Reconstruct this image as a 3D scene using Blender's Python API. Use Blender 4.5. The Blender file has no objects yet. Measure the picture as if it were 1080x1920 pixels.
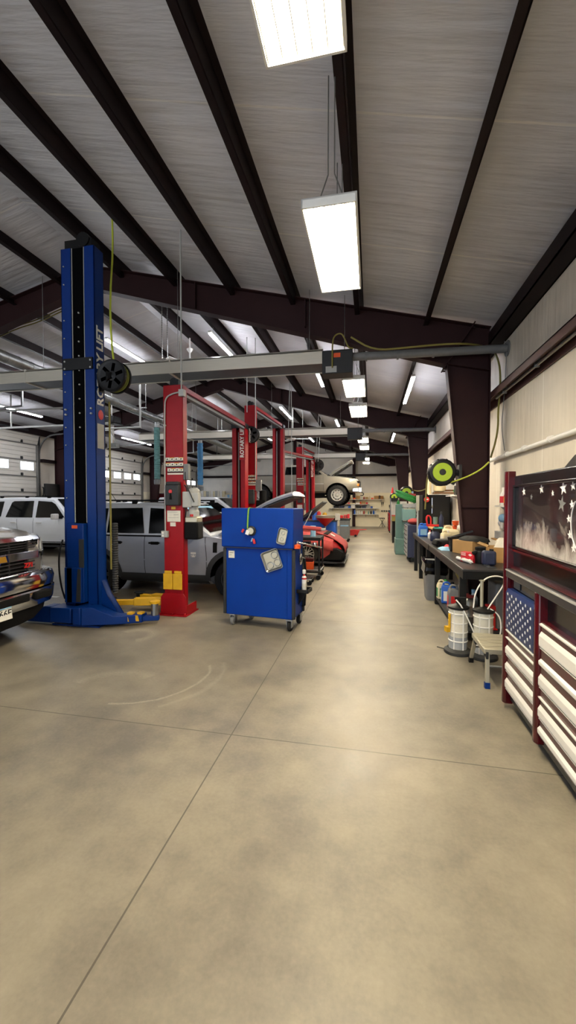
import bpy, bmesh, math, random
from math import sin, cos, tan, pi, radians, sqrt, atan2
from mathutils import Vector, Matrix
random.seed(11)
S = bpy.context.scene
COL = S.collection

# ---------------------------------------------------------------- materials
def lin(h):
    h = h.lstrip('#')
    o = []
    for i in (0, 2, 4):
        c = int(h[i:i+2], 16) / 255
        o.append(c / 12.92 if c <= .04045 else ((c + .055) / 1.055) ** 2.4)
    return (o[0], o[1], o[2], 1)

def mat(name, hexc, r=.5, m=0.0, var=.06, scale=9.0, bump=0.0, coat=0.0, emit=0.0, ecol=None, trans=0.0, alpha=1.0, stretch=None, spec=.5):
    """procedural principled material: a noise varies the colour a little, and the roughness"""
    M_ = bpy.data.materials.new(name)
    M_.use_nodes = True
    nt = M_.node_tree
    b = nt.nodes['Principled BSDF']
    b.inputs['Metallic'].default_value = m
    b.inputs['Roughness'].default_value = r
    b.inputs['Specular IOR Level'].default_value = spec
    b.inputs['Coat Weight'].default_value = coat
    b.inputs['Coat Roughness'].default_value = .08
    b.inputs['Transmission Weight'].default_value = trans
    b.inputs['Alpha'].default_value = alpha
    c = lin(hexc)
    tc = nt.nodes.new('ShaderNodeTexCoord')
    no = nt.nodes.new('ShaderNodeTexNoise')
    no.inputs['Scale'].default_value = scale
    no.inputs['Detail'].default_value = 3
    if stretch:
        mp = nt.nodes.new('ShaderNodeMapping')
        mp.inputs['Scale'].default_value = stretch
        nt.links.new(tc.outputs['Object'], mp.inputs['Vector'])
        nt.links.new(mp.outputs['Vector'], no.inputs['Vector'])
    else:
        nt.links.new(tc.outputs['Object'], no.inputs['Vector'])
    rp = nt.nodes.new('ShaderNodeValToRGB')
    rp.color_ramp.elements[0].position = .3
    rp.color_ramp.elements[1].position = .7
    rp.color_ramp.elements[0].color = tuple(min(1, v * (1 - var)) for v in c[:3]) + (1,)
    rp.color_ramp.elements[1].color = tuple(min(1, v * (1 + var)) for v in c[:3]) + (1,)
    nt.links.new(no.outputs['Fac'], rp.inputs['Fac'])
    nt.links.new(rp.outputs['Color'], b.inputs['Base Color'])
    if bump:
        bu = nt.nodes.new('ShaderNodeBump')
        bu.inputs['Strength'].default_value = bump
        bu.inputs['Distance'].default_value = .02
        nt.links.new(no.outputs['Fac'], bu.inputs['Height'])
        nt.links.new(bu.outputs['Normal'], b.inputs['Normal'])
    if emit:
        b.inputs['Emission Color'].default_value = lin(ecol or hexc)
        b.inputs['Emission Strength'].default_value = emit
    return M_

MT = {}
def mk(name, *a, **k):
    MT[name] = mat(name, *a, **k)
    return MT[name]

mk('blue_paint', '00286a', .42, spec=.22, var=.05)
mk('cart_blue', '003086', .5, spec=.15, var=.05, scale=3)
mk('red_paint', '8c0410', .42, spec=.25, var=.06)
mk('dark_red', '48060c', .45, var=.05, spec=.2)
mk('steel_red', '2e191a', .6, var=.10, scale=3, spec=.2)
mk('girt_red', '4a302d', .55, var=.1, scale=3, spec=.25)
mk('purlin_red', '1a0f10', .6, var=.10, scale=4, spec=.2)
mk('yellow', 'd2a216', .5, var=.08)
mk('black', '0c0c0d', .45, var=.1, spec=.3)
mk('matte_black', '070708', .8, var=.1, spec=.2)
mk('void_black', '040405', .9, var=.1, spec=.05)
mk('rubber', '131314', .75, spec=.3, var=.12, scale=20, bump=.1)
mk('dark_grey', '2c2d2e', .55, var=.1, spec=.3)
mk('mid_grey', '6b6c6c', .55, var=.1)
mk('grey_plastic', '6c6e70', .6, var=.06)
mk('light_grey', 'a5a5a0', .5, var=.08)
mk('galv', '9a9c9a', .35, m=.9, var=.12, scale=14)
mk('alu', 'cfc8b8', .38, m=.35, var=.05, scale=3, stretch=(1, 1, 30))
mk('alu_dull', 'bab49f', .45, m=.6, var=.06)
mk('heater_inner_shade', '565c62', .45, m=.3, var=.12, scale=2)  # dim inside of the heater reflector, put into a darker colour
mk('chrome', 'd0d2d4', .1, m=1.0, var=.02)
mk('steel', '9fa2a5', .3, m=1.0, var=.06)
mk('white', 'e4e2dc', .5, var=.03)
mk('white_gloss', 'e9e6df', .25, coat=.3, var=.02)
mk('cream', 'dccfa9', .6, var=.05)
mk('paper', 'd8d3c5', .8, var=.05, scale=30)
mk('cardboard', 'b08a57', .85, var=.06, scale=5)
mk('orange', 'dd5217', .5, var=.06)
mk('red_plastic', 'c41e1e', .45, var=.06)
mk('red_box', 'c4212f', .6, var=.05)
mk('fender_red', 'a63f3d', .8, var=.08, scale=14, bump=.15)
mk('blue_plastic', '1857b4', .4, var=.06)
mk('light_blue', '8ab6d6', .7, var=.08)
mk('navy', '1b2442', .55, var=.1)
mk('lime', 'a8c52a', .5, var=.05)
mk('hose_yellow', '7d7434', .6, var=.1)
mk('hose_lime_dull', '6f7430', .6, var=.1)
mk('hose_lime', 'b9c23a', .6, var=.08)
mk('green_hose', '5c8683', .6, var=.1)
mk('blue_hose', '3f7eaa', .6, var=.1)
mk('green_plastic', '2c8a3a', .5, var=.1)
mk('teal', '5f7f76', .55, var=.10, scale=4)
mk('teal_light', '7a9f98', .5, var=.08, scale=4)
mk('brown', '6a4a2c', .7, var=.1)
mk('burgundy', '43060f', .22, coat=.4, var=.1, scale=5, spec=.35)
mk('gloss_black', '0a090b', .2, coat=.2, var=.1, spec=.3)
mk('charcoal', '2b2b2d', .38, var=.06, spec=.35)
mk('glass_dark', '07090a', .08, var=.1, spec=.4)
mk('glass', '9fb0b4', .03, trans=.85, var=.02)
mk('white_translucent', 'd9d6c8', .35, trans=.12, var=.03)
mk('fluid_grey', 'a0a3a6', .4, var=.04)
mk('car_white', 'f6f8fa', .35, coat=.4, var=.01)
mk('car_white_far', 'dde0e2', .3, coat=.7, var=.01)
mk('car_silver', '959aa6', .38, m=.15, coat=.3, var=.02)
mk('car_silver_sheen', 'c8cbd0', .32, m=.3, coat=.7, var=.02)  # same silver as the body, made lighter: the roof's sheen is painted in
mk('car_champagne', '837d70', .4, m=.25, coat=.3, var=.03)
mk('car_pewter', '8f8a80', .28, m=.5, coat=.8, var=.02)
mk('car_red', '8c1518', .3, coat=.8, var=.02)
mk('cladding', '2a2c2f', .6, var=.08)
mk('lamp_clear', 'cfd6da', .12, var=.03, coat=.5)
mk('amber', 'd9791c', .25, var=.05)
mk('gold', 'c9952c', .3, m=.6, var=.05)
mk('strip_lamp', 'ffffff', .5, emit=28, ecol='f4f6ff', var=0)
mk('bay_lamp', 'ffffff', .5, emit=76, ecol='fff0d2', var=0)
mk('lamp_reflector', 'f0ead8', .4, var=.02)
mk('daylight', 'ffffff', .3, emit=4.5, ecol='eaf2ff', var=0)
mk('wood', 'a77b45', .7, var=.15, scale=4, stretch=(1, 12, 12))
mk('art_star', 'e6e3de', .6, var=.05)
mk('star_blue', '10234f', .35, spec=.25, var=.06)
mk('green_text', '2f7a4a', .6)
mk('teal_label', '3f9a94', .6)

# ---------------------------------------------------------------- mesh builder
class MB:
    def __init__(s):
        s.v = []; s.f = []; s.m = []
    def add(s, vs, fs, m=0):
        o = len(s.v)
        s.v += [tuple(v) for v in vs]
        s.f += [tuple(i + o for i in f) for f in fs]
        s.m += [m] * len(fs)
        return s
    def box(s, x0, x1, y0, y1, z0, z1, m=0):
        if x0 > x1: x0, x1 = x1, x0
        if y0 > y1: y0, y1 = y1, y0
        if z0 > z1: z0, z1 = z1, z0
        v = [(x0,y0,z0),(x1,y0,z0),(x1,y1,z0),(x0,y1,z0),(x0,y0,z1),(x1,y0,z1),(x1,y1,z1),(x0,y1,z1)]
        return s.add(v, [(0,3,2,1),(4,5,6,7),(0,1,5,4),(1,2,6,5),(2,3,7,6),(3,0,4,7)], m)
    def rbox(s, c, size, rot=(0, 0, 0), m=0):
        R_ = Matrix.Rotation(rot[2], 3, 'Z') @ Matrix.Rotation(rot[1], 3, 'Y') @ Matrix.Rotation(rot[0], 3, 'X')
        a, b, d = [q / 2 for q in size]
        v = [Vector(p) for p in [(-a,-b,-d),(a,-b,-d),(a,b,-d),(-a,b,-d),(-a,-b,d),(a,-b,d),(a,b,d),(-a,b,d)]]
        v = [R_ @ p + Vector(c) for p in v]
        return s.add(v, [(0,3,2,1),(4,5,6,7),(0,1,5,4),(1,2,6,5),(2,3,7,6),(3,0,4,7)], m)
    def bar(s, p0, p1, w, h, m=0, up=(0, 0, 1)):
        """rectangular bar from p0 to p1; h along up"""
        p0, p1 = Vector(p0), Vector(p1)
        d = (p1 - p0).normalized(); u = Vector(up)
        if abs(d.dot(u)) > .98: u = Vector((0, 1, 0))
        sd = d.cross(u).normalized(); u = sd.cross(d)
        v = []
        for p in (p0, p1):
            for a, b in ((-1, -1), (1, -1), (1, 1), (-1, 1)):
                v.append(p + sd * a * w / 2 + u * b * h / 2)
        return s.add(v, [(0,3,2,1)[::-1],(4,5,6,7)[::-1],(0,1,5,4)[::-1],(1,2,6,5)[::-1],(2,3,7,6)[::-1],(3,0,4,7)[::-1]], m)
    def ring(s, pts_list, m=0, cap=True, closed=False):
        """loft through rings of equal length"""
        n = len(pts_list[0]); vs = [p for r in pts_list for p in r]; fs = []
        k = len(pts_list)
        for i in range(k if closed else k - 1):
            a = i * n; b = ((i + 1) % k) * n
            for j in range(n):
                fs.append((a + j, a + (j + 1) % n, b + (j + 1) % n, b + j))
        if cap and not closed:
            fs.append(tuple(range(n))[::-1]); fs.append(tuple((k - 1) * n + j for j in range(n)))
        return s.add(vs, fs, m)
    def cyl(s, p0, p1, r0, r1=None, n=14, m=0, cap=True):
        r1 = r0 if r1 is None else r1
        p0, p1 = Vector(p0), Vector(p1)
        d = (p1 - p0).normalized()
        a = d.orthogonal().normalized(); b = d.cross(a)
        R_ = [[p + (a * cos(2 * pi * i / n) + b * sin(2 * pi * i / n)) * r for i in range(n)] for p, r in ((p0, r0), (p1, r1))]
        return s.ring(R_, m, cap)
    def tube(s, pts, r, n=8, m=0, smooth=0):
        pts = [Vector(p) for p in pts]
        for _ in range(smooth):
            q = [pts[0]]
            for a, b in zip(pts, pts[1:]):
                q += [a * .75 + b * .25, a * .25 + b * .75]
            pts = q + [pts[-1]]
        rings = []; prev = None
        for i, p in enumerate(pts):
            d = (pts[min(i + 1, len(pts) - 1)] - pts[max(i - 1, 0)]).normalized()
            if prev is None: a = d.orthogonal().normalized()
            else:
                a = prev - d * prev.dot(d)
                a = a.normalized() if a.length > 1e-6 else d.orthogonal().normalized()
            prev = a; b = d.cross(a)
            rr = r[i] if isinstance(r, (list, tuple)) else r
            rings.append([p + (a * cos(2 * pi * k / n) + b * sin(2 * pi * k / n)) * rr for k in range(n)])
        return s.ring(rings, m)
    def lathe(s, prof, c=(0, 0, 0), axis='Z', n=20, m=0, cap=True):
        """prof: (radius, height) along axis"""
        rings = []
        for r, h in prof:
            ring = []
            for i in range(n):
                a = 2 * pi * i / n; u, w = r * cos(a), r * sin(a)
                if axis == 'Z': p = (u, w, h)
                elif axis == 'Y': p = (w, h, u)
                else: p = (h, u, w)
                ring.append((p[0] + c[0], p[1] + c[1], p[2] + c[2]))
            rings.append(ring)
        return s.ring(rings, m, cap)
    def prism(s, poly, axis, a, b, m=0):
        """poly: 2D points; axis X -> (y,z), Y -> (x,z), Z -> (x,y)"""
        def P(q, t):
            if axis == 'X': return (t, q[0], q[1])
            if axis == 'Y': return (q[0], t, q[1])
            return (q[0], q[1], t)
        n = len(poly)
        ar = sum(poly[i][0] * poly[(i + 1) % n][1] - poly[(i + 1) % n][0] * poly[i][1] for i in range(n))
        flip = (ar < 0) != (axis == 'Y') != (a > b)
        v = [P(q, a) for q in poly] + [P(q, b) for q in poly]
        fs = [tuple(range(n))[::-1], tuple(range(n, 2 * n))] + [(i, (i + 1) % n, n + (i + 1) % n, n + i) for i in range(n)]
        if flip: fs = [f[::-1] for f in fs]
        return s.add(v, fs, m)
    def sphere(s, c, r, m=0, nu=14, nv=8, sc=(1, 1, 1)):
        prof = []
        rings = []
        for j in range(nv + 1):
            t = -pi / 2 + pi * j / nv
            rr = max(cos(t), .02) * r
            rings.append([(c[0] + sc[0] * rr * cos(2 * pi * i / nu), c[1] + sc[1] * rr * sin(2 * pi * i / nu), c[2] + sc[2] * r * sin(t)) for i in range(nu)])
        return s.ring(rings, m)
    def text(s, txt, size, M4, m=0, ext=.002, bold=.02):
        cu = bpy.data.curves.new('letters', 'FONT')
        cu.body = txt; cu.size = size; cu.extrude = ext; cu.offset = bold * size; cu.align_x = 'CENTER'; cu.align_y = 'CENTER'
        cu.resolution_u = 2
        ob = bpy.data.objects.new('letters', cu)
        me = bpy.data.meshes.new_from_object(ob)
        vs = [M4 @ v.co for v in me.vertices]
        s.add(vs, [tuple(p.vertices) for p in me.polygons], m)
        bpy.data.objects.remove(ob); bpy.data.curves.remove(cu); bpy.data.meshes.remove(me)
        return s
    def mesh(s, name, mats, org=(0, 0, 0), smooth=35):
        me = bpy.data.meshes.new(name)
        me.from_pydata([(v[0] - org[0], v[1] - org[1], v[2] - org[2]) for v in s.v], [], s.f)
        if not isinstance(mats, (list, tuple)): mats = [mats]
        for q in mats: me.materials.append(MT[q] if isinstance(q, str) else q)
        me.polygons.foreach_set('material_index', s.m)
        if smooth:
            me.polygons.foreach_set('use_smooth', [True] * len(s.f))
            me.set_sharp_from_angle(angle=radians(smooth))
        me.update()
        return me

def tagp(o, label=None, cat=None, group=None, kind=None):
    if label: o['label'] = label
    if cat: o['category'] = cat
    if group: o['group'] = group
    if kind: o['kind'] = kind
    return o

def thing(name, label, cat, loc=(0, 0, 0), rotz=0, group=None):
    o = bpy.data.objects.new(name, None)
    o.empty_display_size = .1
    COL.objects.link(o)
    o.location = loc; o.rotation_euler = (0, 0, rotz)
    return tagp(o, label, cat, group)

def part(parent, name, mb, mats, bevel=0, world=False, org=None, smooth=35, label=None):
    """a part (or sub-part) of a thing; world=True: the shape was given in world coordinates"""
    if world and org is None:
        org = Vector((0, 0, 0)); q = parent
        while q: org += q.location; q = q.parent
    o = bpy.data.objects.new(name, mb.mesh(name, mats, org or (0, 0, 0), smooth))
    COL.objects.link(o)
    o.parent = parent
    if bevel:
        b = o.modifiers.new('edge', 'BEVEL'); b.width = bevel; b.segments = 2; b.limit_method = 'ANGLE'
    if label: o['label'] = label
    return o

def solo(name, mb, mats, label, cat, group=None, org=(0, 0, 0), bevel=0, world=True, kind=None, rotz=0, smooth=35):
    """a thing that is one mesh; shape in world coordinates, origin put at org"""
    o = bpy.data.objects.new(name, mb.mesh(name, mats, org if world else (0, 0, 0), smooth))
    COL.objects.link(o); o.location = org; o.rotation_euler = (0, 0, rotz)
    if bevel:
        b = o.modifiers.new('edge', 'BEVEL'); b.width = bevel; b.segments = 2; b.limit_method = 'ANGLE'
    return tagp(o, label, cat, group, kind)

def struct(name, mb, mats, parent=None, bevel=0, smooth=35):
    o = bpy.data.objects.new(name, mb.mesh(name, mats, (0, 0, 0), smooth))
    COL.objects.link(o)
    if parent: o.parent = parent
    else: o['kind'] = 'structure'
    if bevel:
        b = o.modifiers.new('edge', 'BEVEL'); b.width = bevel; b.segments = 2; b.limit_method = 'ANGLE'
    return o

def dup(o, loc=None, label=None, group=None, rotz=None, parent=None):
    c = o.copy(); COL.objects.link(c)
    if parent is not None: c.parent = parent
    if loc is not None: c.location = loc
    if rotz is not None: c.rotation_euler = (0, 0, rotz)
    if label: c['label'] = label
    if group: c['group'] = group
    for ch in [x for x in o.children]:
        dup(ch, parent=c)
    return c

# ---------------------------------------------------------------- camera (and sight lines measured in the photo)
FPX, YAW, PIT, HC = 755.0, radians(11.7), radians(1.5), 1.75
Wd = Vector((-sin(YAW) * cos(PIT), cos(YAW) * cos(PIT), -sin(PIT)))
Rd = Vector((cos(YAW), sin(YAW), 0))
Ud = Rd.cross(Wd)
CO = Vector((0, 0, HC))
def ray(x, y): return Wd + Rd * ((x - 540) / FPX) - Ud * ((y - 960) / FPX)
def FZ(x, y, z=0.0):
    d = ray(x, y); return CO + d * ((z - HC) / d.z)
def PX(x, y, X):
    d = ray(x, y); return CO + d * (X / d.x)
def PY(x, y, Y):
    d = ray(x, y); return CO + d * (Y / d.y)
cam = bpy.data.cameras.new('camera')
cam.sensor_fit = 'HORIZONTAL'; cam.sensor_width = 36; cam.lens = 36 * FPX / 1080
cam.clip_start = .05; cam.clip_end = 200
co = bpy.data.objects.new('camera', cam); COL.objects.link(co)
co.matrix_world = Matrix.Translation(CO) @ Matrix((Rd, Ud, -Wd)).transposed().to_4x4()
S.camera = co
# ================================================================ THE SETTING
XR, XL, XC = 2.05, -12.85, -5.4        # right wall, left wall, ridge
Y0, Y1 = -5.0, 28.7                    # front end, back wall
FR = [-.2, 7.08, 14.3, 21.5]           # frames
def ztop(x):                            # rafter top
    return 4.55 + .25 * ((1.83 - x) if x > XC else (x - (2 * XC - 1.83)))
def zroof(x): return ztop(x) + .11

# ---- floor material
def node_math(nt, op, a, b=None, c=None):
    n = nt.nodes.new('ShaderNodeMath'); n.operation = op
    for i, q in enumerate((a, b, c)):
        if q is None: continue
        if isinstance(q, (int, float)): n.inputs[i].default_value = q
        else: nt.links.new(q, n.inputs[i])
    return n.outputs[0]

def concrete():
    M_ = bpy.data.materials.new('polished_concrete'); M_.use_nodes = True
    nt = M_.node_tree; b = nt.nodes['Principled BSDF']; L = nt.links.new
    tc = nt.nodes.new('ShaderNodeTexCoord')
    sp = nt.nodes.new('ShaderNodeSeparateXYZ'); L(tc.outputs['Object'], sp.inputs[0])
    def noise(sc, det, rough=.6):
        n = nt.nodes.new('ShaderNodeTexNoise'); n.inputs['Scale'].default_value = sc; n.inputs['Detail'].default_value = det
        n.inputs['Roughness'].default_value = rough; L(tc.outputs['Object'], n.inputs['Vector']); return n.outputs['Fac']
    n1, n2, n3 = noise(.55, 4), noise(3.2, 5), noise(45, 3)
    f = node_math(nt, 'ADD', node_math(nt, 'MULTIPLY', n1, .6), node_math(nt, 'MULTIPLY', n2, .3))
    f = node_math(nt, 'ADD', f, node_math(nt, 'MULTIPLY', n3, .1))
    rp = nt.nodes.new('ShaderNodeValToRGB')
    rp.color_ramp.elements[0].position = .38; rp.color_ramp.elements[0].color = lin('645f56')
    rp.color_ramp.elements[1].position = .64; rp.color_ramp.elements[1].color = lin('9d9482')
    L(f, rp.inputs['Fac'])
    col = rp.outputs['Color']
    def mixc(fac, col, c2):
        mx = nt.nodes.new('ShaderNodeMix'); mx.data_type = 'RGBA'
        L(fac, mx.inputs['Factor']); L(col, mx.inputs[6])
        mx.inputs[7].default_value = lin(c2); return mx.outputs[2]
    # sweeping scrape marks left by turning tyres: arcs of circles on the slab
    for cx, cy, r, wd, a0, a1, hexc, amt in [(-2.27, 3.72, .66, .022, -1.5, .45, 'b5ab97', .5), (-2.27, 3.72, .80, .035, -.9, .5, 'aaa08b', .3),
                                             (-2.36, 3.25, .42, .10, 1.05, 2.9, 'aba18d', .4), (-3.02, 4.72, .22, .10, -1.0, 2.8, 'b1a793', .5)]:
        dx = node_math(nt, 'SUBTRACT', sp.outputs[0], cx); dy = node_math(nt, 'SUBTRACT', sp.outputs[1], cy)
        d = node_math(nt, 'SQRT', node_math(nt, 'ADD', node_math(nt, 'MULTIPLY', dx, dx), node_math(nt, 'MULTIPLY', dy, dy)))
        d = node_math(nt, 'ADD', d, node_math(nt, 'MULTIPLY', node_math(nt, 'SUBTRACT', n2, .5), .08))
        e = node_math(nt, 'DIVIDE', node_math(nt, 'ABSOLUTE', node_math(nt, 'SUBTRACT', d, r)), wd)
        k = node_math(nt, 'MAXIMUM', node_math(nt, 'SUBTRACT', 1.0, e), 0.0)
        an = node_math(nt, 'ARCTAN2', dy, dx)
        am = node_math(nt, 'MULTIPLY', node_math(nt, 'GREATER_THAN', an, a0), node_math(nt, 'LESS_THAN', an, a1))
        k = node_math(nt, 'MULTIPLY', node_math(nt, 'MULTIPLY', k, am), node_math(nt, 'MULTIPLY', n3, amt * 2))
        col = mixc(node_math(nt, 'MINIMUM', k, .8), col, hexc)
    # saw-cut joints every 3.03 m
    def joint(out, off, per):
        t = node_math(nt, 'DIVIDE', node_math(nt, 'SUBTRACT', out, off), per)
        t = node_math(nt, 'ABSOLUTE', node_math(nt, 'SUBTRACT', t, node_math(nt, 'ROUND', t)))
        return node_math(nt, 'LESS_THAN', t, .0045 / per)
    j = node_math(nt, 'MAXIMUM', joint(sp.outputs[0], -1.02, 3.9), joint(sp.outputs[1], 2.83, 3.03))
    col = mixc(node_math(nt, 'MULTIPLY', j, .75), col, '3d382f')
    L(col, b.inputs['Base Color'])
    L(node_math(nt, 'ADD', node_math(nt, 'MULTIPLY', n2, .3), .28), b.inputs['Roughness'])
    b.inputs['Specular IOR Level'].default_value = .45
    bu = nt.nodes.new('ShaderNodeBump'); bu.inputs['Strength'].default_value = .05; bu.inputs['Distance'].default_value = .01
    L(n2, bu.inputs['Height']); L(bu.outputs['Normal'], b.inputs['Normal'])
    return M_
MT['concrete'] = concrete()

def vinyl(name, hexc, along, per, bump=.5, r=.55):
    """white-faced insulation: soft folds stretched along one axis and taped seams at a spacing"""
    M_ = bpy.data.materials.new(name); M_.use_nodes = True
    nt = M_.node_tree; b = nt.nodes['Principled BSDF']; L = nt.links.new
    tc = nt.nodes.new('ShaderNodeTexCoord'); mp = nt.nodes.new('ShaderNodeMapping')
    mp.inputs['Scale'].default_value = along
    L(tc.outputs['Object'], mp.inputs['Vector'])
    no = nt.nodes.new('ShaderNodeTexNoise'); no.inputs['Scale'].default_value = 1.6; no.inputs['Detail'].default_value = 5
    L(mp.outputs['Vector'], no.inputs['Vector'])
    n2 = nt.nodes.new('ShaderNodeTexNoise'); n2.inputs['Scale'].default_value = 1.1; n2.inputs['Detail'].default_value = 3
    L(tc.outputs['Object'], n2.inputs['Vector'])
    sp = nt.nodes.new('ShaderNodeSeparateXYZ'); L(tc.outputs['Object'], sp.inputs[0])
    rp = nt.nodes.new('ShaderNodeValToRGB'); c = lin(hexc)
    rp.color_ramp.elements[0].position = .3; rp.color_ramp.elements[1].position = .7
    rp.color_ramp.elements[0].color = tuple(v * .86 for v in c[:3]) + (1,)
    rp.color_ramp.elements[1].color = tuple(min(1, v * 1.06) for v in c[:3]) + (1,)
    L(n2.outputs['Fac'], rp.inputs['Fac'])
    ax = sp.outputs[1]
    t = node_math(nt, 'DIVIDE', ax, per)
    t = node_math(nt, 'ABSOLUTE', node_math(nt, 'SUBTRACT', t, node_math(nt, 'ROUND', t)))
    seam = node_math(nt, 'LESS_THAN', t, .012 / per)
    mx = nt.nodes.new('ShaderNodeMix'); mx.data_type = 'RGBA'
    L(node_math(nt, 'MULTIPLY', seam, .45), mx.inputs['Factor']); L(rp.outputs['Color'], mx.inputs[6]); mx.inputs[7].default_value = lin('f4efe4')
    L(mx.outputs[2], b.inputs['Base Color'])
    b.inputs['Roughness'].default_value = r
    bu = nt.nodes.new('ShaderNodeBump'); bu.inputs['Strength'].default_value = bump; bu.inputs['Distance'].default_value = .05
    L(no.outputs['Fac'], bu.inputs['Height']); L(bu.outputs['Normal'], b.inputs['Normal'])
    return M_
MT['wall_vinyl'] = vinyl('wall_vinyl', 'd6ccbb', (1, 6, .5), 1.83, .35)
MT['back_vinyl'] = vinyl('back_vinyl', 'e0dcd2', (6, 1, .5), 50, .35)
MT['roof_vinyl'] = vinyl('roof_vinyl', 'd4d3d6', (.5, 5, 1), 1.83, .5, .5)
mk('liner', 'f2e9cd', .5, var=.03, scale=2)
mk('door_white', 'cfcabf', .5, var=.03, scale=2)
mk('door_seam', '6f6d68', .6, var=.05)

struct('floor', MB().box(XL - .3, XR + .3, Y0, Y1 + .3, -.15, 0), 'concrete')
struct('wall_right', MB().box(XR, XR + .15, Y0, Y1 + .15, 0, 4.62), 'wall_vinyl')
m = MB()
# left wall with three openings for the overhead doors
DOORS = [(9.75, 13.5), (17.1, 20.8), (24.4, 28.1)]
ys = [Y0] + [q for d in DOORS for q in d] + [Y1 + .15]
for a, b in zip(ys[0::2], ys[1::2]): m.box(XL - .15, XL, a, b, 0, 4.66)
for a, b in DOORS: m.box(XL - .15, XL, a, b, 4.28, 4.66)
struct('wall_left', m, 'wall_vinyl')
m = MB()
m.prism([(XL - .15, 0), (XR + .15, 0), (XR + .15, zroof(XR)), (XC, zroof(XC)), (XL - .15, zroof(XL))], 'Y', Y1, Y1 + .15)
struct('wall_back', m, 'back_vinyl')
m = MB()
for sx0, sx1 in ((XR + .15, XC), (XC, XL - .15)):
    n = 40
    a = [(sx0, zroof(sx0)), (sx1, zroof(sx1)), (sx1, zroof(sx1) + .12), (sx0, zroof(sx0) + .12)]
    m.prism(a, 'Y', Y0, Y1 + .15)
struct('ceiling', m, 'roof_vinyl')

# smooth liner panels on the lower walls
m = MB(); m.box(XL + .3, XR - .002, Y1 - .03, Y1 - .002, 0, 2.32); m.box(XL + .3, XR, Y1 - .045, Y1 - .002, 2.32, 2.35)
for i in range(12): m.box(XL + .5 + i * 1.22, XL + .506 + i * 1.22, Y1 - .034, Y1 - .002, 0, 2.32)
struct('trim_1', m, 'liner')
m = MB()
for a, b in ((Y0, DOORS[0][0] - .1), (DOORS[0][1] + .1, DOORS[1][0] - .1), (DOORS[1][1] + .1, DOORS[2][0] - .1), (DOORS[2][1] + .08, Y1 - .1)):
    m.box(XL + .002, XL + .03, a, b, 0, 2.3)
struct('trim_2', m, 'liner')

# girts: channels lying on the walls
m = MB()
m.box(1.85, XR - .002, Y0, Y1, 3.475, 3.49); m.box(1.85, 1.865, Y0, Y1, 3.385, 3.49); m.box(XR - .02, XR - .004, Y0, Y1, 3.335, 3.49)
struct('trim_3', m, 'girt_red')
m = MB(); m.box(1.83, XR - .002, Y0, Y1, 4.26, 4.275); m.box(1.83, 1.845, Y0, Y1, 4.26, 4.45); m.box(XR - .02, XR - .004, Y0, Y1, 4.26, 4.6)
struct('trim_4', m, 'purlin_red')
m = MB()
ysl = [Y0] + [q for d in DOORS for q in (d[0] - .12, d[1] + .12)] + [Y1]
for a, b in zip(ysl[0::2], ysl[1::2]): m.box(XL + .002, XL + .2, a, b, 3.3, 3.42)
struct('trim_5', m, 'purlin_red')
struct('trim_6', MB().box(XL + .2, XL + .22, Y0, Y1, 4.3, 4.55), 'purlin_red')
m = MB(); m.box(XL + .2, XR - .2, Y1 - .2, Y1 - .002, 3.55, 3.565); m.box(XL + .2, XR - .2, Y1 - .2, Y1 - .185, 3.5, 3.66)
m.box(XL + 2, XR - 1.6, Y1 - .2, Y1 - .185, 5.05, 5.2)
struct('trim_7', m, 'purlin_red')
# end wall posts and end wall rafter
for i, x in enumerate((-9.6, -5.4, -1.2)):
    m = MB(); zt_ = ztop(x) - .25
    m.box(x - .1, x + .1, Y1 - .26, Y1 - .25, 0, zt_); m.box(x - .006, x + .006, Y1 - .25, Y1 - .06, 0, zt_); m.box(x - .1, x + .1, Y1 - .06, Y1 - .05, 0, zt_)
    struct('column', m, 'steel_red')

def slab_along(m, p, q, y0, y1, t):
    """plate of thickness t between 2D points p,q in XZ, spanning y0..y1"""
    d = Vector((q[0] - p[0], q[1] - p[1])); d.normalize(); nrm = Vector((-d.y, d.x)) * t
    m.prism([p, q, (q[0] + nrm.x, q[1] + nrm.y), (p[0] + nrm.x, p[1] + nrm.y)], 'Y', y0, y1)

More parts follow.
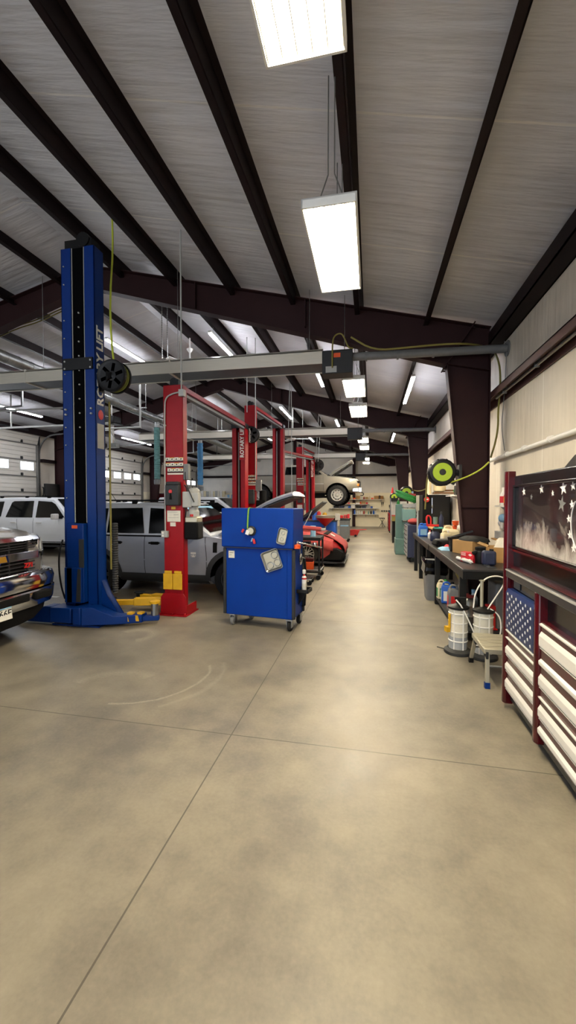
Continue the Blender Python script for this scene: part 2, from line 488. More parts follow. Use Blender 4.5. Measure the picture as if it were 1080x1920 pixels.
def mir(p): return (2 * XC - p[0], p[1])
for k, Y in enumerate(FR + [Y1 - .15]):
    end = (k == len(FR))
    for s in (0, 1):
        g = mir if s else (lambda p: p)
        if not end:
            m = MB()
            m.prism([g(q) for q in [(1.85, 0), (1.85, 4.0), (1.2, 4.0), (1.6, 0)]], 'Y', Y - .006, Y + .006)
            slab_along(m, g((1.6, 0)), g((1.2, 4.0)), Y - .1, Y + .1, .014)
            slab_along(m, g((1.85, 0)), g((1.85, 4.45)), Y - .1, Y + .1, .014)
            slab_along(m, g((1.22, 3.98)), g((1.85, 3.84)), Y - .1, Y + .1, .014)
            slab_along(m, g((1.45, 1.65)), g((1.85, 1.65)), Y - .075, Y + .075, .03)
            x0, x1 = sorted((g((1.52, 0))[0], g((1.95, 0))[0]))
            m.box(x0, x1, Y - .12, Y + .12, 0, .02)
            struct('column', m, 'steel_red')
        m = MB()
        dz = .0 if not end else .18
        m.prism([g(q) for q in [(1.85, ztop(1.85)), (XC, ztop(XC)), (XC, 5.95 + dz), (1.2, 4.0 + dz), (1.85, 4.0 + dz)]], 'Y', Y - .006, Y + .006)
        slab_along(m, g((1.85, ztop(1.85) - .015)), g((XC, ztop(XC) - .015)), Y - .1, Y + .1, .015)
        slab_along(m, g((1.2, 3.985 + dz)), g((XC, 5.935 + dz)), Y - .1, Y + .1, .015)
        for xx in (-1.15, -3.2):
            a = g((xx, 0))[0]
            m.box(a - .008, a + .008, Y - .08, Y + .08, ztop(xx) - .5 + .04 * xx * 0, ztop(xx) - .02)
        # knee splice plate with bolts
        if not end:
            a = [g((1.14, 3.9)), g((1.62, ztop(1.62) + .02))]
            slab_along(m, a[0], a[1], Y - .1, Y + .1, .02)
            for t in (.02, .14, .55, .9):
                for yy in (-.06, .06):
                    px_ = a[0][0] + (a[1][0] - a[0][0]) * t; pz_ = a[0][1] + (a[1][1] - a[0][1]) * t
                    m.cyl((px_ - .02, Y + yy, pz_), (px_ + .04, Y + yy, pz_), .014, n=6)
        struct('roof_beam', m, 'steel_red')

# purlins: Z sections along the building, on both slopes
PUR = [.9 - 1.12 * i for i in range(6)]
for x in PUR + [2 * XC - q for q in PUR]:
    z = ztop(x); sg = -1 if x > XC else 1
    m = MB()
    m.box(x - .006, x + .006, Y0, Y1, z - .12, z + .1)
    m.box(x, x + sg * .075, Y0, Y1, z - .12, z - .11)
    m.box(x, x - sg * .07, Y0, Y1, z + .09, z + .1)
    struct('roof_purlin', m, 'purlin_red')['label'] = 'dark brown roof purlin'

# overhead doors with panels, panes, struts and tracks
def overhead_door(i, a, b):
    o = struct('door_%d' % i, MB().box(XL - .02, XL - .015, a, b, 0, 4.28), 'door_white')
    zs = [0, .28, .89, 1.5, 2.11, 2.71, 3.32, 3.94, 4.5]
    m = MB(); x = XL + .03
    for k in range(len(zs) - 1):
        lean = .16 if k == 7 else 0
        for q in range(4):   # ribbed sections
            h0 = zs[k] + (zs[k + 1] - zs[k]) * q / 4 + .006; h1 = zs[k] + (zs[k + 1] - zs[k]) * (q + 1) / 4 - .004
            f0, f1 = q / 4 * lean, (q + 1) / 4 * lean
            m.add([(x + f0, a, h0), (x + f0, b, h0), (x + f1, b, h1), (x + f1, a, h1), (x + f0 - .04, a, h0), (x + f0 - .04, b, h0), (x + f1 - .04, b, h1), (x + f1 - .04, a, h1)],
                  [(0, 1, 2, 3), (7, 6, 5, 4), (0, 4, 5, 1), (3, 2, 6, 7), (0, 3, 7, 4), (1, 5, 6, 2)])
    part(o, 'door_panels', m, 'door_white')
    m = MB()
    for k in range(1, 8): m.box(x - .01, x + .045, a + .02, b - .02, zs[k] - .02, zs[k] + .02)
    m.box(x - .01, x + .06, b - .07, b, 0, 3.94); m.box(x - .01, x + .06, a, a + .07, 0, 3.94)
    part(o, 'door_strut', m, 'door_seam')
    m = MB(); n = 0
    for k in range(1, 8):
        for t in (.2, .5, .8):
            y = a + (b - a) * t
            m.box(x, x + .06, y - .03, y + .03, zs[k] + .01, zs[k] + .12); m.cyl((x + .05, y - .02, zs[k] + .06), (x + .05, y + .02, zs[k] + .06), .03, n=8)
    part(o, 'door_hinge', m, 'dark_grey')
    for t in (.115, .405, .69, .87)[:3] if i == 1 else (.13, .39, .63, .86)[:4]:
        y = b - .48 - 1.1 * [.115, .405, .69].index(t) - .3 if i == 1 else a + (b - a) * t - .28
        f = part(o, 'door_window', MB().box(x - .005, x + .02, y - .04, y + .6, 2.92, 3.28), 'white')
        part(f, 'pane', MB().box(x + .018, x + .024, y, y + .56, 2.96, 3.24), 'daylight')
    for y in (a - .06, b + .06):
        pts = [(XL + .06, y, .02), (XL + .06, y, 3.6)] + [(XL + .06 + .75 * (1 - cos(q)), y, 3.6 + .75 * sin(q)) for q in [radians(v) for v in (15, 30, 45, 60, 75, 90)]] + [(XL + 3.2, y, 4.45)]
        m = MB().tube(pts, .035, n=4)
        m.box(XL + 3.15, XL + 3.2, y - .02, y + .02, 4.45, zroof(XL + 3.2))
        part(o, 'door_rail', m, 'galv')
    part(o, 'torsion_bar', MB().cyl((XL + .2, a - .1, 4.42), (XL + .2, b + .1, 4.42), .02).cyl((XL + .2, a + .6, 4.42), (XL + .2, b - .6, 4.42), .04), 'dark_grey')
    m = MB(); m.box(XL + .002, XL + .05, a - .12, a, 0, 4.3); m.box(XL + .002, XL + .05, b, b + .12, 0, 4.3)
    part(o, 'door_jamb', m, 'dark_grey')
for i, (a, b) in enumerate(DOORS): overhead_door(i + 1, a, b)
# pipe and conduit on the right wall
m = MB(); m.cyl((2.0, -3, 2.47), (2.0, 7.5, 2.45), .03)
for y in (.6, 2.2, 3.9, 5.1, 5.9, 6.6): m.cyl((2.0, y, 2.46), (2.0, y + .05, 2.46), .042)
solo('wall_pipe', m, 'white', 'long pale horizontal pipe fixed to the right wall above the toolbox', 'pipe', org=(2.0, 2, 2.46))
m = MB(); m.cyl((1.945, Y0 + .2, 3.40), (1.945, 7.0, 3.40), .022)
for y in (1.2, 2.6, 4.0, 5.4, 6.6): m.box(1.915, 1.975, y, y + .03, 3.37, 3.475)
solo('conduit', m, 'galv', 'grey steel conduit running under the dark red wall girt', 'conduit', org=(1.945, 2, 3.4))
# ================================================================ HUNG FROM THE ROOF
def bay_light():
    t = thing('high_bay_light', 'x', 'light')
    m = MB()
    w, d, h = .20, .60, .07
    m.box(-w, w, -d, d, h - .01, h)
    for a in ((-w, -w + .012, -d, d), (w - .012, w, -d, d), (-w, w, -d, -d + .012), (-w, w, d - .012, d)): m.box(*a, 0, h)
    m.box(-.1, .1, -d * .8, d * .8, h, h + .05)
    part(t, 'housing', m, 'white')
    m = MB()
    for i in range(5):
        x = -.148 + i * .074
        m.prism([(x - .037, .015), (x - .02, .058), (x + .02, .058), (x + .037, .015), (x + .034, .015), (x + .018, .054), (x - .018, .054), (x - .034, .015)], 'Y', -d + .013, d - .013)
    part(t, 'reflector', m, 'lamp_reflector')
    for i in range(5):
        x = -.148 + i * .074
        part(t, 'lamp', MB().cyl((x, -d + .05, .03), (x, d - .05, .03), .013, n=8), 'bay_lamp')
    for sx in (-.12, .12):
      for sy in (-.4, .4):
        m = MB(); m.cyl((sx, sy, h + .04), (sx * .2, sy, h + .3), .005, n=5); m.cyl((sx * .2, sy, h + .3), (sx * .2, sy, 1.1), .005, n=5)
        part(t, 'hanging_chain', m, 'galv')
    return t
BL = [(-.325, 1.4, 3.9, 'x'), (-.31, 3.52, 3.86, 'high bay light hanging before the nearest dark roof beam'),
      (-.32, 7.72, 3.86, 'high bay light just beyond the near heater burner box'),
      (-.31, 9.75, 3.87, 'high bay light hanging just before the second dark roof beam'),
      (-.31, 15.2, 4.0, 'high bay light under the second heater burner box, upper of a pair'), (-.30, 17.35, 4.0, 'high bay light, lower of the close pair past the second heater'),
      (-.31, 22.0, 4.0, 'small far high bay light hanging highest by the back wall'), (-.31, 24.1, 4.0, 'farthest and smallest high bay light by the back wall')]
b0 = bay_light()
for i, (x, y, z, lab) in enumerate(BL):
    o = b0 if i == 0 else dup(b0)
    o.location = (x, y, z); o['label'] = 'bright ' + lab if i else 'bright white high bay light hanging overhead in the nearest bay'
    o['group'] = 'high bay lights over the aisle'

def strip_light():
    t = thing('strip_light', 'x', 'light')
    m = MB(); m.box(-.04, .04, -1.2, 1.2, .018, .06)
    part(t, 'housing', m, 'white')
    for sx in (-.026, .026):
        for a, b in ((-1.19, -.02), (.02, 1.19)):
            part(t, 'lamp', MB().cyl((sx, a, .0), (sx, b, .0), .013, n=8), 'strip_lamp')
    for sy in (-1, 1): part(t, 'hanging_chain', MB().cyl((0, sy, .07), (0, sy, .26), .004, n=5), 'galv')
    return t
s0 = strip_light()
SL = [(.88, 10.4, 'lit strip light on the right hand roof purlin past the nearest beam'), (.88, 17.6, 'lit strip light far down the right hand purlin past the second beam'),
      (-1.37, 10.3, 'lit strip light just under the near heater end'), (-1.42, 17.6, 'lit strip light past the second beam, left of the bay lights'),
      (-3.62, 9.9, 'lit strip light above the middle of the near heater'), (-3.66, 17.3, 'lit strip light behind the second roof beam beyond the tall red lift'),
      (-6.45, 10.15, 'long lit strip light beside the black hose reel of the blue lift'), (-6.46, 17.3, 'lit strip light seen just under the overhead bar of the near red lift'),
      (-11.0, 10.6, 'lit strip light by the near overhead door top'), (-11.0, 17.5, 'lit strip light above the middle overhead door'),
      (-8.8, 17.5, 'lit strip light over the white car bay left of the red lift'), (-8.8, 10.2, 'lit strip light hidden partly behind the blue lift column'),
      (-3.66, 24.6, 'lit strip light in the farthest bay near the ridge'), (-6.45, 24.6, 'lit strip light in the farthest bay left of the ridge')]
for i, (x, y, lab) in enumerate(SL):
    o = s0 if i == 0 else dup(s0)
    o.location = (x, y, ztop(x) - .34); o['label'] = lab; o['group'] = 'strip lights under the roof purlins'

def heater(Y, xl, lab, flab, xr=-.81, stick=True):
    zt_ = 4.24
    t = thing('tube_heater', lab, 'heater', (xl, Y, zt_), group='overhead tube heaters')
    def zz(x): return .006 * (xr - x)     # hangs a touch higher at its left end
    m = MB()
    def sheet(poly): # y,z cross section swept along x with the slight slope
        a = [(xl, Y + q[0], zt_ + q[1] + zz(xl)) for q in poly]; b = [(xr, Y + q[0], zt_ + q[1]) for q in poly]
        m.ring([a, b])
    sheet([(0, -.215), (.012, -.215), (.012, 0), (0, 0)])
    sheet([(0, 0), (.0, -.012), (.14, .06), (.40, .06), (.52, -.012), (.52, 0), (.40, .075), (.14, .075)])
    sheet([(.508, -.215), (.52, -.215), (.52, 0), (.508, 0)])
    n = int((xr - xl) / 3.05)
    for i in range(1, n + 1):
        x = xr - 3.05 * i + .3; m.box(x, x + .03, Y - .004, Y + .524, zt_ - .222 + zz(x), zt_ + .03 + zz(x))
    part(t, 'reflector', m, 'alu', world=True)
    m = MB()
    a = [(xl, Y + q[0], zt_ + q[1] + zz(xl)) for q in [(.012, -.2), (.508, -.2), (.508, -.185), (.012, -.185)]]
    b = [(xr, Y + q[0], zt_ + q[1]) for q in [(.012, -.2), (.508, -.2), (.508, -.185), (.012, -.185)]]
    m.ring([a, b])
    part(t, 'inner_shade_panel', m, 'heater_inner_shade', world=True)  # added plate: closes the open trough and stands for its shaded inside
    m = MB(); m.box(xr, xr + .5, Y, Y + .3, zt_ - .39, zt_ - .02); m.box(xr + .003, xr + .497, Y + .003, Y + .297, zt_ - .02, zt_ - .005)
    bx = part(t, 'burner_box', m, 'dark_grey', world=True, bevel=.01)
    if stick:
        part(bx, 'warning_sticker', MB().box(xr + .19, xr + .30, Y - .003, Y, zt_ - .13, zt_ - .06), 'orange', world=True)
        part(bx, 'cover_plate', MB().box(xr + .06, xr + .24, Y - .003, Y, zt_ - .37, zt_ - .27), 'light_grey', world=True)
        part(bx, 'gas_hose', MB().tube([(xr + .17, Y - .02, zt_ - .3), (xr + .17, Y - .02, zt_ + .05), (xr + .19, Y, zt_ + .22), (xr + .3, Y + .02, zt_ + .27), (xr + .36, Y + .02, zt_ + .2), (xr + .42, Y + .05, zt_ + .03), (xr + .5, Y + .1, zt_ + .03)], .012, smooth=2), 'hose_yellow', world=True)
    m = MB(); m.cyl((xr + .5, Y + .15, zt_ - .09), (XR - .01, Y + .15, zt_ - .13), .065, n=18)
    for x in (xr + .7, xr + 1.2, xr + 1.75): m.cyl((x, Y + .15, zt_ - .1 - (x - xr) * .014), (x + .03, Y + .15, zt_ - .1 - (x - xr) * .014), .069, n=18)
    m.cyl((XR - .02, Y + .15, zt_ - .13), (XR - .004, Y + .15, zt_ - .13), .12, n=18)
    part(t, 'flue_pipe', m, 'mid_grey', world=True)
    for x in [xr - .25, xr + .35] + [xr - 2.7 - 2.9 * i for i in range(3) if xr - 2.7 - 2.9 * i > xl]:
        m = MB(); m.cyl((x, Y + .26, zt_ + .05), (x, Y + .26, zroof(x)), .006, n=5)
        part(t, 'hanging_chain', m, 'galv', world=True)
    return t
heater(6.68, -8.6, 'long bright metal tube heater crossing in front of the blue lift, with dark burner box', 'near')
heater(13.8, -8.6, 'tube heater crossing just in front of the second roof beam, behind the first red lift', 'mid', stick=False)
heater(21.0, -9.4, 'farthest tube heater, crossing above the lifted pickup', 'far', stick=False)

def fan(x, y, z, lab, a0):
    t = thing('ceiling_fan', lab, 'fan', (x, y, z), group='white ceiling fans')
    part(t, 'downrod', MB().cyl((0, 0, .1), (0, 0, zroof(x) - z), .02, n=8).lathe([(.03, .35), (.08, .42), (.08, .45)], n=12), 'white')
    part(t, 'motor', MB().lathe([(.03, -.06), (.10, -.04), (.13, 0), (.12, .06), (.05, .12), (.03, .2)], n=18), 'white')
    for i in range(3):
        a = a0 + i * 2 * pi / 3
        m = MB(); c, s = cos(a), sin(a)
        P = [(.1, -.03), (.22, -.06), (.72, -.07), (.75, 0), (.72, .07), (.22, .06), (.1, .03)]
        m.ring([[(c * u - s * v, s * u + c * v, .0 + v * .35 + dz) for u, v in P] for dz in (0, .014)])
        part(t, 'blade', m, 'white')
fan(-4.72, 10.0, 5.05 + .28, 'white three bladed ceiling fan above the near heater', .1)
fan(-3.35, 17.2, 4.45, 'white ceiling fan seen small beside the second tall red column', .15)
fan(-8.3, 16.5, 4.75, 'white ceiling fan left of the far blue hose', .6)

# exhaust extraction duct along the building and its drop hoses
m = MB()
ya, yb = 4.0, 25.5
m.cyl((-7.2, ya, 4.66), (-7.2, yb, 4.44), .12, n=20)
for i in range(70):
    y = ya + .1 + i * .3
    if y < yb: m.cyl((-7.2, y, 4.66 - (y - ya) * .0102), (-7.2, y + .02, 4.66 - (y - ya) * .0102), .125, n=20)
d = solo('exhaust_duct', m, 'galv', 'long spiral galvanised exhaust duct running down the shop left of the lifts', 'duct', org=(-7.2, ya, 4.6))
for y in (5.5, 8.5, 11.8, 15.2, 18.5, 21.8):
    m = MB()
    for sx in (-1, 1): m.cyl((-7.2 + sx * .1, y, 4.66), (-7.2 + sx * .1, y, zroof(-7.2)), .008, n=5)
    m.box(-7.32, -7.08, y - .02, y + .02, 4.74, 4.77)
    part(d, 'hanger', m, 'galv', world=True, org=Vector((-7.2, ya, 4.6)))
def drop_hose(y, z1, z0, r, material, lab, ribs):
    t = thing('exhaust_hose', lab, 'hose', (-7.2, y, z1), group='exhaust drop hoses')
    zt_ = 4.66 - (y - ya) * .0102 - .1
    part(t, 'duct_collar', MB().lathe([(.075, zt_ - z1), (.085, zt_ - z1 - .05), (.085, zt_ - z1 - .2), (.07, zt_ - z1 - .24)], n=16), 'galv')
    prof = []; n = int((z1 - z0) / ribs); zz0 = zt_ - z1 - .2
    for i in range(n):
        h = zz0 - (zz0 + z1 - z0) * i / n; st = (zz0 + z1 - z0) / n
        prof += [(r, h), (r * .86, h - st * .35), (r * .86, h - st * .65)]
    m = MB().lathe(prof, n=16)
    part(t, 'hose', m, material)
    part(t, 'nozzle', MB().cyl((0, 0, z0 - z1), (0, 0, z0 - z1 - .16), r * 1.02).cyl((-r * .6, 0, z0 - z1 - .02), (-r * .8, -.02, z0 - z1 + .18), .012, n=6), 'mid_grey')
drop_hose(12.65, 4.45, 2.5, .11, 'green_hose', 'grey green ribbed exhaust hose hanging left of the near red lift column', .055)
drop_hose(16.2, 4.4, 2.39, .13, 'blue_hose', 'smooth blue exhaust hose hanging right of the near red lift column', .2)
drop_hose(23.4, 4.2, 3.04, .13, 'green_hose', 'small dark green exhaust hose hanging behind the lifted pickup bed', .07)

# door opener hung left, with its rail
t = thing('door_opener', 'black motor on a white hanging post in front of the middle overhead door', 'opener', (-8.05, 11.4, 4.3))
part(t, 'motor_box', MB().box(-8.25, -7.85, 11.2, 11.6, 4.22, 4.42).box(-8.3, -7.8, 11.15, 11.65, 4.18, 4.22), 'black', world=True, bevel=.02)
part(t, 'post', MB().box(-8.08, -8.0, 11.36, 11.44, 3.55, 4.2).box(-8.05, -8.04, 11.38, 11.42, 4.42, zroof(-8.05)), 'white', world=True)
part(t, 'clamp', MB().box(-8.15, -7.85, 11.3, 11.5, 3.45, 3.58), 'galv', world=True)
m = MB(); m.cyl((-9.5, 11.2, 4.02), (-6.9, 11.2, 4.02), .03, n=8); m.cyl((-6.93, 11.2, 4.02), (-6.93, 11.2, 5.6), .03, n=8); m.bar((-8.0, 11.2, 4.0), (-7.75, 11.2, 3.6), .04, .02)
solo('support_pipe', m, 'light_grey', 'white angled support pipe hanging by the door opener left of the green hose', 'pipe', org=(-8, 11.2, 4))
m = MB()
m.bar((-11.5, 9.2, 4.2), (-7.6, 9.2, 4.2), .05, .04); m.bar((-7.65, 9.2, 4.2), (-7.85, 9.25, 4.75), .03, .03); m.bar((-7.75, 9.2, 4.2), (-7.75, 9.2, zroof(-7.75)), .03, .03)
solo('door_support_bar', m, 'light_grey', 'light metal angle bar hanging left of the blue column, above the near door track', 'bar', org=(-9, 9.2, 4.2))
m = MB(); m.bar((-12.3, 10.6, 4.05), (-7.6, 10.6, 4.05), .04, .05)
for x in (-11, -8): m.bar((x, 10.6, 4.05), (x, 10.6, zroof(x)), .03, .03)
solo('door_support_bar', m, 'light_grey', 'lower light metal angle bar crossing left of the blue column near the lit strip light', 'bar', org=(-9, 10.6, 4.05))
# pull chains and rods
for a, b in (((305, 560), (304, 672)), ((312, 560), (314, 672))):
    p = PY(*a, 8.3); q = PY(*b, 8.3)
    m = MB(); n = 26
    for i in range(n):
        z = q.z + (zroof(q.x) - q.z) * i / n; m.box(q.x - .008, q.x + .008, 8.292, 8.308, z, z + (zroof(q.x) - q.z) / n * .7)
        m.box(q.x - .003, q.x + .003, 8.297, 8.303, z, z + (zroof(q.x) - q.z) / n)
    solo('hanging_chain', m, 'galv', 'thin chain hanging from the roof left of the tall white lift conduit, ' + ('left' if a[0] == 305 else 'right') + ' of two', 'chain', group='chains above the near heater', org=(q.x, 8.3, q.z))
m = MB(); m.tube([PY(560, 627, 8.0), PY(690, 652, 8.0)], .012); m.tube([PY(575, 630, 8.0), PY(577, 655, 8.0), PY(582, 661, 7.2)], .012, smooth=1)
solo('gas_pipe', m, 'mid_grey', 'thin grey gas pipe running above the near heater burner box', 'pipe', org=PY(600, 640, 8.0))
# wires draped across the left
m = MB(); m.tube([PY(0, 627, 7.4), PY(30, 612, 7.4), PY(75, 598, 7.4), PY(113, 580, 7.4), PY(160, 560, 7.4)], .012, smooth=1)
m.tube([PY(0, 631, 7.4), PY(30, 617, 7.4), PY(75, 603, 7.4), PY(113, 585, 7.4), PY(160, 564, 7.4)], .012, smooth=1)
solo('cable_pair', m, 'hose_yellow', 'pair of pale cables draped under the roof left of the blue column', 'cable', org=PY(75, 600, 7.4))
# air line on the right wall up to the roof
m = MB(); YW = 6.55
pts = [PY(658, 632, YW), PY(700, 657, YW), PY(760, 652, YW), PY(830, 645, YW), PY(880, 644, YW), PX(917, 651, 1.93), PX(930, 663, 1.98), PX(938, 690, 1.99), PX(938, 730, 1.99), PX(934, 770, 1.97), PX(934, 800, 1.99), PX(929, 830, 1.97), PX(920, 858, 1.9)]
m.tube(pts, .015, smooth=2)
solo('air_hose', m, 'hose_yellow', 'yellow air hose along the flue pipe and down the right wall beside the nearest column', 'hose', org=PX(938, 700, 1.99))
m = MB(); m.tube([PX(946, 640, 2.0), PX(950, 660, 2.02), PX(948, 700, 2.02), PX(944, 760, 2.02), PX(940, 800, 2.02), PX(946, 845, 2.02)], .006, smooth=2)
solo('thin_cable', m, 'mid_grey', 'thin grey cable hanging down the right wall beside the yellow air hose', 'cable', org=PX(948, 700, 2.02))
# ================================================================ LIFTS
def column_shape(x0, x1, yb, yf, z0, z1, lip, tk=.012):
    """channel open towards yf: back plate at yb, two sides, two lips"""
    m = MB(); s = 1 if yf > yb else -1
    m.box(x0, x1, yb, yb + s * tk, z0, z1)
    m.box(x0, x0 + tk, yb, yf, z0, z1); m.box(x1 - tk, x1, yb, yf, z0, z1)
    m.box(x0, x0 + lip, yf - s * tk, yf, z0, z1); m.box(x1 - lip, x1, yf - s * tk, yf, z0, z1)
    return m
def arm(parent, root, tip, w, h, z, material, pad_h, tips='black', name='swing_arm'):
    root, tip = Vector(root), Vector(tip); d = (tip - root); L_ = d.length; d.normalize()
    mid = root + d * L_ * .6
    m = MB(); m.bar((root.x, root.y, z), (mid.x, mid.y, z), w, h)
    m.bar((mid.x, mid.y, z - .01), (tip.x, tip.y, z - .01), w * .7, h * .7)
    m.cyl((root.x, root.y, z - h * .8), (root.x, root.y, z + h * .8), w * .55)
    a = part(parent, name, m, material, world=True, bevel=.006)
    m = MB(); m.lathe([(.05, z - .05), (.06, z), (.055, z + pad_h * .8), (.09, z + pad_h * .85), (.09, z + pad_h)], (tip.x, tip.y, 0), n=16)
    part(a, 'lift_pad', m, tips, world=True)
    return a

def lettering(parent, txt, size, M4, name='sign_lettering', material='white'):
    m = MB().text(txt, size, M4, ext=.0015, bold=.03)
    o = part(parent, name, m, material, world=True, smooth=0)
    return o
def face_minus_y(x, y, z, up=False):
    """text plane facing the viewer (-Y); up: reading upwards"""
    M4 = Matrix.Translation((x, y, z)) @ Matrix.Rotation(pi / 2, 4, 'X')
    return M4 @ Matrix.Rotation(pi / 2, 4, 'Z') if up else M4
def face_plus_x(x, y, z, up=False):
    M4 = Matrix.Translation((x, y, z)) @ Matrix.Rotation(pi / 2, 4, 'Z') @ Matrix.Rotation(pi / 2, 4, 'X')
    return M4 @ Matrix.Rotation(pi / 2, 4, 'Z') if up else M4
def face_minus_x(x, y, z, up=False):
    M4 = Matrix.Translation((x, y, z)) @ Matrix.Rotation(-pi / 2, 4, 'Z') @ Matrix.Rotation(pi / 2, 4, 'X')
    return M4 @ Matrix.Rotation(pi / 2, 4, 'Z') if up else M4

def placards(parent, x0, x1, y, z0, z1):
    """rows of small pictogram plates"""
    m = MB(); n = 3; hh = (z1 - z0) / 3.45
    for r in range(n):
        zt_ = z1 - r * (z1 - z0) / 3.15
        xs = x0 + (.12 if r == 2 else .04 if r == 1 else 0) * (x1 - x0)
        m.box(xs, x1, y - .004, y, zt_ - hh * .62, zt_, 0)
        m.box(xs, x1, y - .004, y, zt_ - hh * .86, zt_ - hh * .64, 1)
        for q in range(4):
            w = (x1 - xs) / 4; xa = xs + w * q + w * .25
            m.prism([(xa, zt_ - hh * .45), (xa + w * .5, zt_ - hh * .45), (xa + w * (.25 + .1 * (q % 2)), zt_ - hh * .15)], 'Y', y - .006, y - .003, 1)
            m.box(xs + w * q, xs + w * q + w * .04, y - .006, y - .003, zt_ - hh * .86, zt_, 1)
            if (q + r) % 2: m.box(xs + w * q + w * .05, xs + w * (q + 1), y - .006, y - .004, zt_ - hh * .12, zt_, 2)
    m.box(x0 + .12 * (x1 - x0), x1, y - .004, y, z0, z0 + hh * .3, 0)
    part(parent, 'instruction_placard', m, ['paper', 'black', 'yellow'], world=True)

# ---------------- blue lift
bl = thing('two_post_lift', 'tall blue two post lift column with carriage, swing arms and white lettering on its side', 'car lift', (-3.96, 5.12, 0))
xa, xb = -4.31, -3.78; HB = 5.3
m = column_shape(xa, xb, 5.20, 5.0, .01, HB, .157, .014)
for z in [HB - .25 * i for i in range(16)]:
    if int(z * 4) % 3: m.cyl((xa + .05, 4.985, z), (xa + .05, 5.0, z), .010, n=8, m=1)
for z in (3.72, 3.62, 3.05, 2.98):
    for x in (xa + .06, xb - .06): m.cyl((x, 4.97, z), (x, 5.0, z), .014, n=8, m=1)
for z in [4.4 - .2 * i for i in range(9)]: m.cyl(((xa + xb) / 2, 5.005, z), ((xa + xb) / 2, 5.022, z), .012, n=8, m=1)
part(bl, 'column', m, ['blue_paint', 'light_grey'], world=True, bevel=.006)
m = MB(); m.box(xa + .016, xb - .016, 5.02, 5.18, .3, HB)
part(bl, 'recess_shade', m, 'void_black', world=True)  # black block filling the open channel; the shade inside is its colour
m = MB()
for x in (xa + .165, xb - .175): m.box(x, x + .008, 5.008, 5.018, 1.45, HB)
part(bl, 'lift_cable', m, 'light_grey', world=True)
part(bl, 'cross_strap', MB().box(xa + .03, xb - .03, 4.975, 4.999, 3.6, 3.76), 'black', world=True)
m = MB(); m.box(xa + .09, xb - .17, 4.93, 5.15, .32, 1.44); m.box(xa + .07, xa + .2, 4.90, 4.95, .32, .82); m.box(xa + .1, xb - .19, 4.90, 4.94, .32, .82)
ca = part(bl, 'carriage', m, 'blue_paint', world=True, bevel=.01)
m = MB(); m.box(-4.02, -3.94, 4.925, 4.93, .82, 1.22); m.prism([(-4.05, .34), (-3.98, .34), (-3.97, .80), (-4.02, .80)], 'Y', 4.893, 4.9)
part(ca, 'rubber_guard', m, 'dark_grey', world=True)
part(ca, 'tag', MB().box(-4.13, -4.04, 4.925, 4.93, 1.37, 1.415), 'orange', world=True)
part(bl, 'latch_rod', MB().cyl((-3.94, 5.06, 1.4), (-3.95, 5.05, 2.25), .02).cyl((-3.95, 5.05, 2.25), (-3.96, 5.05, 2.4), .012), 'black', world=True)
# base: plate and flared gussets, arm housings
m = MB(); m.box(xa - .12, xb + .10, 4.88, 5.45, 0, .02)
m.prism([(xb, .02), (xb + .33, .02), (xb + .30, .10), (xb + .08, .42), (xb, .62)], 'Y', 5.08, 5.1)
m.prism([(xb, .02), (xb + .33, .02), (xb + .30, .10), (xb + .08, .42), (xb, .62)], 'Y', 5.18, 5.2)
m.add([(xb, 5.08, .62), (xb, 5.2, .62), (xb + .08, 5.2, .42), (xb + .08, 5.08, .42), (xb + .30, 5.2, .1), (xb + .30, 5.08, .1), (xb + .33, 5.2, .02), (xb + .33, 5.08, .02)], [(0, 3, 2, 1), (3, 5, 4, 2), (5, 7, 6, 4)])
part(bl, 'base', m, 'blue_paint', world=True)
m = MB(); m.box(-4.40, -4.06, 4.80, 5.06, .06, .27); m.box(-4.02, -3.9, 4.78, 5.06, .05, .29)
part(bl, 'arm_yoke', m, 'blue_paint', world=True, bevel=.012)
m = MB(); m.prism([(-4.40, .04), (-4.40, .27), (-4.52, .27), (-4.95, .10), (-4.95, .04)], 'Y', 4.84, 5.02)
m.box(-5.4, -4.93, 4.88, 4.99, .045, .11)
part(bl, 'swing_arm', m, 'blue_paint', world=True, bevel=.01)
m = MB(); m.ring([[(-3.9, 4.80, .04), (-3.9, 4.98, .04), (-3.9, 4.98, .29), (-3.9, 4.80, .29)], [(-3.76, 4.84, .04), (-3.76, 5.02, .04), (-3.76, 5.02, .29), (-3.76, 4.84, .29)],
        [(-3.5, 4.93, .04), (-3.5, 5.1, .04), (-3.5, 5.1, .16), (-3.5, 4.93, .16)], [(-3.16, 5.1, .04), (-3.16, 5.24, .04), (-3.16, 5.24, .155), (-3.16, 5.1, .155)]])
m.bar((-3.2, 5.17, .085), (-2.98, 5.26, .085), .11, .07)
a = part(bl, 'swing_arm', m, 'blue_paint', world=True, bevel=.01)
m = MB()
for x, dz in ((-3.33, 0), (-3.2, .0)):
    y = 5.02 + (x + 3.33) * .35
    m.prism([(x - .05, .15), (x, .15), (x + .02, .07), (x - .03, .07)], 'Y', y - .004, y - .001 + .002, 0)
    m.box(x - .03, x + .04, y + .03, y + .11, .158, .185, 0)
part(a, 'caution_mark', m, 'yellow', world=True)
m = MB(); m.lathe([(.052, .1), (.052, .29), (.03, .29)], (-3.04, 5.24, 0), n=18)
p_ = part(a, 'lift_pad', m, 'steel', world=True)
part(p_, 'pad_cap', MB().lathe([(.05, .285), (.07, .29), (.075, .325), (.05, .33)], (-3.04, 5.24, 0), n=14), 'yellow', world=True)
lettering(bl, 'ROTARY LIFT', .185, face_plus_x(xb + .003, 5.105, 3.66, True))
m = MB(); m.sphere((xb + .004, 5.105, 2.98), .07, sc=(.05, .8, 1)); part(bl, 'round_logo', m, 'red_plastic', world=True)
part(bl, 'paper_label', MB().box(xb, xb + .003, 5.03, 5.17, 2.5, 2.85), 'light_grey', world=True)
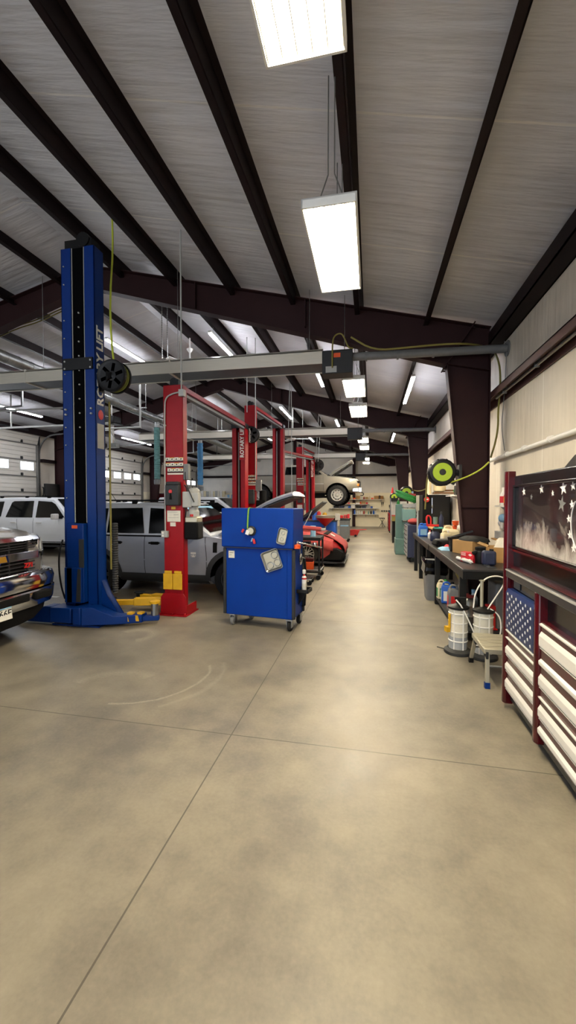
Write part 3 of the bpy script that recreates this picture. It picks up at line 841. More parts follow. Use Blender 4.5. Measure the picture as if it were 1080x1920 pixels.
m = MB(); m.box(xa + .05, xb - .05, 5.02, 5.2, HB, HB + .12); m.cyl((-3.96, 5.0, HB + .1), (-3.96, 5.2, HB + .1), .1)
part(bl, 'top_pulley', m, 'black', world=True)
m = MB(); m.tube([(xa - .03, 5.0, 1.2), (xa - .05, 4.95, 1.05), (xa - .06, 4.95, .8), (xa - .05, 4.97, .55), (xa - .01, 5.0, .35)], .012, smooth=2)
part(bl, 'hydraulic_hose', m, 'black', world=True)
m = MB(); m.cyl((xb + .03, 5.26, .75), (xb + .03, 5.26, 3.2), .014, n=6)
part(bl, 'lift_conduit', m, 'hose_yellow', world=True)
m = MB().lathe([q for i in range(30) for q in ((.045, .4 + i * .035), (.036, .4 + i * .035 + .017))], (xb + .07, 5.3, 0), n=12)
part(bl, 'cable_sleeve', m, 'dark_grey', world=True)

def hose_reel(c, r, lab, hose, disc='black', group=None, bracket_to=None, arms='black', face=1):
    """open reel: two flanges on an axle along Y, hose wound between, arms to the mount"""
    t = thing('hose_reel', lab, 'hose reel', c, group=group)
    for y in (-.06, .06):
        m = MB().lathe([(r * .78, y - .006), (r * .96, y - .012), (r, y - .02), (r, y + .012), (r * .78, y + .006)], axis='Y', n=32)
        for i in range(6):
            a = 2 * pi * i / 6 + .3; m.bar((r * .2 * cos(a), y, r * .2 * sin(a)), (r * .8 * cos(a), y, r * .8 * sin(a)), .05, .012, up=(0, 1, 0))
        m.lathe([(.02, y - .012), (r * .3, y - .008), (r * .3, y + .008)], axis='Y', n=20)
        part(t, 'flange', m, disc)
    part(t, 'drum', MB().lathe([(.02, -.075), (r * .32, -.06), (r * .32, .06), (.02, .075)], axis='Y', n=20), disc)
    m = MB()
    for i in range(5):
        rr = r * (.62 + .06 * i); yy = -.04 + .02 * i
        m.tube([(rr * cos(a), yy, rr * sin(a)) for a in [2 * pi * k / 24 for k in range(25)]], .016, n=6)
    part(t, 'wound_hose', m, hose)
    if bracket_to:
        b = Vector(bracket_to) - Vector(c)
        m = MB()
        for dz in (-.09, .09, .02): m.bar((b.x, b.y - .02, b.z + dz), (0, -.085, dz * .2), .03, .045)
        m.bar((b.x, b.y, b.z - .17), (-.02, -.085, -.02), .03, .04)
        m.box(b.x - .012, b.x, b.y - .06, b.y + .06, b.z - .2, b.z + .14)
        part(t, 'mounting_arm', m, arms)
    return t
hr = hose_reel((-3.55, 5.1, 3.50), .225, 'black hose reel with yellow green hose on the side of the blue lift column', 'hose_lime_dull', bracket_to=(xb + .012, 5.12, 3.5))
m = MB(); m.tube([(-3.55, 5.1, 3.68), (-3.62, 5.14, 4.0), (-3.75, 5.3, 4.7), (-3.9, 5.6, 5.6), (-3.92, 5.62, zroof(-3.9))], .014, smooth=1)
part(hr, 'feed_hose', m, 'hose_lime', world=True)

# ---------------- red lifts: back column faces us closed, front column opens towards us
def red_lift(xc, ya, yb, H, lab, W=.31, xc2=None, W2=None, depth=.14, sign=True, arms_z=.19, rich=False, zs=(2.16, 2.42)):
    xc2 = xc if xc2 is None else xc2; W2 = W2 or W * 1.2
    t = thing('two_post_lift', lab, 'car lift', (xc, (ya + yb) / 2, 0), group='red two post lifts')
    # near column, closed back towards us
    x0, x1 = xc - W / 2, xc + W / 2
    m = column_shape(x0, x1, ya - .12, ya - .12 + depth, .01, H, .09)
    part(t, 'column', m, 'red_paint', world=True, bevel=.008)
    m = MB(); m.box(x0 - .07, x1 + .07, ya - .2, ya + .25, 0, .02)
    m.prism([(x0, .34), (x0 - .05, .28), (x0 - .05, .02), (x1 + .05, .02), (x1 + .05, .28), (x1, .34)], 'Y', ya - .15, ya - .135)
    for x in (x0 - .055, x1 + .045): m.box(x, x + .012, ya - .15, ya + .2, .02, .16)
    for x in (x0 - .04, xc, x1 + .04): m.cyl((x, ya - .175, .02), (x, ya - .175, .045), .016, n=8)
    part(t, 'base', m, 'red_paint', world=True, bevel=.004)
    # front column, channel open to us
    X0, X1 = xc2 - W2 / 2, xc2 + W2 / 2
    m = column_shape(X0, X1, yb + .14, yb - .12, .01, H, W * .34)
    part(t, 'column', m, 'red_paint', world=True, bevel=.008)
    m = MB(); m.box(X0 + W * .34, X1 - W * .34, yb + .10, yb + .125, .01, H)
    part(t, 'recess_shade', m, 'dark_red', world=True)  # darker red plate stands in for the shade inside the channel
    m = MB()
    for q in (.37, .42): m.box(X0 + W * q, X0 + W * q + .012, yb - .02, yb - .01, .6, H - .1)
    part(t, 'lift_cable', m, 'light_grey', world=True)
    m = MB(); m.box(X0 - .04, X1 + .04, yb - .2, yb + .22, 0, .02); m.box(X0 + W * .36, X1 - W * .36, yb - .1, yb + .08, .2, 1.0)
    part(t, 'base', m, 'red_paint', world=True)
    m = MB(); m.box(X0 - .01, X1 + .01, yb - .15, yb + .15, H - .02, H + .1)
    for q in (.2, .5, .8): m.cyl((X0 + (X1 - X0) * q, yb - .1, H + .1), (X0 + (X1 - X0) * q, yb + .1, H + .1), .04)
    part(t, 'top_pulley', m, 'black', world=True)
    m = MB(); m.box(xc - .08, xc + .06, ya - .06, ya + .08, H, H + .1); m.cyl((xc - .03, ya - .05, H + .08), (xc - .03, ya + .05, H + .08), .05)
    part(t, 'top_pulley', m, 'black', world=True)
    # overhead bar
    m = MB(); m.bar((xc + .08, ya, H - .03), (xc2 + .12, yb, H + .07), .09, .075)
    part(t, 'overhead_bar', m, 'red_paint', world=True)
    m = MB(); m.bar((xc + .08, ya, H - .12), (xc2 + .12, yb, H - .02), .075, .045)
    part(t, 'shutoff_bar', m, 'mid_grey', world=True)
    if sign:
        m = MB(); m.box(X1 - .14, X1 + .012, yb - .14, yb - .122, 2.74, 3.62)
        sg = part(t, 'sign_plate', m, 'red_paint', world=True)
        lettering(sg, 'ROTARY LIFT', .128, face_minus_y(X1 - .064, yb - .1425, 3.18, True))
    # arms folded under the car
    for (r, tp) in (((xc - .12, ya - .02), (xc - 1.0, ya - .26)), ((xc - .1, ya + .1), (xc - .8, ya + .22)), ((xc2 - .1, yb - .14), (xc2 - .9, yb - .6)), ((xc2 + .1, yb - .14), (xc2 + .8, yb - .6))):
        arm(t, (r[0], r[1], 0), (tp[0], tp[1], 0), .12, .11, arms_z, 'yellow' if rich else 'dark_grey', .06)
    # wall of notices, control box, power unit
    placards(t, x0 + .03, x1, ya - .122, *zs)
    part(t, 'control_box', MB().box(xc - .09, xc + .13, ya - .22, ya - .12, 1.69, 2.0).prism([(xc - .09, 2.0), (xc + .13, 2.0), (xc + .12, 2.05), (xc - .08, 2.05)], 'Y', ya - .21, ya - .12), 'dark_grey', world=True, bevel=.012)
    return t, x0, x1

A, x0, x1 = red_lift(-2.963, 5.80, 9.35, 3.52, 'near red two post lift beside the silver car, with power unit and yellow toe guards', W=.325, xc2=-3.122, W2=.325, rich=True)
ya = 5.80; yf = ya - .122
cb = MB(); cb.cyl((-2.96, yf - .11, 1.9), (-2.96, yf - .10, 1.9), .028, n=14)
part(A, 'switch_knob', cb, 'red_plastic', world=True)
part(A, 'switch_handle', MB().prism([(-2.975, 1.78), (-2.94, 1.78), (-2.95, 1.88), (-2.965, 1.88)], 'Y', yf - .112, yf - .1), 'matte_black', world=True)
part(A, 'paper_notice', MB().box(-3.07, -2.85, yf - .004, yf, 1.44, 1.61, 0).box(-3.02, -2.93, yf - .004, yf, 1.37, 1.43, 0).box(-2.96, -2.88, yf - .005, yf, 1.545, 1.55, 1).box(-3.05, -2.88, yf - .005, yf, 1.50, 1.503, 1).box(-3.05, -2.9, yf - .005, yf, 1.585, 1.588, 1), ['paper', 'mid_grey'], world=True)
part(A, 'yellow_tag', MB().box(-3.0, -2.93, yf - .004, yf, 1.63, 1.67), 'yellow', world=True)
m = MB(); m.box(-3.15, -3.04, yf - .05, yf, 1.2, 1.3)
ob = part(A, 'outlet_box', m, 'light_grey', world=True, bevel=.006)
part(ob, 'outlet', MB().box(-3.135, -3.105, yf - .055, yf - .049, 1.255, 1.285).box(-3.135, -3.105, yf - .055, yf - .049, 1.212, 1.242), 'white', world=True)
for sx in (-1, 1):
    m = MB(); xx = -2.975 + sx * .08
    m.box(xx - .076, xx + .076, yf - .03, yf - .018, .40, .645); m.box(xx - .06, xx + .06, yf - .02, yf, .645, .685)
    part(A, 'toe_guard', m, 'yellow', world=True, bevel=.004)
m = MB(); m.tube([(x0 + .03, yf - .015, 1.3), (x0 + .03, yf - .015, 3.2), (x0 + .06, yf - .02, 3.33), (x0 + .16, yf - .02, 3.38), (x1 - .03, yf - .02, 3.4)], .012, smooth=2)
m.box(x1 - .04, x1 + .04, yf - .06, yf + .02, 3.33, 3.43)
m.tube([(x1 - .01, yf - .02, 3.43), (x1 - .01, yf - .02, zroof(x1) - .02)], .012)
for z in (1.9, 2.9, 2.3): m.box(x0 + .01, x0 + .05, yf - .02, yf, z, z + .02)
part(A, 'lift_conduit', m, 'light_grey', world=True)
m = MB(); px = -2.68; py = ya - .02
m.lathe([(.085, 1.47), (.085, 1.6), (.07, 1.62), (.07, 1.68), (.09, 1.70), (.09, 1.93), (.05, 1.96)], (px, py, 0), n=18)
m.box(px - .13, px + .02, py - .12, py - .05, 1.66, 1.9); m.box(px + .02, px + .13, py - .13, py - .03, 1.68, 1.88)
m.box(x1 - .01, px - .05, py - .03, py + .03, 1.5, 1.6)
pu = part(A, 'power_unit', m, 'light_grey', world=True, bevel=.006)
part(pu, 'oil_tank', MB().box(px - .12, px + .11, py - .1, py + .12, 1.17, 1.44), 'matte_black', world=True, bevel=.025)
part(pu, 'tank_top', MB().box(px - .11, px + .10, py - .09, py + .11, 1.42, 1.52), 'alu_dull', world=True, bevel=.02)
part(pu, 'filler_cap', MB().cyl((px, py - .07, 1.52), (px, py - .07, 1.555), .03), 'red_plastic', world=True)
part(pu, 'power_cable', MB().tube([(px + .07, py - .14, 1.74), (px + .02, py - .15, 1.85), (px - .06, py - .12, 2.0), (px - .09, py - .1, 2.12), (px - .09, py - .1, 2.2)], .008, smooth=2), 'dark_grey', world=True)
part(A, 'junction_box', MB().box(x1, x1 + .08, ya - .12, ya - .04, 2.08, 2.32), 'mid_grey', world=True, bevel=.006)
part(A, 'side_hose', MB().tube([(x1 + .01, ya - .1, 2.0), (x1 + .05, ya - .1, 1.95), (x1 + .05, ya - .1, 1.8), (x1 + .02, ya - .1, 1.5)], .01, smooth=2), 'black', world=True)

B, b0_, b1_ = red_lift(-3.02, 9.95, 13.1, 4.18, 'taller red two post lift standing behind the near red lift', W=.29, xc2=-3.03, W2=.36, sign=False)
yb_ = 9.95 - .122
part(B, 'power_unit', MB().lathe([(.09, 1.78), (.09, 2.02), (.05, 2.04)], (b1_ + .16, 9.95, 0), n=14).box(b1_ + .02, b1_ + .24, 9.85, 10.05, 1.5, 1.78), 'matte_black', world=True)
part(B, 'junction_box', MB().box(b1_, b1_ + .14, 9.83, 9.92, 2.02, 2.3), 'mid_grey', world=True)
part(B, 'notice_strip', MB().box(b0_ + .02, b0_ + .07, yb_ - .004, yb_, 1.95, 2.2).box(b0_ + .02, b0_ + .3, yb_ - .004, yb_, 1.4, 1.44), 'paper', world=True)
m = MB()
for dx, top in ((-.10, 0), (.12, 0)): m.cyl((b0_ + .18 + dx, 9.8, 2.3 if dx > 0 else 4.0), (b0_ + .18 + dx, 9.8, zroof(-3.1) - .02), .012, n=6)
for dx in (-.02, .02): m.cyl((b1_ + .25 + dx * 3, 13.0, 2.0 if dx > 0 else 3.9), (b1_ + .27 + dx, 13.0, zroof(-2.7) - .02), .012, n=6)
part(B, 'lift_conduit', m, 'light_grey', world=True)
hose_reel(PY(471, 815, 9.62), .20, 'grey hose reel with black hose beside the red lift sign plate', 'black', disc='dark_grey', bracket_to=(-2.93, 9.55, 3.4), arms='light_grey')

C, c0_, c1_ = red_lift(-3.20, 13.75, 17.2, 3.55, 'red two post lift with vertical white lettering, third of the four red lifts', W=.31, xc2=-2.58, W2=.35)
hose_reel(PY(596, 872, 17.45), .26, 'dark hose reel above the pickup cab beside the far lettered lift column', 'black', disc='dark_grey', bracket_to=(-2.42, 17.4, 3.35))
D, d0_, d1_ = red_lift(-3.16, 18.0, 21.2, 4.2, 'farthest red two post lift, tall, holding up the tan pickup', W=.33, xc2=-3.1, W2=.36, sign=False, arms_z=1.98, zs=(2.48, 2.80))
yc_ = 18.0 - .122
part(D, 'paper_notice', MB().box(d0_ + .05, d1_ - .05, yc_ - .004, yc_, 1.33, 1.6), 'paper', world=True)
part(D, 'power_unit', MB().lathe([(.09, 1.68), (.09, 2.15), (.04, 2.18)], (d1_ + .14, 18.0, 0), n=14).box(d1_ + .02, d1_ + .24, 17.9, 18.1, 1.35, 1.68), 'mid_grey', world=True)
part(D, 'lift_conduit', MB().cyl((d1_ - .03, 17.86, 2.8), (d1_ - .03, 17.86, zroof(-3) - .02), .014, n=6), 'light_grey', world=True)
for x in (-2.25, -2.36):
    m = MB(); m.cyl((x, 17.2, 3.45), (x + .15, 17.2, zroof(x + .15) - .05), .012, n=6)
    part(C, 'lift_conduit', m, 'light_grey', world=True)
# ================================================================ VEHICLES
def lerp(a, b, t): return a + (b - a) * t
class Body:
    """body shell lofted along x; stations (x, z bottom, z shoulder, z centre top, half width)"""
    T = [(0, 'b'), (.80, 'b')]
    def __init__(s, st): s.st = st
    def half(s, q):
        x, zb, zs, zt, w = q; h = zs - zb
        return [(0, zb), (w * .82, zb), (w * .95, zb + .10 * h), (w * .992, zb + .35 * h), (w, zb + .6 * h), (w * .99, zb + .85 * h), (w * .955, zs), (w * .80, zs + .65 * (zt - zs)), (w * .45, zt), (0, zt + .012)]
    def at(s, x):
        st = s.st
        for a, b in zip(st, st[1:]):
            if a[0] <= x <= b[0]:
                t = (x - a[0]) / max(b[0] - a[0], 1e-6); return tuple(lerp(i, j, t) for i, j in zip(a, b))
        return st[0] if x < st[0][0] else st[-1]
    def y(s, x, z):
        h = s.half(s.at(x))[1:8]
        for a, b in zip(h, h[1:]):
            if a[1] <= z <= b[1]: return lerp(a[0], b[0], (z - a[1]) / max(b[1] - a[1], 1e-6))
        return h[-1][0] if z > h[-1][1] else h[0][0]
    def mesh(s, m=0):
        rings = []
        for q in s.st:
            h = s.half(q)
            rings.append([(q[0], -y, z) for y, z in h] + [(q[0], y, z) for y, z in h[-2:0:-1]])
        return MB().ring(rings, m)
    def ribbon(s, mb, pts, wd, side, off=.004, m=0, step=.06):
        """thin raised line on the body side following (x,z) points"""
        P = []
        for a, b in zip(pts, pts[1:]):
            n = max(1, int(math.dist(a, b) / step))
            P += [(lerp(a[0], b[0], i / n), lerp(a[1], b[1], i / n)) for i in range(n)]
        P.append(pts[-1])
        q = []
        for i, p in enumerate(P):
            a, b = P[max(i - 1, 0)], P[min(i + 1, len(P) - 1)]
            d = math.hypot(b[0] - a[0], b[1] - a[1]) or 1; nx, nz = -(b[1] - a[1]) / d * wd / 2, (b[0] - a[0]) / d * wd / 2
            for k in (-1, 1):
                x, z = p[0] + nx * k, p[1] + nz * k; q.append((x, side * (s.y(x, z) + off), z))
        n = len(P)
        mb.add(q, [((2*i, 2*i+1, 2*i+3, 2*i+2) if side > 0 else (2*i, 2*i+2, 2*i+3, 2*i+1)) for i in range(n - 1)], m)
    def patch(s, mb, poly, side, off=.006, m=0):
        """panel lying on the body side, given as rows: (x0,x1,z0,z1) split in strips"""
        x0, x1, z0, z1 = poly; nx = max(2, int((x1 - x0) / .15)); nz = max(1, int((z1 - z0) / .06))
        q = []
        for j in range(nz + 1):
            for i in range(nx + 1):
                x, z = lerp(x0, x1, i / nx), lerp(z0, z1, j / nz); q.append((x, side * (s.y(x, z) + off), z))
        fs = []
        for j in range(nz):
            for i in range(nx):
                a = j * (nx + 1) + i; f = (a, a + 1, a + nx + 2, a + nx + 1); fs.append(f if side < 0 else f[::-1])
        mb.add(q, fs, m)

def cut(me_builder, mats, cutters, name):
    """subtract cylinders (wheel arches) from a shell and return the resulting mesh"""
    o = bpy.data.objects.new('shell', me_builder.mesh(name, mats)); COL.objects.link(o)
    tmp = []
    for c in cutters:
        k = bpy.data.objects.new('cutter', c.mesh('cutter', mats)); COL.objects.link(k); tmp.append(k)
        b = o.modifiers.new('cut', 'BOOLEAN'); b.operation = 'DIFFERENCE'; b.object = k; b.solver = 'EXACT'
    bpy.context.view_layer.update()
    me = bpy.data.meshes.new_from_object(o.evaluated_get(bpy.context.evaluated_depsgraph_get()))
    for k in tmp + [o]: bpy.data.objects.remove(k)
    me.name = name
    return me

def wheel(parent, x, y, side, r, w, rim='steel', rim_r=.62, spokes=5, loc_z=None, style='five', tread=False):
    z = r if loc_z is None else loc_z
    m = MB(); s = side
    rr = r * rim_r
    prof = [(rr, -w * .42), (rr * 1.06, -w * .5), (r * .93, -w * .48), (r * .985, -w * .36), (r, -w * .15), (r, w * .15), (r * .985, w * .36), (r * .93, w * .48), (rr * 1.06, w * .5), (rr, w * .42)]
    m.lathe(prof, axis='Y', n=40, cap=False)
    if tread:
        for i in range(28):
            a = 2 * pi * i / 28
            for yy in (-w * .33, w * .33):
                m.rbox((r * 1.0 * cos(a), yy, r * 1.0 * sin(a)), (.05, w * .3, .035), (0, -a + pi / 2, 0))
    o = part(parent, 'wheel', m, 'rubber')
    o.location = (x, y, z)
    m = MB(); yo = s * w * .36
    m.lathe([(rr * 1.02, s * w * .44), (rr * .93, s * w * .42), (rr * .9, s * w * .1), (rr * .9, -s * w * .4)], axis='Y', n=40, cap=False)
    m.lathe([(rr * .95, -s * w * .02), (.02, -s * w * .02)], axis='Y', n=24, m=1)
    n = spokes
    for i in range(n):
        a = 2 * pi * i / n
        def sp(a0, r0, w0, a1, r1, w1):
            c0, c1 = Vector((cos(a0), 0, sin(a0))), Vector((cos(a1), 0, sin(a1)))
            t0, t1 = Vector((-sin(a0), 0, cos(a0))), Vector((-sin(a1), 0, cos(a1)))
            y0, y1 = yo + s * .01, yo - s * .012
            A_ = [c0 * r0 + t0 * w0, c0 * r0 - t0 * w0]; B_ = [c1 * r1 + t1 * w1, c1 * r1 - t1 * w1]
            m.ring([[(p.x, yy, p.z) for p, yy in ((A_[0], y0), (A_[1], y0), (A_[1], y0 - s * .03), (A_[0], y0 - s * .03))],
                    [(p.x, yy, p.z) for p, yy in ((B_[0], y1), (B_[1], y1), (B_[1], y1 - s * .03), (B_[0], y1 - s * .03))]])
        if style == 'steelie':
            if i == 0:
                m.lathe([(rr * .94, yo - s * .03), (rr * .8, yo - s * .035), (rr * .62, yo + s * .005), (rr * .3, yo - s * .02)], axis='Y', n=32, cap=False)
            for k in (0, .5): m.cyl((rr * .72 * cos(a + k * 2 * pi / n), yo - s * .03, rr * .72 * sin(a + k * 2 * pi / n)), (rr * .72 * cos(a + k * 2 * pi / n), yo - s * .005, rr * .72 * sin(a + k * 2 * pi / n)), rr * .09, n=10, m=1)
        elif style == 'mesh':
            sp(a, rr * .2, .014, a + .22, rr * .93, .012); sp(a, rr * .2, .014, a - .22, rr * .93, .012)
        else:
            sp(a, rr * .2, rr * .12, a, rr * .93, rr * .15)
    m.lathe([(.01, yo + s * .022), (rr * .24, yo + s * .016), (rr * .28, yo - s * .02)], axis='Y', n=20)
    for i in range(5):
        a = 2 * pi * (i + .5) / 5; m.cyl((rr * .19 * cos(a), yo + s * .016, rr * .19 * sin(a)), (rr * .19 * cos(a), yo + s * .026, rr * .19 * sin(a)), .011, n=6)
    rm = part(o, 'rim', m, [rim, 'matte_black'])
    return o

def car(name, label, cat, loc, wb, st, paint, tr, gh, wins, arch=None, rim='steel', spokes=5, style='five', tread=False, tw=.24, roof_tone=None,
        seams=(), handles=(), wheel_z=None, group=None, arch_cap=True, wxs=None, ybase=None, pillars='matte_black', tumble=.16):
    """gh: greenhouse (rear bottom x, rear top x, front top x, front bottom x, z base, z roof)"""
    t = thing(name, label, cat, loc, group=group)
    B_ = Body(st); arch = arch or tr * 1.17
    wx = wxs or (-wb / 2, wb / 2); wz = tr if wheel_z is None else wheel_z
    cutters = []
    for x in wx:
        w = B_.at(x)[4]
        for s in (-1, 1):
            cutters.append(MB().cyl((x, s * (w - .36), wz + .02), (x, s * (w + .2), wz + .02), arch, n=36))
    me = cut(B_.mesh(), [paint], cutters, 'body')
    me.polygons.foreach_set('use_smooth', [True] * len(me.polygons)); me.set_sharp_from_angle(angle=radians(38))
    body = bpy.data.objects.new('body', me); COL.objects.link(body); body.parent = t
    for x in wx:
        w = B_.at(x)[4]
        for s in (-1, 1):
            m = MB(); m.cyl((x, s * (w - .34), wz + .02), (x, s * (w - .335), wz + .02), arch * .995, n=36)
            m.lathe([(arch * .99, s * (w - .34)), (arch * .99, s * (w - .03))], (x, 0, wz + .02), axis='Y', n=36, cap=False)
            m.f = [f for f in m.f if min(m.v[i][2] for i in f) > st[1][1] - .02 or len(f) > 8]; m.m = [0] * len(m.f)   # upper part of the liner only
            part(body, 'wheel_well', m, 'void_black')
    for x in wx:
        w = B_.at(x)[4]
        for s in (-1, 1):
            wheel(t, x, s * (w - tw * .5 - .015), s, tr, tw, rim=rim, spokes=spokes, loc_z=wz, style=style, tread=tread)
    if gh:
        xr0, xr1, xf1, xf0, zb, zr = gh
        wbm = [B_.at(x)[4] * .955 for x in (xr0, 0, xf0)]; wb_ = min(wbm[1], .97); wr = wb_ - tumble
        def gy(z): return lerp(wb_, wr, (z - zb) / (zr - zb))
        def top(x):
            if x < xr1: return lerp(zb + .02, zr, (x - xr0) / (xr1 - xr0))
            if x > xf1: return lerp(zr, zb + .02, (x - xf1) / (xf0 - xf1))
            return zr + .025 * sin(pi * (x - xr1) / (xf1 - xr1))
        xs = [xr0] + [lerp(xr0, xr1, q) for q in (.3, .6, .85)] + [xr1] + [lerp(xr1, xf1, q) for q in (.2, .4, .6, .8)] + [xf1] + [lerp(xf1, xf0, q) for q in (.15, .4, .7)] + [xf0]
        rings = []
        for x in xs:
            z = top(x); e = min(.05, (z - zb) * .5)
            h = [(gy(zb) + .0, zb - .04), (gy(min(z - e, zr)), z - e), (gy(min(z, zr)) - .05, z), (gy(min(z, zr)) * .5, z + .015), ]
            rings.append([(x, -y, zz) for y, zz in h] + [(x, y, zz) for y, zz in h[::-1]])
        part(t, 'cabin', MB().ring(rings), roof_tone or paint)
        def glass(poly, nm, off=.008):
            for s in (-1, 1):
                m = MB()
                q = [(x, s * (gy(z) + off), z) for x, z in poly]; q2 = [(x, s * (gy(z) - .01), z) for x, z in poly]
                n = len(q); fs = [tuple(range(n)) if s < 0 else tuple(range(n))[::-1]]
                m.add(q, fs)
                m.add(q + q2, [(i, n + i, n + (i + 1) % n, (i + 1) % n) if s < 0 else (i, (i + 1) % n, n + (i + 1) % n, n + i) for i in range(n)])
                part(t, nm, m, 'glass_dark', smooth=20)
        for w_ in wins: glass(w_, 'side_window')
        # windscreen and rear glass
        for (xa, za, xb, zb_, sg) in ((xf1, zr, xf0, zb + .02, 1), (xr1, zr, xr0, zb + .02, -1)):
            a, b = .06, .93
            p0, p1 = (lerp(xa, xb, a), lerp(za, zb_, a)), (lerp(xa, xb, b), lerp(za, zb_, b))
            d = Vector((xb - xa, zb_ - za)).normalized(); nx, nz = (-d.y, d.x) if sg > 0 else (d.y, -d.x)
            if nz < 0: nx, nz = -nx, -nz
            o_ = .022; q = []
            for (x, z) in (p0, p1):
                yy = gy(z) - .09
                for k in (-1, -.5, 0, .5, 1): q.append((x + nx * o_ * (1 if abs(k) < .9 else .75), k * yy, z + nz * o_ * (1 if abs(k) < .9 else .75)))
            fs = [(i, i + 1, i + 6, i + 5) if sg > 0 else (i, i + 5, i + 6, i + 1) for i in range(4)]
            part(t, 'windscreen' if sg > 0 else 'rear_window', MB().add(q, fs), 'glass_dark')
    for s in (-1, 1):
        for sm in seams:
            m = MB(); B_.ribbon(m, sm, .010, s, .003); part(body, 'door_gap', m, 'matte_black')
    return t, B_, body

# -------- silver SUV in the near red lift bay
st = [(-2.13,.52,.98,1.0,.78), (-2.08,.40,1.08,1.09,.87), (-1.95,.30,1.12,1.13,.92), (-1.2,.25,1.13,1.14,.945), (0,.24,1.13,1.14,.945), (.85,.24,1.12,1.15,.945), (1.1,.25,1.09,1.13,.945), (1.5,.28,1.06,1.10,.94), (1.95,.30,1.02,1.05,.92), (2.15,.36,.96,.98,.86), (2.24,.46,.86,.88,.76)]
sx = -3.735
suv, SB, sbody = car('suv', 'silver grey SUV with raised bonnet parked in the near red lift bay', 'car', (sx, 7.66, 0), 2.70, st, 'car_silver', .365,
    (-2.06, -1.96, .20, .92, 1.12, 1.70),
    [[(-1.92, 1.16), (-1.90, 1.50), (-1.80, 1.60), (-1.22, 1.62), (-1.22, 1.16)], [(-1.17, 1.16), (-1.17, 1.62), (-.50, 1.63), (-.40, 1.16)], [(-.30, 1.16), (-.33, 1.63), (.22, 1.60), (.74, 1.18)]],
    arch=.44, rim='dark_grey', roof_tone='car_silver_sheen', seams=[[(-1.12, 1.12), (-1.12, .8), (-.98, .55), (-.92, .36)], [(-.37, 1.12), (-.36, .36)], [(.82, 1.10), (.86, .75), (.85, .36)], [(.82, 1.12), (1.05, 1.10)]])
for sd in (-1, 1):
    m = MB(); SB.patch(m, (-.9, .88, .25, .43), sd, .018); part(suv, 'sill_cladding', m, 'cladding')
    for x in (-1.35, 1.35):
        if 1:
            m = MB()
            pts = [(x + .475 * cos(a), .385 + .475 * sin(a)) for a in [radians(v) for v in range(-16, 197, 12)]]
            SB.ribbon(m, pts, .09, sd, .014); part(suv, 'arch_cladding', m, 'cladding')
for s in (-1, 1):
    m = MB(); SB.ribbon(m, [(-.95, .68), (.9, .68)], .02, s, .006); part(suv, 'door_crease', m, 'car_silver')
    m = MB(); SB.ribbon(m, [(-1.9, 1.115), (.85, 1.115)], .025, s, .012); part(suv, 'window_sill_trim', m, 'matte_black')
for xh in (-.92, -.16):
    for s in (-1, 1):
        m = MB(); y = s * (SB.y(xh, .98) + .03); m.rbox((xh, y, .99), (.20, .022, .03)); m.rbox((xh - .085, y - s * .015, .99), (.025, .03, .026)); m.rbox((xh + .085, y - s * .015, .99), (.025, .03, .026)); m.rbox((xh, y - s * .026, .985), (.15, .006, .055))
        part(suv, 'door_handle', m, 'matte_black')
for s in (-1, 1):
    m = MB(); m.box(-1.9, .35, s * .70 - .018, s * .70 + .018, 1.755, 1.785)
    for x in (-1.85, -.7, .3): m.box(x - .05, x + .05, s * .70 - .02, s * .70 + .02, 1.70, 1.76)
    part(suv, 'roof_rail', m, 'matte_black')
part(suv, 'roof_aerial', MB().cyl((-1.55, 0, 1.72), (-1.75, 0, 1.98), .006, n=5).sphere((-1.53, 0, 1.73), .05, sc=(1.5, .6, .6)), 'matte_black')
m = MB(); m.box(-.9, .1, -.45, .45, 1.725, 1.74); part(suv, 'sunroof', m, 'glass_dark')
for s in (-1, 1):
    part(suv, 'wing_mirror', MB().rbox((.62, s * 1.03, 1.20), (.14, .2, .16)).rbox((.62, s * .92, 1.14), (.08, .1, .05)), 'matte_black', bevel=.02)
# fender vent, little emblem, badge
for s in (-1, 1):
    m = MB(); SB.patch(m, (.98, 1.06, .84, 1.02), s, .008); part(suv, 'fender_vent', m, 'matte_black')
m = MB(); yb = -(SB.y(.62, .78) + .006)
m.box(.56, .66, yb - .002, yb, .80, .84); m.rbox((.61, yb, .775), (.10, .004, .012)); m.prism([(.575, .75), (.645, .75), (.61, .80)], 'Y', yb - .003, yb)
part(suv, 'door_emblem', m, 'white')
# raised bonnet: outer skin and dark underside, prop and engine
hx0, hz0 = 1.0, 1.14
prof = [(0, 0), (.25, .20), (.55, .40), (.85, .565), (1.1, .67), (1.3, .735), (1.36, .745)]
m = MB(); rings = []
for dx, dz in prof:
    w = .74 - .10 * (dx / 1.4) ** 2; x, z = hx0 + dx, hz0 + dz
    rings.append([(x, -w, z), (x - .03, -w * .5, z + .05), (x - .035, 0, z + .055), (x - .03, w * .5, z + .05), (x, w, z), (x + .02, w * .98, z - .035), (x + .02, -w * .98, z - .035)])
m.ring(rings); part(suv, 'bonnet', m, 'car_silver')
m = MB(); rings = []
for dx, dz in prof[:-1]:
    w = .68 - .10 * (dx / 1.4) ** 2; x, z = hx0 + dx + .03, hz0 + dz - .038
    rings.append([(x, -w, z), (x, w, z), (x + .008, w, z - .02), (x + .008, -w, z - .02)])
m.ring(rings); part(suv, 'bonnet_liner', m, 'dark_grey')
part(suv, 'bonnet_prop', MB().cyl((1.9, -.6, 1.06), (1.75, -.55, 1.62), .008, n=6), 'light_grey')
m = MB(); m.box(1.12, 2.0, -.66, .66, 1.09, 1.125); m.box(1.4, 1.8, -.3, .35, 1.12, 1.2); m.box(1.2, 1.5, -.6, -.35, 1.12, 1.2)
part(suv, 'engine_bay', m, 'matte_black')
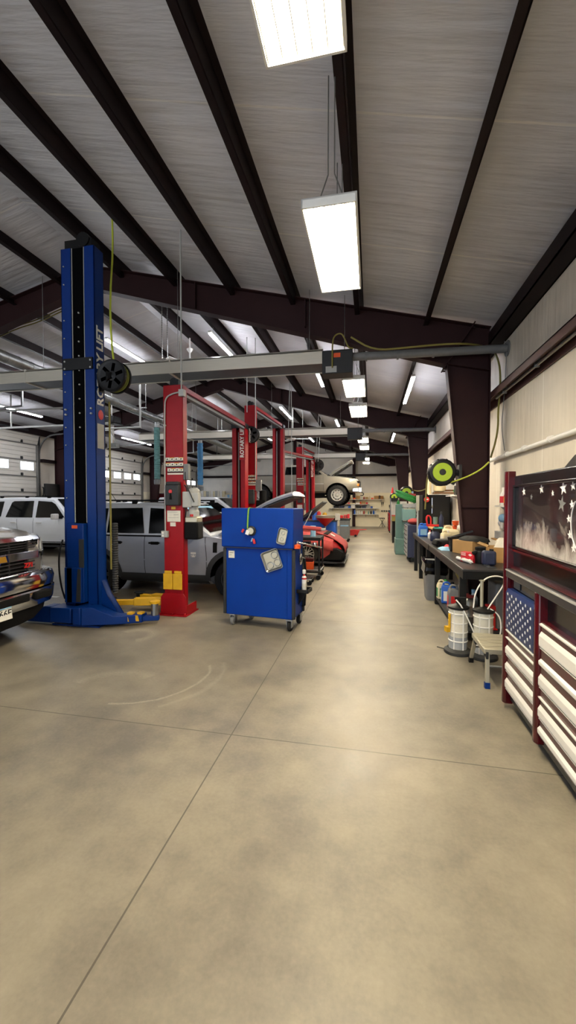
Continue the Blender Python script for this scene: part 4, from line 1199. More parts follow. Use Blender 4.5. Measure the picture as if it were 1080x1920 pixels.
m = MB(); m.box(2.16, 2.27, -.62, .62, .74, .94); part(suv, 'grille', m, 'matte_black')
for s in (-1, 1): part(suv, 'headlight', MB().rbox((2.14, s * .72, .86), (.14, .2, .12)), 'lamp_clear', bevel=.02)
part(suv, 'windscreen_reflection', MB().add([(.30, -.62, 1.655), (.30, .62, 1.655), (.36, .62, 1.60), (.36, -.62, 1.60)], [(0, 1, 2, 3)]), 'light_blue')  # reflection in the windscreen, painted as a pale blue sheet

# -------- white SUV on the left
st = [(-2.5,.55,1.1,1.1,.85), (-2.42,.42,1.18,1.19,.95), (-2.2,.36,1.2,1.21,.99), (-1.4,.34,1.21,1.22,1.0), (0,.33,1.21,1.22,1.0), (.75,.33,1.2,1.24,1.0), (1.0,.34,1.18,1.24,1.0), (1.5,.36,1.14,1.2,.99), (2.1,.4,1.08,1.14,.97), (2.35,.45,1.0,1.05,.9), (2.45,.55,.85,.9,.8)]
ws, WB, wbody = car('suv', 'white SUV behind the chrome fronted pickup at the left, with black roof rails', 'car', (-10.2, 12.1, 0), 2.95, st, 'car_white', .39,
    (-2.42, -2.28, .08, .82, 1.2, 1.86), [[(-2.25, 1.25), (-2.2, 1.74), (-1.82, 1.75), (-1.86, 1.25)], [(-1.66, 1.23), (-1.5, 1.72), (-1.42, 1.76), (-.66, 1.77), (-.63, 1.23)], [(-.49, 1.23), (-.49, 1.77), (.02, 1.74), (.18, 1.66), (.58, 1.24)]],
    arch=.46, rim='steel', seams=[[(-1.2, 1.18), (-1.15, .8), (-1.0, .45)], [(-.56, 1.2), (-.56, .42)], [(.62, 1.18), (.68, .8), (.68, .42)]])
for s in (-1, 1):
    part(ws, 'wing_mirror', MB().rbox((.40, s * 1.14, 1.27), (.14, .22, .18)), 'white_gloss', bevel=.03)
    part(ws, 'mirror_foot', MB().rbox((.47, s * .99, 1.24), (.10, .1, .08)), 'matte_black')
    m = MB(); m.box(-2.1, -.1, s * .74 - .02, s * .74 + .02, 1.905, 1.93)
    for x in (-2.0, -1.0, -.15): m.box(x - .06, x + .06, s * .74 - .02, s * .74 + .02, 1.86, 1.91)
    part(ws, 'roof_rail', m, 'matte_black')
    for xh in (-1.3, -.32): part(ws, 'door_handle', MB().rbox((xh, s * (WB.y(xh, 1.05) + .02), 1.06), (.2, .03, .03)), 'white_gloss', bevel=.008)
    m = MB(); WB.patch(m, (-.95, .85, .33, .46), s, .012); part(ws, 'sill_cladding', m, 'black')
    part(ws, 'running_board', MB().box(-.95, .82, s * 1.0, s * 1.1, .30, .34), 'dark_grey')
    m = MB(); WB.ribbon(m, [(-.9, .72), (.75, .72)], .03, s, .01); part(ws, 'side_moulding', m, 'car_white')

# -------- white car far behind, between the red columns
st2 = [(a, b, c, d_, e * .96) for a, b, c, d_, e in st]
fs_, FB, fb_ = car('suv', 'far white SUV whose roof shows between the red lift columns', 'car', (-6.12, 15.65, 0), 2.95, st2, 'car_white_far', .37,
    (-2.42, -2.28, .15, 1.22, 1.2, 1.91), [[(-2.2, 1.25), (-2.15, 1.70), (-1.38, 1.71), (-1.3, 1.25)], [(-1.2, 1.25), (-1.2, 1.71), (-.35, 1.72), (-.30, 1.25)], [(-.2, 1.25), (-.22, 1.72), (.24, 1.71), (.95, 1.27)]], arch=.45)
for s in (-1, 1): part(fs_, 'wing_mirror', MB().rbox((.5, s * 1.06, 1.27), (.14, .2, .16)), 'white_gloss', bevel=.03)

# -------- tan pickup raised on the farthest lift
zo = 1.60                                    # raised by this much
st = [(-3.0,.68,1.33,1.33,.92), (-2.95,.58,1.34,1.34,.985), (-2.0,.56,1.35,1.35,1.0), (-.9,.54,1.35,1.35,1.01), (.6,.54,1.34,1.35,1.01), (1.0,.54,1.33,1.36,1.01), (1.35,.55,1.31,1.36,1.01), (1.8,.58,1.28,1.34,1.0), (2.4,.6,1.2,1.27,.98), (2.7,.65,1.12,1.18,.95), (2.82,.72,1.02,1.07,.9)]
pk, PB, pbody = car('pickup_truck', 'tan extended cab pickup raised on the farthest lift with its bonnet open', 'truck', (-3.36, 19.47, zo), 3.64, st, 'car_champagne', .445,
    (-.80, -.70, .70, 1.36, 1.34, 1.84), [[(-.62, 1.40), (-.58, 1.76), (0, 1.78), (.03, 1.40)], [(.13, 1.40), (.1, 1.78), (.68, 1.76), (1.12, 1.40)]],
    arch=.535, rim='light_grey', style='steelie', tread=True, tw=.30, wheel_z=.45, seams=[[(.08, 1.34), (.08, .62)], [(1.18, 1.32), (1.2, .62), (.16, .6)], [(-.78, 1.34), (-.78, .6)]])
m = MB(); m.box(-2.92, -.86, -.86, .86, 1.34, 1.36); part(pk, 'cargo_bed', m, 'matte_black')
for s in (-1, 1):
    for q in ([(-2.9, .96), (-2.4, .96)], [(-1.2, .96), (1.2, .96)]):
        m = MB(); PB.ribbon(m, q, .05, s, .012); part(pk, 'side_moulding', m, 'light_grey')
m = MB(); m.box(2.6, 2.94, -.92, .92, .56, .78); m.box(2.5, 2.8, -.97, .97, .58, .76)
part(pk, 'front_bumper', m, 'chrome', bevel=.03)
for s in (-1, 1):
    hl = part(pk, 'headlight', MB().rbox((2.74, s * .80, 1.04), (.18, .26, .11)), 'black', bevel=.02)
    part(pk, 'turn_signal', MB().rbox((2.73, s * .81, .90), (.18, .26, .11)), 'amber', bevel=.02)
    part(pk, 'wing_mirror', MB().rbox((.95, s * 1.12, 1.46), (.1, .2, .17)), 'black', bevel=.02)
m = MB(); m.box(2.76, 2.85, -.64, .64, .82, 1.08); part(pk, 'grille', m, 'black')
part(pk, 'tow_hook', MB().tube([(2.9, -.4, .56), (3.0, -.4, .54), (3.0, -.4, .44), (2.85, -.4, .42)], .02, smooth=1), 'black')
m = MB(); a = Vector((1.45, 0, 1.38)); b = Vector((2.46, 0, 2.05)); d_ = (b - a); n_ = Vector((-d_.z, 0, d_.x)).normalized()
for w0, w1 in ((.80, .74),):
    m.ring([[a + Vector((0, -w0, 0)), a + Vector((0, w0, 0)), a + n_ * .03 + Vector((0, w0 * .97, 0)), a + n_ * .03 + Vector((0, -w0 * .97, 0))],
            [b + Vector((0, -w1, 0)), b + Vector((0, w1, 0)), b + n_ * .03 + Vector((0, w1 * .97, 0)), b + n_ * .03 + Vector((0, -w1 * .97, 0))]])
m.bar(b + Vector((-.02, -.7, -.03)), b + Vector((-.02, .7, -.03)), .1, .07)
part(pk, 'bonnet', m, 'car_champagne')
m = MB()
for q in (.2, .5, .8): m.bar(a + d_ * q + Vector((0, -.6, -.02)), a + d_ * q + Vector((0, .6, -.02)), .06, .03)
for yy in (-.68, .68): m.bar(a + Vector((.03, yy, -.02)), b + Vector((.02, yy * .9, -.02)), .08, .06)
part(pk, 'bonnet_brace', m, 'mid_grey')
m = MB(); m.box(1.5, 2.6, -.7, .7, 1.28, 1.31); m.box(1.7, 2.2, -.3, .3, 1.3, 1.38); part(pk, 'engine_bay', m, 'matte_black')
m = MB(); m.bar((-2.7, 0, .52), (2.5, 0, .52), .9, .1); m.cyl((-1.82, -.7, .45), (-1.82, .7, .45), .08); m.cyl((1.82, -.7, .45), (1.82, .7, .45), .06); m.cyl((-1.0, .2, .42), (1.0, .2, .44), .05)
m.bar((-1.2, -.55, .46), (1.2, -.55, .46), .3, .16)
part(pk, 'chassis', m, 'matte_black')

# -------- red sports car with covers on its wings
st = [(-2.15,.35,.8,.82,.8), (-2.05,.25,.88,.9,.88), (-1.6,.18,.92,.94,.92), (-.9,.15,.9,.92,.93), (.2,.14,.88,.9,.93), (.7,.14,.84,.88,.93), (1.2,.15,.80,.84,.94), (1.7,.16,.72,.78,.92), (2.05,.18,.62,.68,.84), (2.2,.2,.5,.52,.7), (2.26,.26,.40,.42,.6)]
rc, RB, rb_ = car('sports_car', 'low red sports car with black open bonnet and pink red covers on its wings', 'car', (-3.02, 11.62, 0), 2.62, st, 'car_red', .335,
    (-1.9, -.95, -.2, .75, .88, 1.24), [[(-1.0, .93), (-.7, 1.14), (-.3, 1.17), (-.2, .93)], [(-.1, .93), (-.15, 1.17), (.1, 1.13), (.5, .93)]], arch=.40, rim='light_grey', spokes=7, style='mesh', tw=.26)
m = MB(); m.box(2.0, 2.34, -.86, .86, .10, .125); m.prism([(1.3, .1), (1.75, .1), (2.0, .1), (2.34, .12), (2.05, .13), (1.3, .16)], 'Y', -.95, .95)
part(rc, 'front_splitter', m, 'charcoal')
m = MB(); m.prism([(1.72, .16), (2.27, .16), (2.30, .40), (2.12, .50), (1.72, .52)], 'Y', -.86, .86); m.box(2.1, 2.31, -.6, .6, .2, .34)
part(rc, 'front_bumper', m, 'matte_black', bevel=.03)
m = MB(); a = Vector((.62, 0, .92)); b = Vector((1.72, 0, 1.72)); d_ = b - a
m.ring([[a + Vector((0, -.7, 0)), a + Vector((0, .7, 0)), a + Vector((-.03, .7, .04)), a + Vector((-.03, -.7, .04))], [a + d_ * .55 + Vector((0.04, -.72, -.02)), a + d_ * .55 + Vector((.04, .72, -.02)), a + d_ * .55 + Vector((0, .7, .03)), a + d_ * .55 + Vector((0, -.7, .03))], [b + Vector((0, -.55, 0)), b + Vector((0, .55, 0)), b + Vector((-.02, .55, .03)), b + Vector((-.02, -.55, .03))]])
part(rc, 'bonnet', m, 'black')
part(rc, 'bonnet_prop', MB().cyl((1.1, -.72, .86), (1.42, -.66, 1.5), .012, n=6).cyl((.8, -.70, .9), (1.15, -.68, 1.28), .016, n=6), 'light_grey')
m = MB(); m.box(.7, 1.85, -.62, .62, .80, .86); m.box(.9, 1.4, -.3, .3, .85, .93); part(rc, 'engine_bay', m, 'matte_black')
part(rc, 'intake_duct', MB().cyl((.75, -.3, .94), (1.6, -.35, .90), .06).cyl((.9, .3, .94), (1.6, .3, .88), .05), 'fender_red')
def cover(name, label, side, x0, x1):
    """soft cover draped over a wing: follows the body and hangs down its side"""
    m = MB(); rows = []
    n = 16
    for i in range(n + 1):
        x = lerp(x0, x1, i / n); q = RB.at(x); w = q[4]; wav = .012 * sin(x * 26) 
        zt_ = q[2]
        h = [(w * .42, q[3] + .05), (w * .66, q[3] + .045), (w * .86, zt_ + .045), (w * .97, zt_ + .0), (w * 1.015, zt_ - .10 + wav), (w * 1.03, zt_ - .24 + wav * 2)]
        rows.append([(x, side * (y + (wav if k > 3 else 0)), z + .02) for k, (y, z) in enumerate(h)])
    q = [p for r in rows for p in r]; k = 6
    fs = [(i * k + j, i * k + j + 1, (i + 1) * k + j + 1, (i + 1) * k + j) for i in range(n) for j in range(k - 1)]
    m.add(q, fs)
    o = solo(name, m, 'fender_red', label, 'fender cover', group='fender covers on the red car', org=(0, 0, 0), world=False)
    o.location = (-3.02, 11.62, 0)
    sm = o.modifiers.new('thick', 'SOLIDIFY'); sm.thickness = .012; sm.offset = 1
    return o
cover('fender_cover', 'pink red quilted cover over the near wing of the red sports car', -1, .85, 2.02)
cover('fender_cover', 'pink red quilted cover over the far wing of the red sports car', 1, .8, 1.95)
m = MB(); rows = []
for i in range(9):
    y = lerp(-.72, .72, i / 8); rows.append([(1.55, y, .90), (1.85, y, .83), (2.1, y * .98, .70 + .004 * (i % 2)), (2.28, y * .9, .56), (2.33, y * .9, .45 + .01 * (i % 3)), (2.335, y * .9, .36)])
q = [p for r in rows for p in r]; m.add(q, [(i * 6 + j, (i + 1) * 6 + j, (i + 1) * 6 + j + 1, i * 6 + j + 1) for i in range(8) for j in range(5)])
o = solo('fender_cover', m, 'fender_red', 'pink red quilted cover hanging over the nose of the red sports car', 'fender cover', group='fender covers on the red car', world=False)
o.location = (-3.02, 11.62, 0); sm = o.modifiers.new('thick', 'SOLIDIFY'); sm.thickness = .012; sm.offset = 1
part(o, 'white_label', MB().rbox((1.95, -.2, .80), (.14, .2, .01), (0, .5, 0)), 'paper')

# -------- silver pickup with chrome front at the near left
TX, TY = -3.93 - 2.95, 3.51                  # front face at x = -3.92
st = [(-3.2,.7,1.3,1.3,.95), (-3.1,.62,1.32,1.32,1.0), (-1.0,.58,1.33,1.33,1.015), (.3,.55,1.33,1.34,1.015), (.95,.55,1.34,1.42,1.015), (1.4,.58,1.35,1.48,1.015), (1.9,.6,1.34,1.49,1.01), (2.4,.62,1.31,1.465,1.0), (2.64,.64,1.27,1.43,.96), (2.74,.66,1.22,1.40,.9), (2.88,.68,1.14,1.345,.72)]
tk, TB, tbody = car('pickup_truck', 'pewter pickup at the near left showing its big chrome grille and bumper', 'truck', (TX, TY, 0), 3.9, st, 'car_pewter', .42,
    (-1.7, -1.55, .55, 1.25, 1.33, 1.92), [[(-1.5, 1.38), (-1.48, 1.82), (-.55, 1.84), (-.5, 1.38)], [(-.4, 1.38), (-.42, 1.84), (.5, 1.82), (1.05, 1.38)]], arch=.5, rim='chrome', tw=.28,
    seams=[[(-.45, 1.32), (-.45, .65)], [(1.1, 1.3), (1.1, .65)], [(-1.6, 1.3), (-1.6, .65)]])
# bonnet power dome
m = MB(); m.ring([[(1.2, -.55, 1.44), (1.2, .55, 1.44), (1.2, .45, 1.52), (1.2, -.45, 1.52)], [(2.3, -.55, 1.45), (2.3, .55, 1.45), (2.3, .45, 1.51), (2.3, -.45, 1.51)], [(2.75, -.5, 1.38), (2.75, .5, 1.38), (2.75, .42, 1.415), (2.75, -.42, 1.415)]])
part(tk, 'bonnet_dome', m, 'car_pewter', bevel=.03)
def bow(x, w, back):
    """front outline in plan: flat middle, swept back ends"""
    return [(x - back, -w), (x - back * .28, -w * .82), (x - .03, -w * .5), (x, 0), (x - .03, w * .5), (x - back * .28, w * .82), (x - back, w)]
def front_strip(m, x, w, back, z0, z1, depth=.08, lean=0.0, mi=0):
    P = bow(x, w, back)
    rings = [[(px, py, z0), (px - depth, py, z0), (px - depth - lean, py, z1), (px - lean, py, z1)] for px, py in P]
    m.ring(rings, mi)
F_ = 2.95
m = MB(); front_strip(m, F_ - .03, .76, .16, .86, 1.30, .06)
part(tk, 'grille_backing', m, 'matte_black')
m = MB(); front_strip(m, F_ - .02, .90, .24, 1.285, 1.34, .10, .03)
front_strip(m, F_ + .015, .80, .16, 1.07, 1.165, .10)
front_strip(m, F_ + .01, .80, .17, .885, .925, .10)
for s in (-1, 1): m.box(F_ - .20, F_ - .12, s * .76 - .02, s * .76 + .02, .89, 1.3)
part(tk, 'grille_frame', m, 'chrome', bevel=.008)
m = MB()
for z in (1.20, 1.225, 1.255): front_strip(m, F_ - .005, .74, .14, z, z + .012, .04)
for z in (.945, .985, 1.03): front_strip(m, F_ - .005, .74, .14, z, z + .014, .04)
for y in (-.5, -.25, .25, .5): m.box(F_ - .07, F_ - .03, y - .008, y + .008, .93, 1.07); m.box(F_ - .07, F_ - .03, y - .008, y + .008, 1.17, 1.28)
part(tk, 'grille_bar', m, 'charcoal')
# gold cross shaped emblem with chrome rim
def bowtie(k, x0, x1):
    P = [(-.18, -.035), (-.07, -.035), (-.055, -.065), (.075, -.065), (.09, -.035), (.18, -.035), (.16, .035), (.055, .035), (.07, .065), (-.065, .065), (-.08, .035), (-.16, .035)]
    return [(p[0] * k, 1.118 + p[1] * k) for p in P]
part(tk, 'emblem_rim', MB().prism(bowtie(1.08, 0, 0), 'X', F_ + .015, F_ + .028), 'chrome')
part(tk, 'emblem', MB().prism(bowtie(.92, 0, 0), 'X', F_ + .02, F_ + .034), 'gold')
m = MB().text('Z71', .075, Matrix.Translation((F_ - .02, .50, 1.0)) @ Matrix.Rotation(pi / 2, 4, 'Z') @ Matrix.Rotation(pi / 2, 4, 'X'), ext=.006, bold=.03)
part(tk, 'badge', m, 'red_plastic', smooth=0)
for s in (-1, 1):
    m = MB()
    for z0, z1 in ((1.13, 1.29), (.91, 1.07)):
        m.ring([[(F_ - .10, s * .77, z0), (F_ - .18, s * .77, z0), (F_ - .18, s * .77, z1), (F_ - .12, s * .77, z1)], [(F_ - .22, s * .93, z0), (F_ - .32, s * .93, z0), (F_ - .32, s * .93, z1), (F_ - .24, s * .93, z1)], [(F_ - .36, s * .985, z0 + .01), (F_ - .42, s * .985, z0 + .01), (F_ - .42, s * .985, z1), (F_ - .37, s * .985, z1)]])
    h_ = part(tk, 'headlight', m, 'lamp_clear', bevel=.008)
    m = MB(); m.ring([[(F_ - .10, s * .78, 1.075), (F_ - .16, s * .78, 1.075), (F_ - .16, s * .78, 1.125), (F_ - .10, s * .78, 1.125)], [(F_ - .23, s * .94, 1.075), (F_ - .3, s * .94, 1.075), (F_ - .3, s * .94, 1.125), (F_ - .23, s * .94, 1.125)]])
    part(h_, 'lamp_divider', m, 'black')
    part(tk, 'fog_light', MB().box(F_ - .16, F_ - .02, s * .62 - .08, s * .62 + .08, .53, .64), 'matte_black', bevel=.02)
    part(tk, 'tow_hook', MB().tube([(F_ - .1, s * .42 - .04, .60), (F_ + .05, s * .42 - .04, .60), (F_ + .06, s * .42, .60), (F_ + .05, s * .42 + .04, .60), (F_ - .1, s * .42 + .04, .60)], .014, smooth=1), 'black')
def fpath(x, w): return [(x - .46, -w), (x - .34, -w * .995), (x - .20, -w * .93), (x - .09, -w * .8), (x - .02, -w * .5), (x, 0), (x - .02, w * .5), (x - .09, w * .8), (x - .20, w * .93), (x - .34, w * .995), (x - .46, w)]
def bumper_strip(m, prof, x=F_ + .10, w=1.03):
    rings = []
    for px, py in fpath(x, w): rings.append([(px + q[0], py * (1 + q[0] * .3), q[1]) for q in prof])
    m.ring(rings)
m = MB()
bumper_strip(m, [(-.13, .90), (-.06, .915), (-.01, .89), (.012, .82), (0, .735), (-.02, .725), (-.13, .74)])
part(tk, 'bumper', m, 'chrome')
m = MB(); bumper_strip(m, [(-.10, .72), (.0, .715), (.012, .70), (.0, .58), (-.03, .52), (-.14, .53)])
for s in (-1, 1):
    m.box(F_ - .12, F_ - .05, s * .3 - .02, s * .3 + .02, .56, .72)
part(tk, 'bumper_lower', m, 'chrome')
m = MB(); m.box(F_ + .06, F_ + .115, -.38, .38, .61, .70); m.box(F_ + .02, F_ + .118, .46, .70, .60, .69); m.box(F_ + .02, F_ + .118, -.70, -.46, .60, .69)
part(tk, 'bumper_opening', m, 'matte_black', bevel=.015)
m = MB(); bumper_strip(m, [(-.12, .53), (-.06, .52), (-.08, .44), (-.2, .30), (-.3, .30), (-.3, .56)], w=.97)
part(tk, 'lower_valance', m, 'matte_black')
pl = part(tk, 'licence_plate', MB().rbox((F_ + .10, -.01, .555), (.008, .31, .155), (0, -.12, 0)), 'white', bevel=.004)
part(pl, 'plate_band', MB().rbox((F_ + .1065, -.01, .615), (.003, .29, .03), (0, -.12, 0)), 'light_blue')
m = MB().text('66E', .10, Matrix.Translation((F_ + .1055, .065, .545)) @ Matrix.Rotation(pi / 2, 4, 'Z') @ Matrix.Rotation(pi / 2, 4, 'X'), ext=.001, bold=.01)
part(pl, 'plate_lettering', m, 'black', smooth=0)
for s in (-1, 1): part(tk, 'wing_mirror', MB().rbox((.95, s * 1.2, 1.45), (.14, .24, .28)), 'black', bevel=.03)
# ================================================================ ROLLING BLUE CART
CL, CR_ = Vector((-1.52, 5.29, 0)), -.115
ct = thing('tool_cart', 'big blue rolling tool cart with black corner guards in the middle of the shop', 'tool cart', CL, CR_)
def CW(x, y, z): return CL + Matrix.Rotation(CR_, 3, 'Z') @ Vector((x, y, z))
W_, D_ = .525, .47
m = MB(); m.box(-W_ + .03, W_ - .02, 0.02, D_, .16, 1.12); part(ct, 'cabinet', m, 'cart_blue', bevel=.012)
m = MB(); m.box(-W_ - .01, W_ - .005, -.03, D_ - .02, 1.12, 1.655); hu = part(ct, 'hutch', m, 'cart_blue', bevel=.012)
part(hu, 'seam', MB().box(-W_ + .01, W_ - .02, -.012, .012, 1.105, 1.122), 'navy')
for x in (-W_ + .02, W_ - .015):
    for y in (.02, D_):
        part(ct, 'corner_guard', MB().box(x - .022, x + .022, y - .022, y + .022, .17, 1.10), 'dark_grey', bevel=.01)
m = MB(); m.box(W_ - .02, W_ - .012, .09, D_ - .09, .2, 1.05); m.box(W_ - .11, W_ - .105, .012, .02, .17, 1.1); part(ct, 'side_panel', m, 'cart_blue', bevel=.004)
part(ct, 'side_handle', MB().tube([(W_ - .01, D_ - .06, .95), (W_ + .04, D_ - .06, .93), (W_ + .04, D_ - .06, .28), (W_ - .01, D_ - .06, .25)], .014, smooth=1), 'black')
tr = part(ct, 'side_tray', MB().box(W_ - .02, W_ + .15, .14, .36, .50, .51).box(W_ - .02, W_ + .15, .14, .148, .50, .55).box(W_ - .02, W_ + .15, .352, .36, .50, .55).box(W_ + .142, W_ + .15, .14, .36, .50, .55), 'black')
m = MB(); m.prism([(W_ - .02, .49), (W_ + .1, .49), (W_ - .02, .3)], 'Y', .24, .25); part(tr, 'bracket', m, 'black')
for x, y, q in ((-W_ + .12, .07, .3), (W_ - .08, .05, -.2), (W_ - .06, D_ - .06, .5), (-W_ + .25, D_ - .05, .2)):
    w = part(ct, 'caster', MB().box(x - .045, x + .045, y - .045, y + .045, .145, .165).box(x - .035, x - .028, y - .03, y + .05, .05, .15).box(x + .028, x + .035, y - .03, y + .05, .05, .15), 'steel')
    part(w, 'caster_wheel', MB().lathe([(.01, -.026), (.055, -.026), (.066, -.015), (.066, .015), (.055, .026), (.01, .026)], (x, y + .01, .067), axis='X', n=20), 'mid_grey' if x < 0 else 'rubber')
part(ct, 'paper_label', MB().box(-W_ + .08, -W_ + .17, .012, .018, .96, 1.06, 0).box(-W_ + .095, -W_ + .15, .010, .013, 1.03, 1.036, 1).box(-W_ + .095, -W_ + .13, .010, .013, 1.0, 1.005, 1), ['paper', 'mid_grey'])
def tray(cx, cz, w, h, rot, lab, y0):
    m = MB(); r = .03; P = []
    for sx, sz, a0 in ((1, 1, 0), (-1, 1, 90), (-1, -1, 180), (1, -1, 270)):
        for k in range(5):
            a = radians(a0 + 22.5 * k); P.append((sx * (w / 2 - r) + r * cos(a), sz * (h / 2 - r) + r * sin(a)))
    def rr(k, y): return [(x * k, y, z * k) for x, z in P]
    m.ring([rr(.86, 0), rr(1, -.035), rr(1.03, -.037), rr(1.0, -.037), rr(.965, -.033), rr(.83, -.004)], 0)
    t = thing('parts_tray', lab, 'tray', CW(cx, y0, cz), 0, 'magnetic parts trays')
    t.rotation_euler = (0, rot, CR_)
    part(t, 'tray', m, 'steel')
    part(t, 'tray_floor', MB().ring([rr(.84, -.006), rr(.82, -.009)]), 'alu_dull')
    for q in ((0, .18), (-.02, -.2)) if w < .2 else ((-.2, -.22), (.2, .2), (.22, -.2)):
        part(t, 'magnet_ring', MB().lathe([(w * .16, -.012), (w * .18, -.010), (w * .20, -.012)], (q[0] * w, 0, q[1] * h), axis='Y', n=20, cap=False), 'steel')
tray(.375, 1.29, .125, .215, .22, 'small narrow steel parts tray stuck tilted on the upper blue panel', -.03)
tray(.21, .955, .25, .27, -.36, 'larger square steel parts tray stuck tilted on the lower blue panel', .02)
# lamp tester with its leads hanging over the top edge
tt = thing('bulb_tester', 'round black tester with green and yellow leads hanging down the blue upper panel', 'tester', CW(-.09, -.05, 1.33), CR_)
part(tt, 'dial', MB().lathe([(.02, .015), (.062, .012), (.068, -.005), (.05, -.03), (.02, -.032)], (.02, 0, .02), axis='Y', n=24), 'dark_grey')
part(tt, 'dial_face', MB().lathe([(.005, -.034), (.045, -.033)], (.02, 0, .02), axis='Y', n=20), 'alu_dull')
part(tt, 'plug', MB().rbox((-.02, -.03, 0), (.05, .04, .06), (0, .35, 0)), 'white', bevel=.004)
for i, (c, dx) in enumerate((('green_plastic', 0), ('hose_lime', .008), ('green_plastic', .018))):
    part(tt, 'lead', MB().tube([(-.03 + dx, .12, .33), (-.028 + dx, .03, .335), (-.03 + dx, 0, .32), (-.035 + dx, -.01, .2), (-.04 + dx, -.015, .05), (-.02, -.03, .03)], .004, n=6, smooth=1), c)
part(tt, 'red_clip', MB().rbox((.065, -.015, -.12), (.03, .02, .07), (0, -.3, 0)).rbox((-.10, -.015, .02), (.03, .02, .05), (0, .5, 0)), 'red_plastic', bevel=.004)
part(tt, 'blue_clip', MB().rbox((.035, -.015, -.10), (.015, .015, .05), (0, .4, 0)), 'light_blue')
# things on the cart's side
t = thing('spray_can', 'white aerosol can with red top standing in the side tray of the blue cart', 'spray can', CW(W_ + .065, .25, .512), CR_)
part(t, 'can', MB().lathe([(.031, 0), (.033, .005), (.033, .185), (.028, .2), (.018, .212)], n=18), 'white')
part(t, 'label_band', MB().lathe([(.0335, .05), (.0335, .11)], n=18, cap=False), 'paper')
part(t, 'red_ring', MB().lathe([(.0335, .165), (.0335, .185)], n=18, cap=False).lathe([(.014, .212), (.014, .235)], n=14), 'red_plastic')
part(t, 'cap', MB().lathe([(.015, .235), (.024, .245), (.024, .285), (.02, .295)], n=16), 'white')
t = thing('inspection_mirror', 'round shiny inspection mirror hanging on the side of the blue cart', 'mirror', CW(W_ + .03, .2, .96), CR_)
part(t, 'mirror', MB().sphere((0, 0, 0), .075, sc=(.28, .75, 1.1)), 'chrome')
part(t, 'handle', MB().cyl((0, 0, .07), (-.01, -.02, .18), .008, n=6), 'steel')
t = thing('torque_wrench', 'long silver wrench lying across the right end of the blue cart top', 'wrench', CW(W_ + .05, .15, 1.14), CR_)
part(t, 'shaft', MB().cyl((-.04, -.05, .06), (.26, .12, -.02), .009, n=8).lathe([(.02, 0), (.026, .02), (.02, .05)], (-.04, -.05, .03), n=10), 'chrome')
part(t, 'grip', MB().cyl((.1, .1, .05), (-.05, .25, .03), .016, n=8), 'black')
t = thing('ratchet', 'short chrome ratchet beside the long wrench on the blue cart', 'ratchet', CW(W_ + .03, .3, 1.13), CR_)
part(t, 'handle', MB().cyl((-.02, 0, .03), (.16, .02, .03), .012, n=8), 'chrome'); part(t, 'head', MB().lathe([(.03, .01), (.034, .03), (.03, .05)], (.17, .02, 0), n=14), 'chrome')
t = thing('red_pry_bar', 'thick red handled bar sticking out beside the blue cart hutch', 'pry bar', CW(W_ + .02, .42, 1.38), CR_)
part(t, 'grip', MB().cyl((-.02, 0, 0), (.24, .02, -.02), .03, n=12), 'fender_red'); part(t, 'tip', MB().cyl((.24, .02, -.02), (.30, .025, -.025), .018, n=10), 'light_grey')
solo('orange_tape_roll', MB().lathe([(.03, 0), (.05, 0), (.05, .05), (.03, .05)], (CW(W_ + .02, .06, 1.122)[0], CW(W_ + .02, .06, 1.122)[1], 1.122), n=20), 'orange', 'orange tape roll at the corner of the blue cart ledge', 'tape', org=CW(W_ + .02, .06, 1.122))

# black service cart with an orange tool case, by the red car
sc = thing('service_cart', 'black open service cart on casters in front of the red sports car wheel', 'cart', (-1.55, 9.2, 0))
for x in (-.45, .42):
    for y in (-.35, .3): part(sc, 'post', MB().box(x - .02, x + .02, y - .02, y + .02, .12, .95), 'black')
part(sc, 'top_shelf', MB().box(-.48, .45, -.38, .33, .88, .95).box(-.46, .43, -.36, .31, .945, .952), 'black', bevel=.01)
part(sc, 'lower_shelf', MB().box(-.48, .45, -.38, .33, .16, .20), 'black', bevel=.005)
part(sc, 'push_rail', MB().tube([(-.48, -.34, .22), (.45, -.34, .22)], .014).tube([(.45, -.3, .22), (.45, .3, .22)], .014), 'steel')
for x in (-.42, .4):
    for y in (-.33, .28):
        c_ = part(sc, 'caster', MB().box(x - .03, x + .03, y - .012, y + .012, .08, .15), 'steel')
        part(c_, 'caster_wheel', MB().lathe([(.02, -.018), (.05, -.018), (.055, 0), (.05, .018), (.02, .018)], (x, y, .055), axis='Y', n=16), 'rubber')
oc = thing('tool_case', 'orange and dark red tool case on the lower shelf of the black service cart', 'tool case', (-1.42, 9.05, .201))
part(oc, 'case', MB().box(-.16, .14, -.1, .1, 0, .19), 'orange', bevel=.015); part(oc, 'lid', MB().box(-.165, .145, -.105, .105, .19, .27), 'dark_red', bevel=.015)
part(oc, 'handle', MB().tube([(-.08, 0, .27), (-.07, 0, .31), (.05, 0, .31), (.06, 0, .27)], .012), 'black')
t = thing('paper_towel', 'pale blue shop towel roll standing on the black service cart', 'towel roll', (-1.30, 9.1, .953))
part(t, 'roll', MB().lathe([(.02, 0), (.062, 0), (.062, .24), (.02, .24)], n=18), 'light_blue')
t = thing('creeper', 'low steel framed creeper board in front of the black service cart', 'creeper', (-1.55, 8.45, 0))
part(t, 'board', MB().box(-.5, .3, -.15, .15, .10, .13), 'black', bevel=.01); part(t, 'frame', MB().tube([(-.5, -.17, .115), (.33, -.17, .115), (.33, .17, .115), (-.5, .17, .115)], .012), 'steel')
for x in (-.4, .3):
    for y in (-.15, .15): part(t, 'caster', MB().lathe([(.01, -.015), (.04, -.015), (.04, .015), (.01, .015)], (x, y, .041), axis='Y', n=14).box(x - .015, x + .015, y - .02, y + .02, .06, .1), 'rubber')

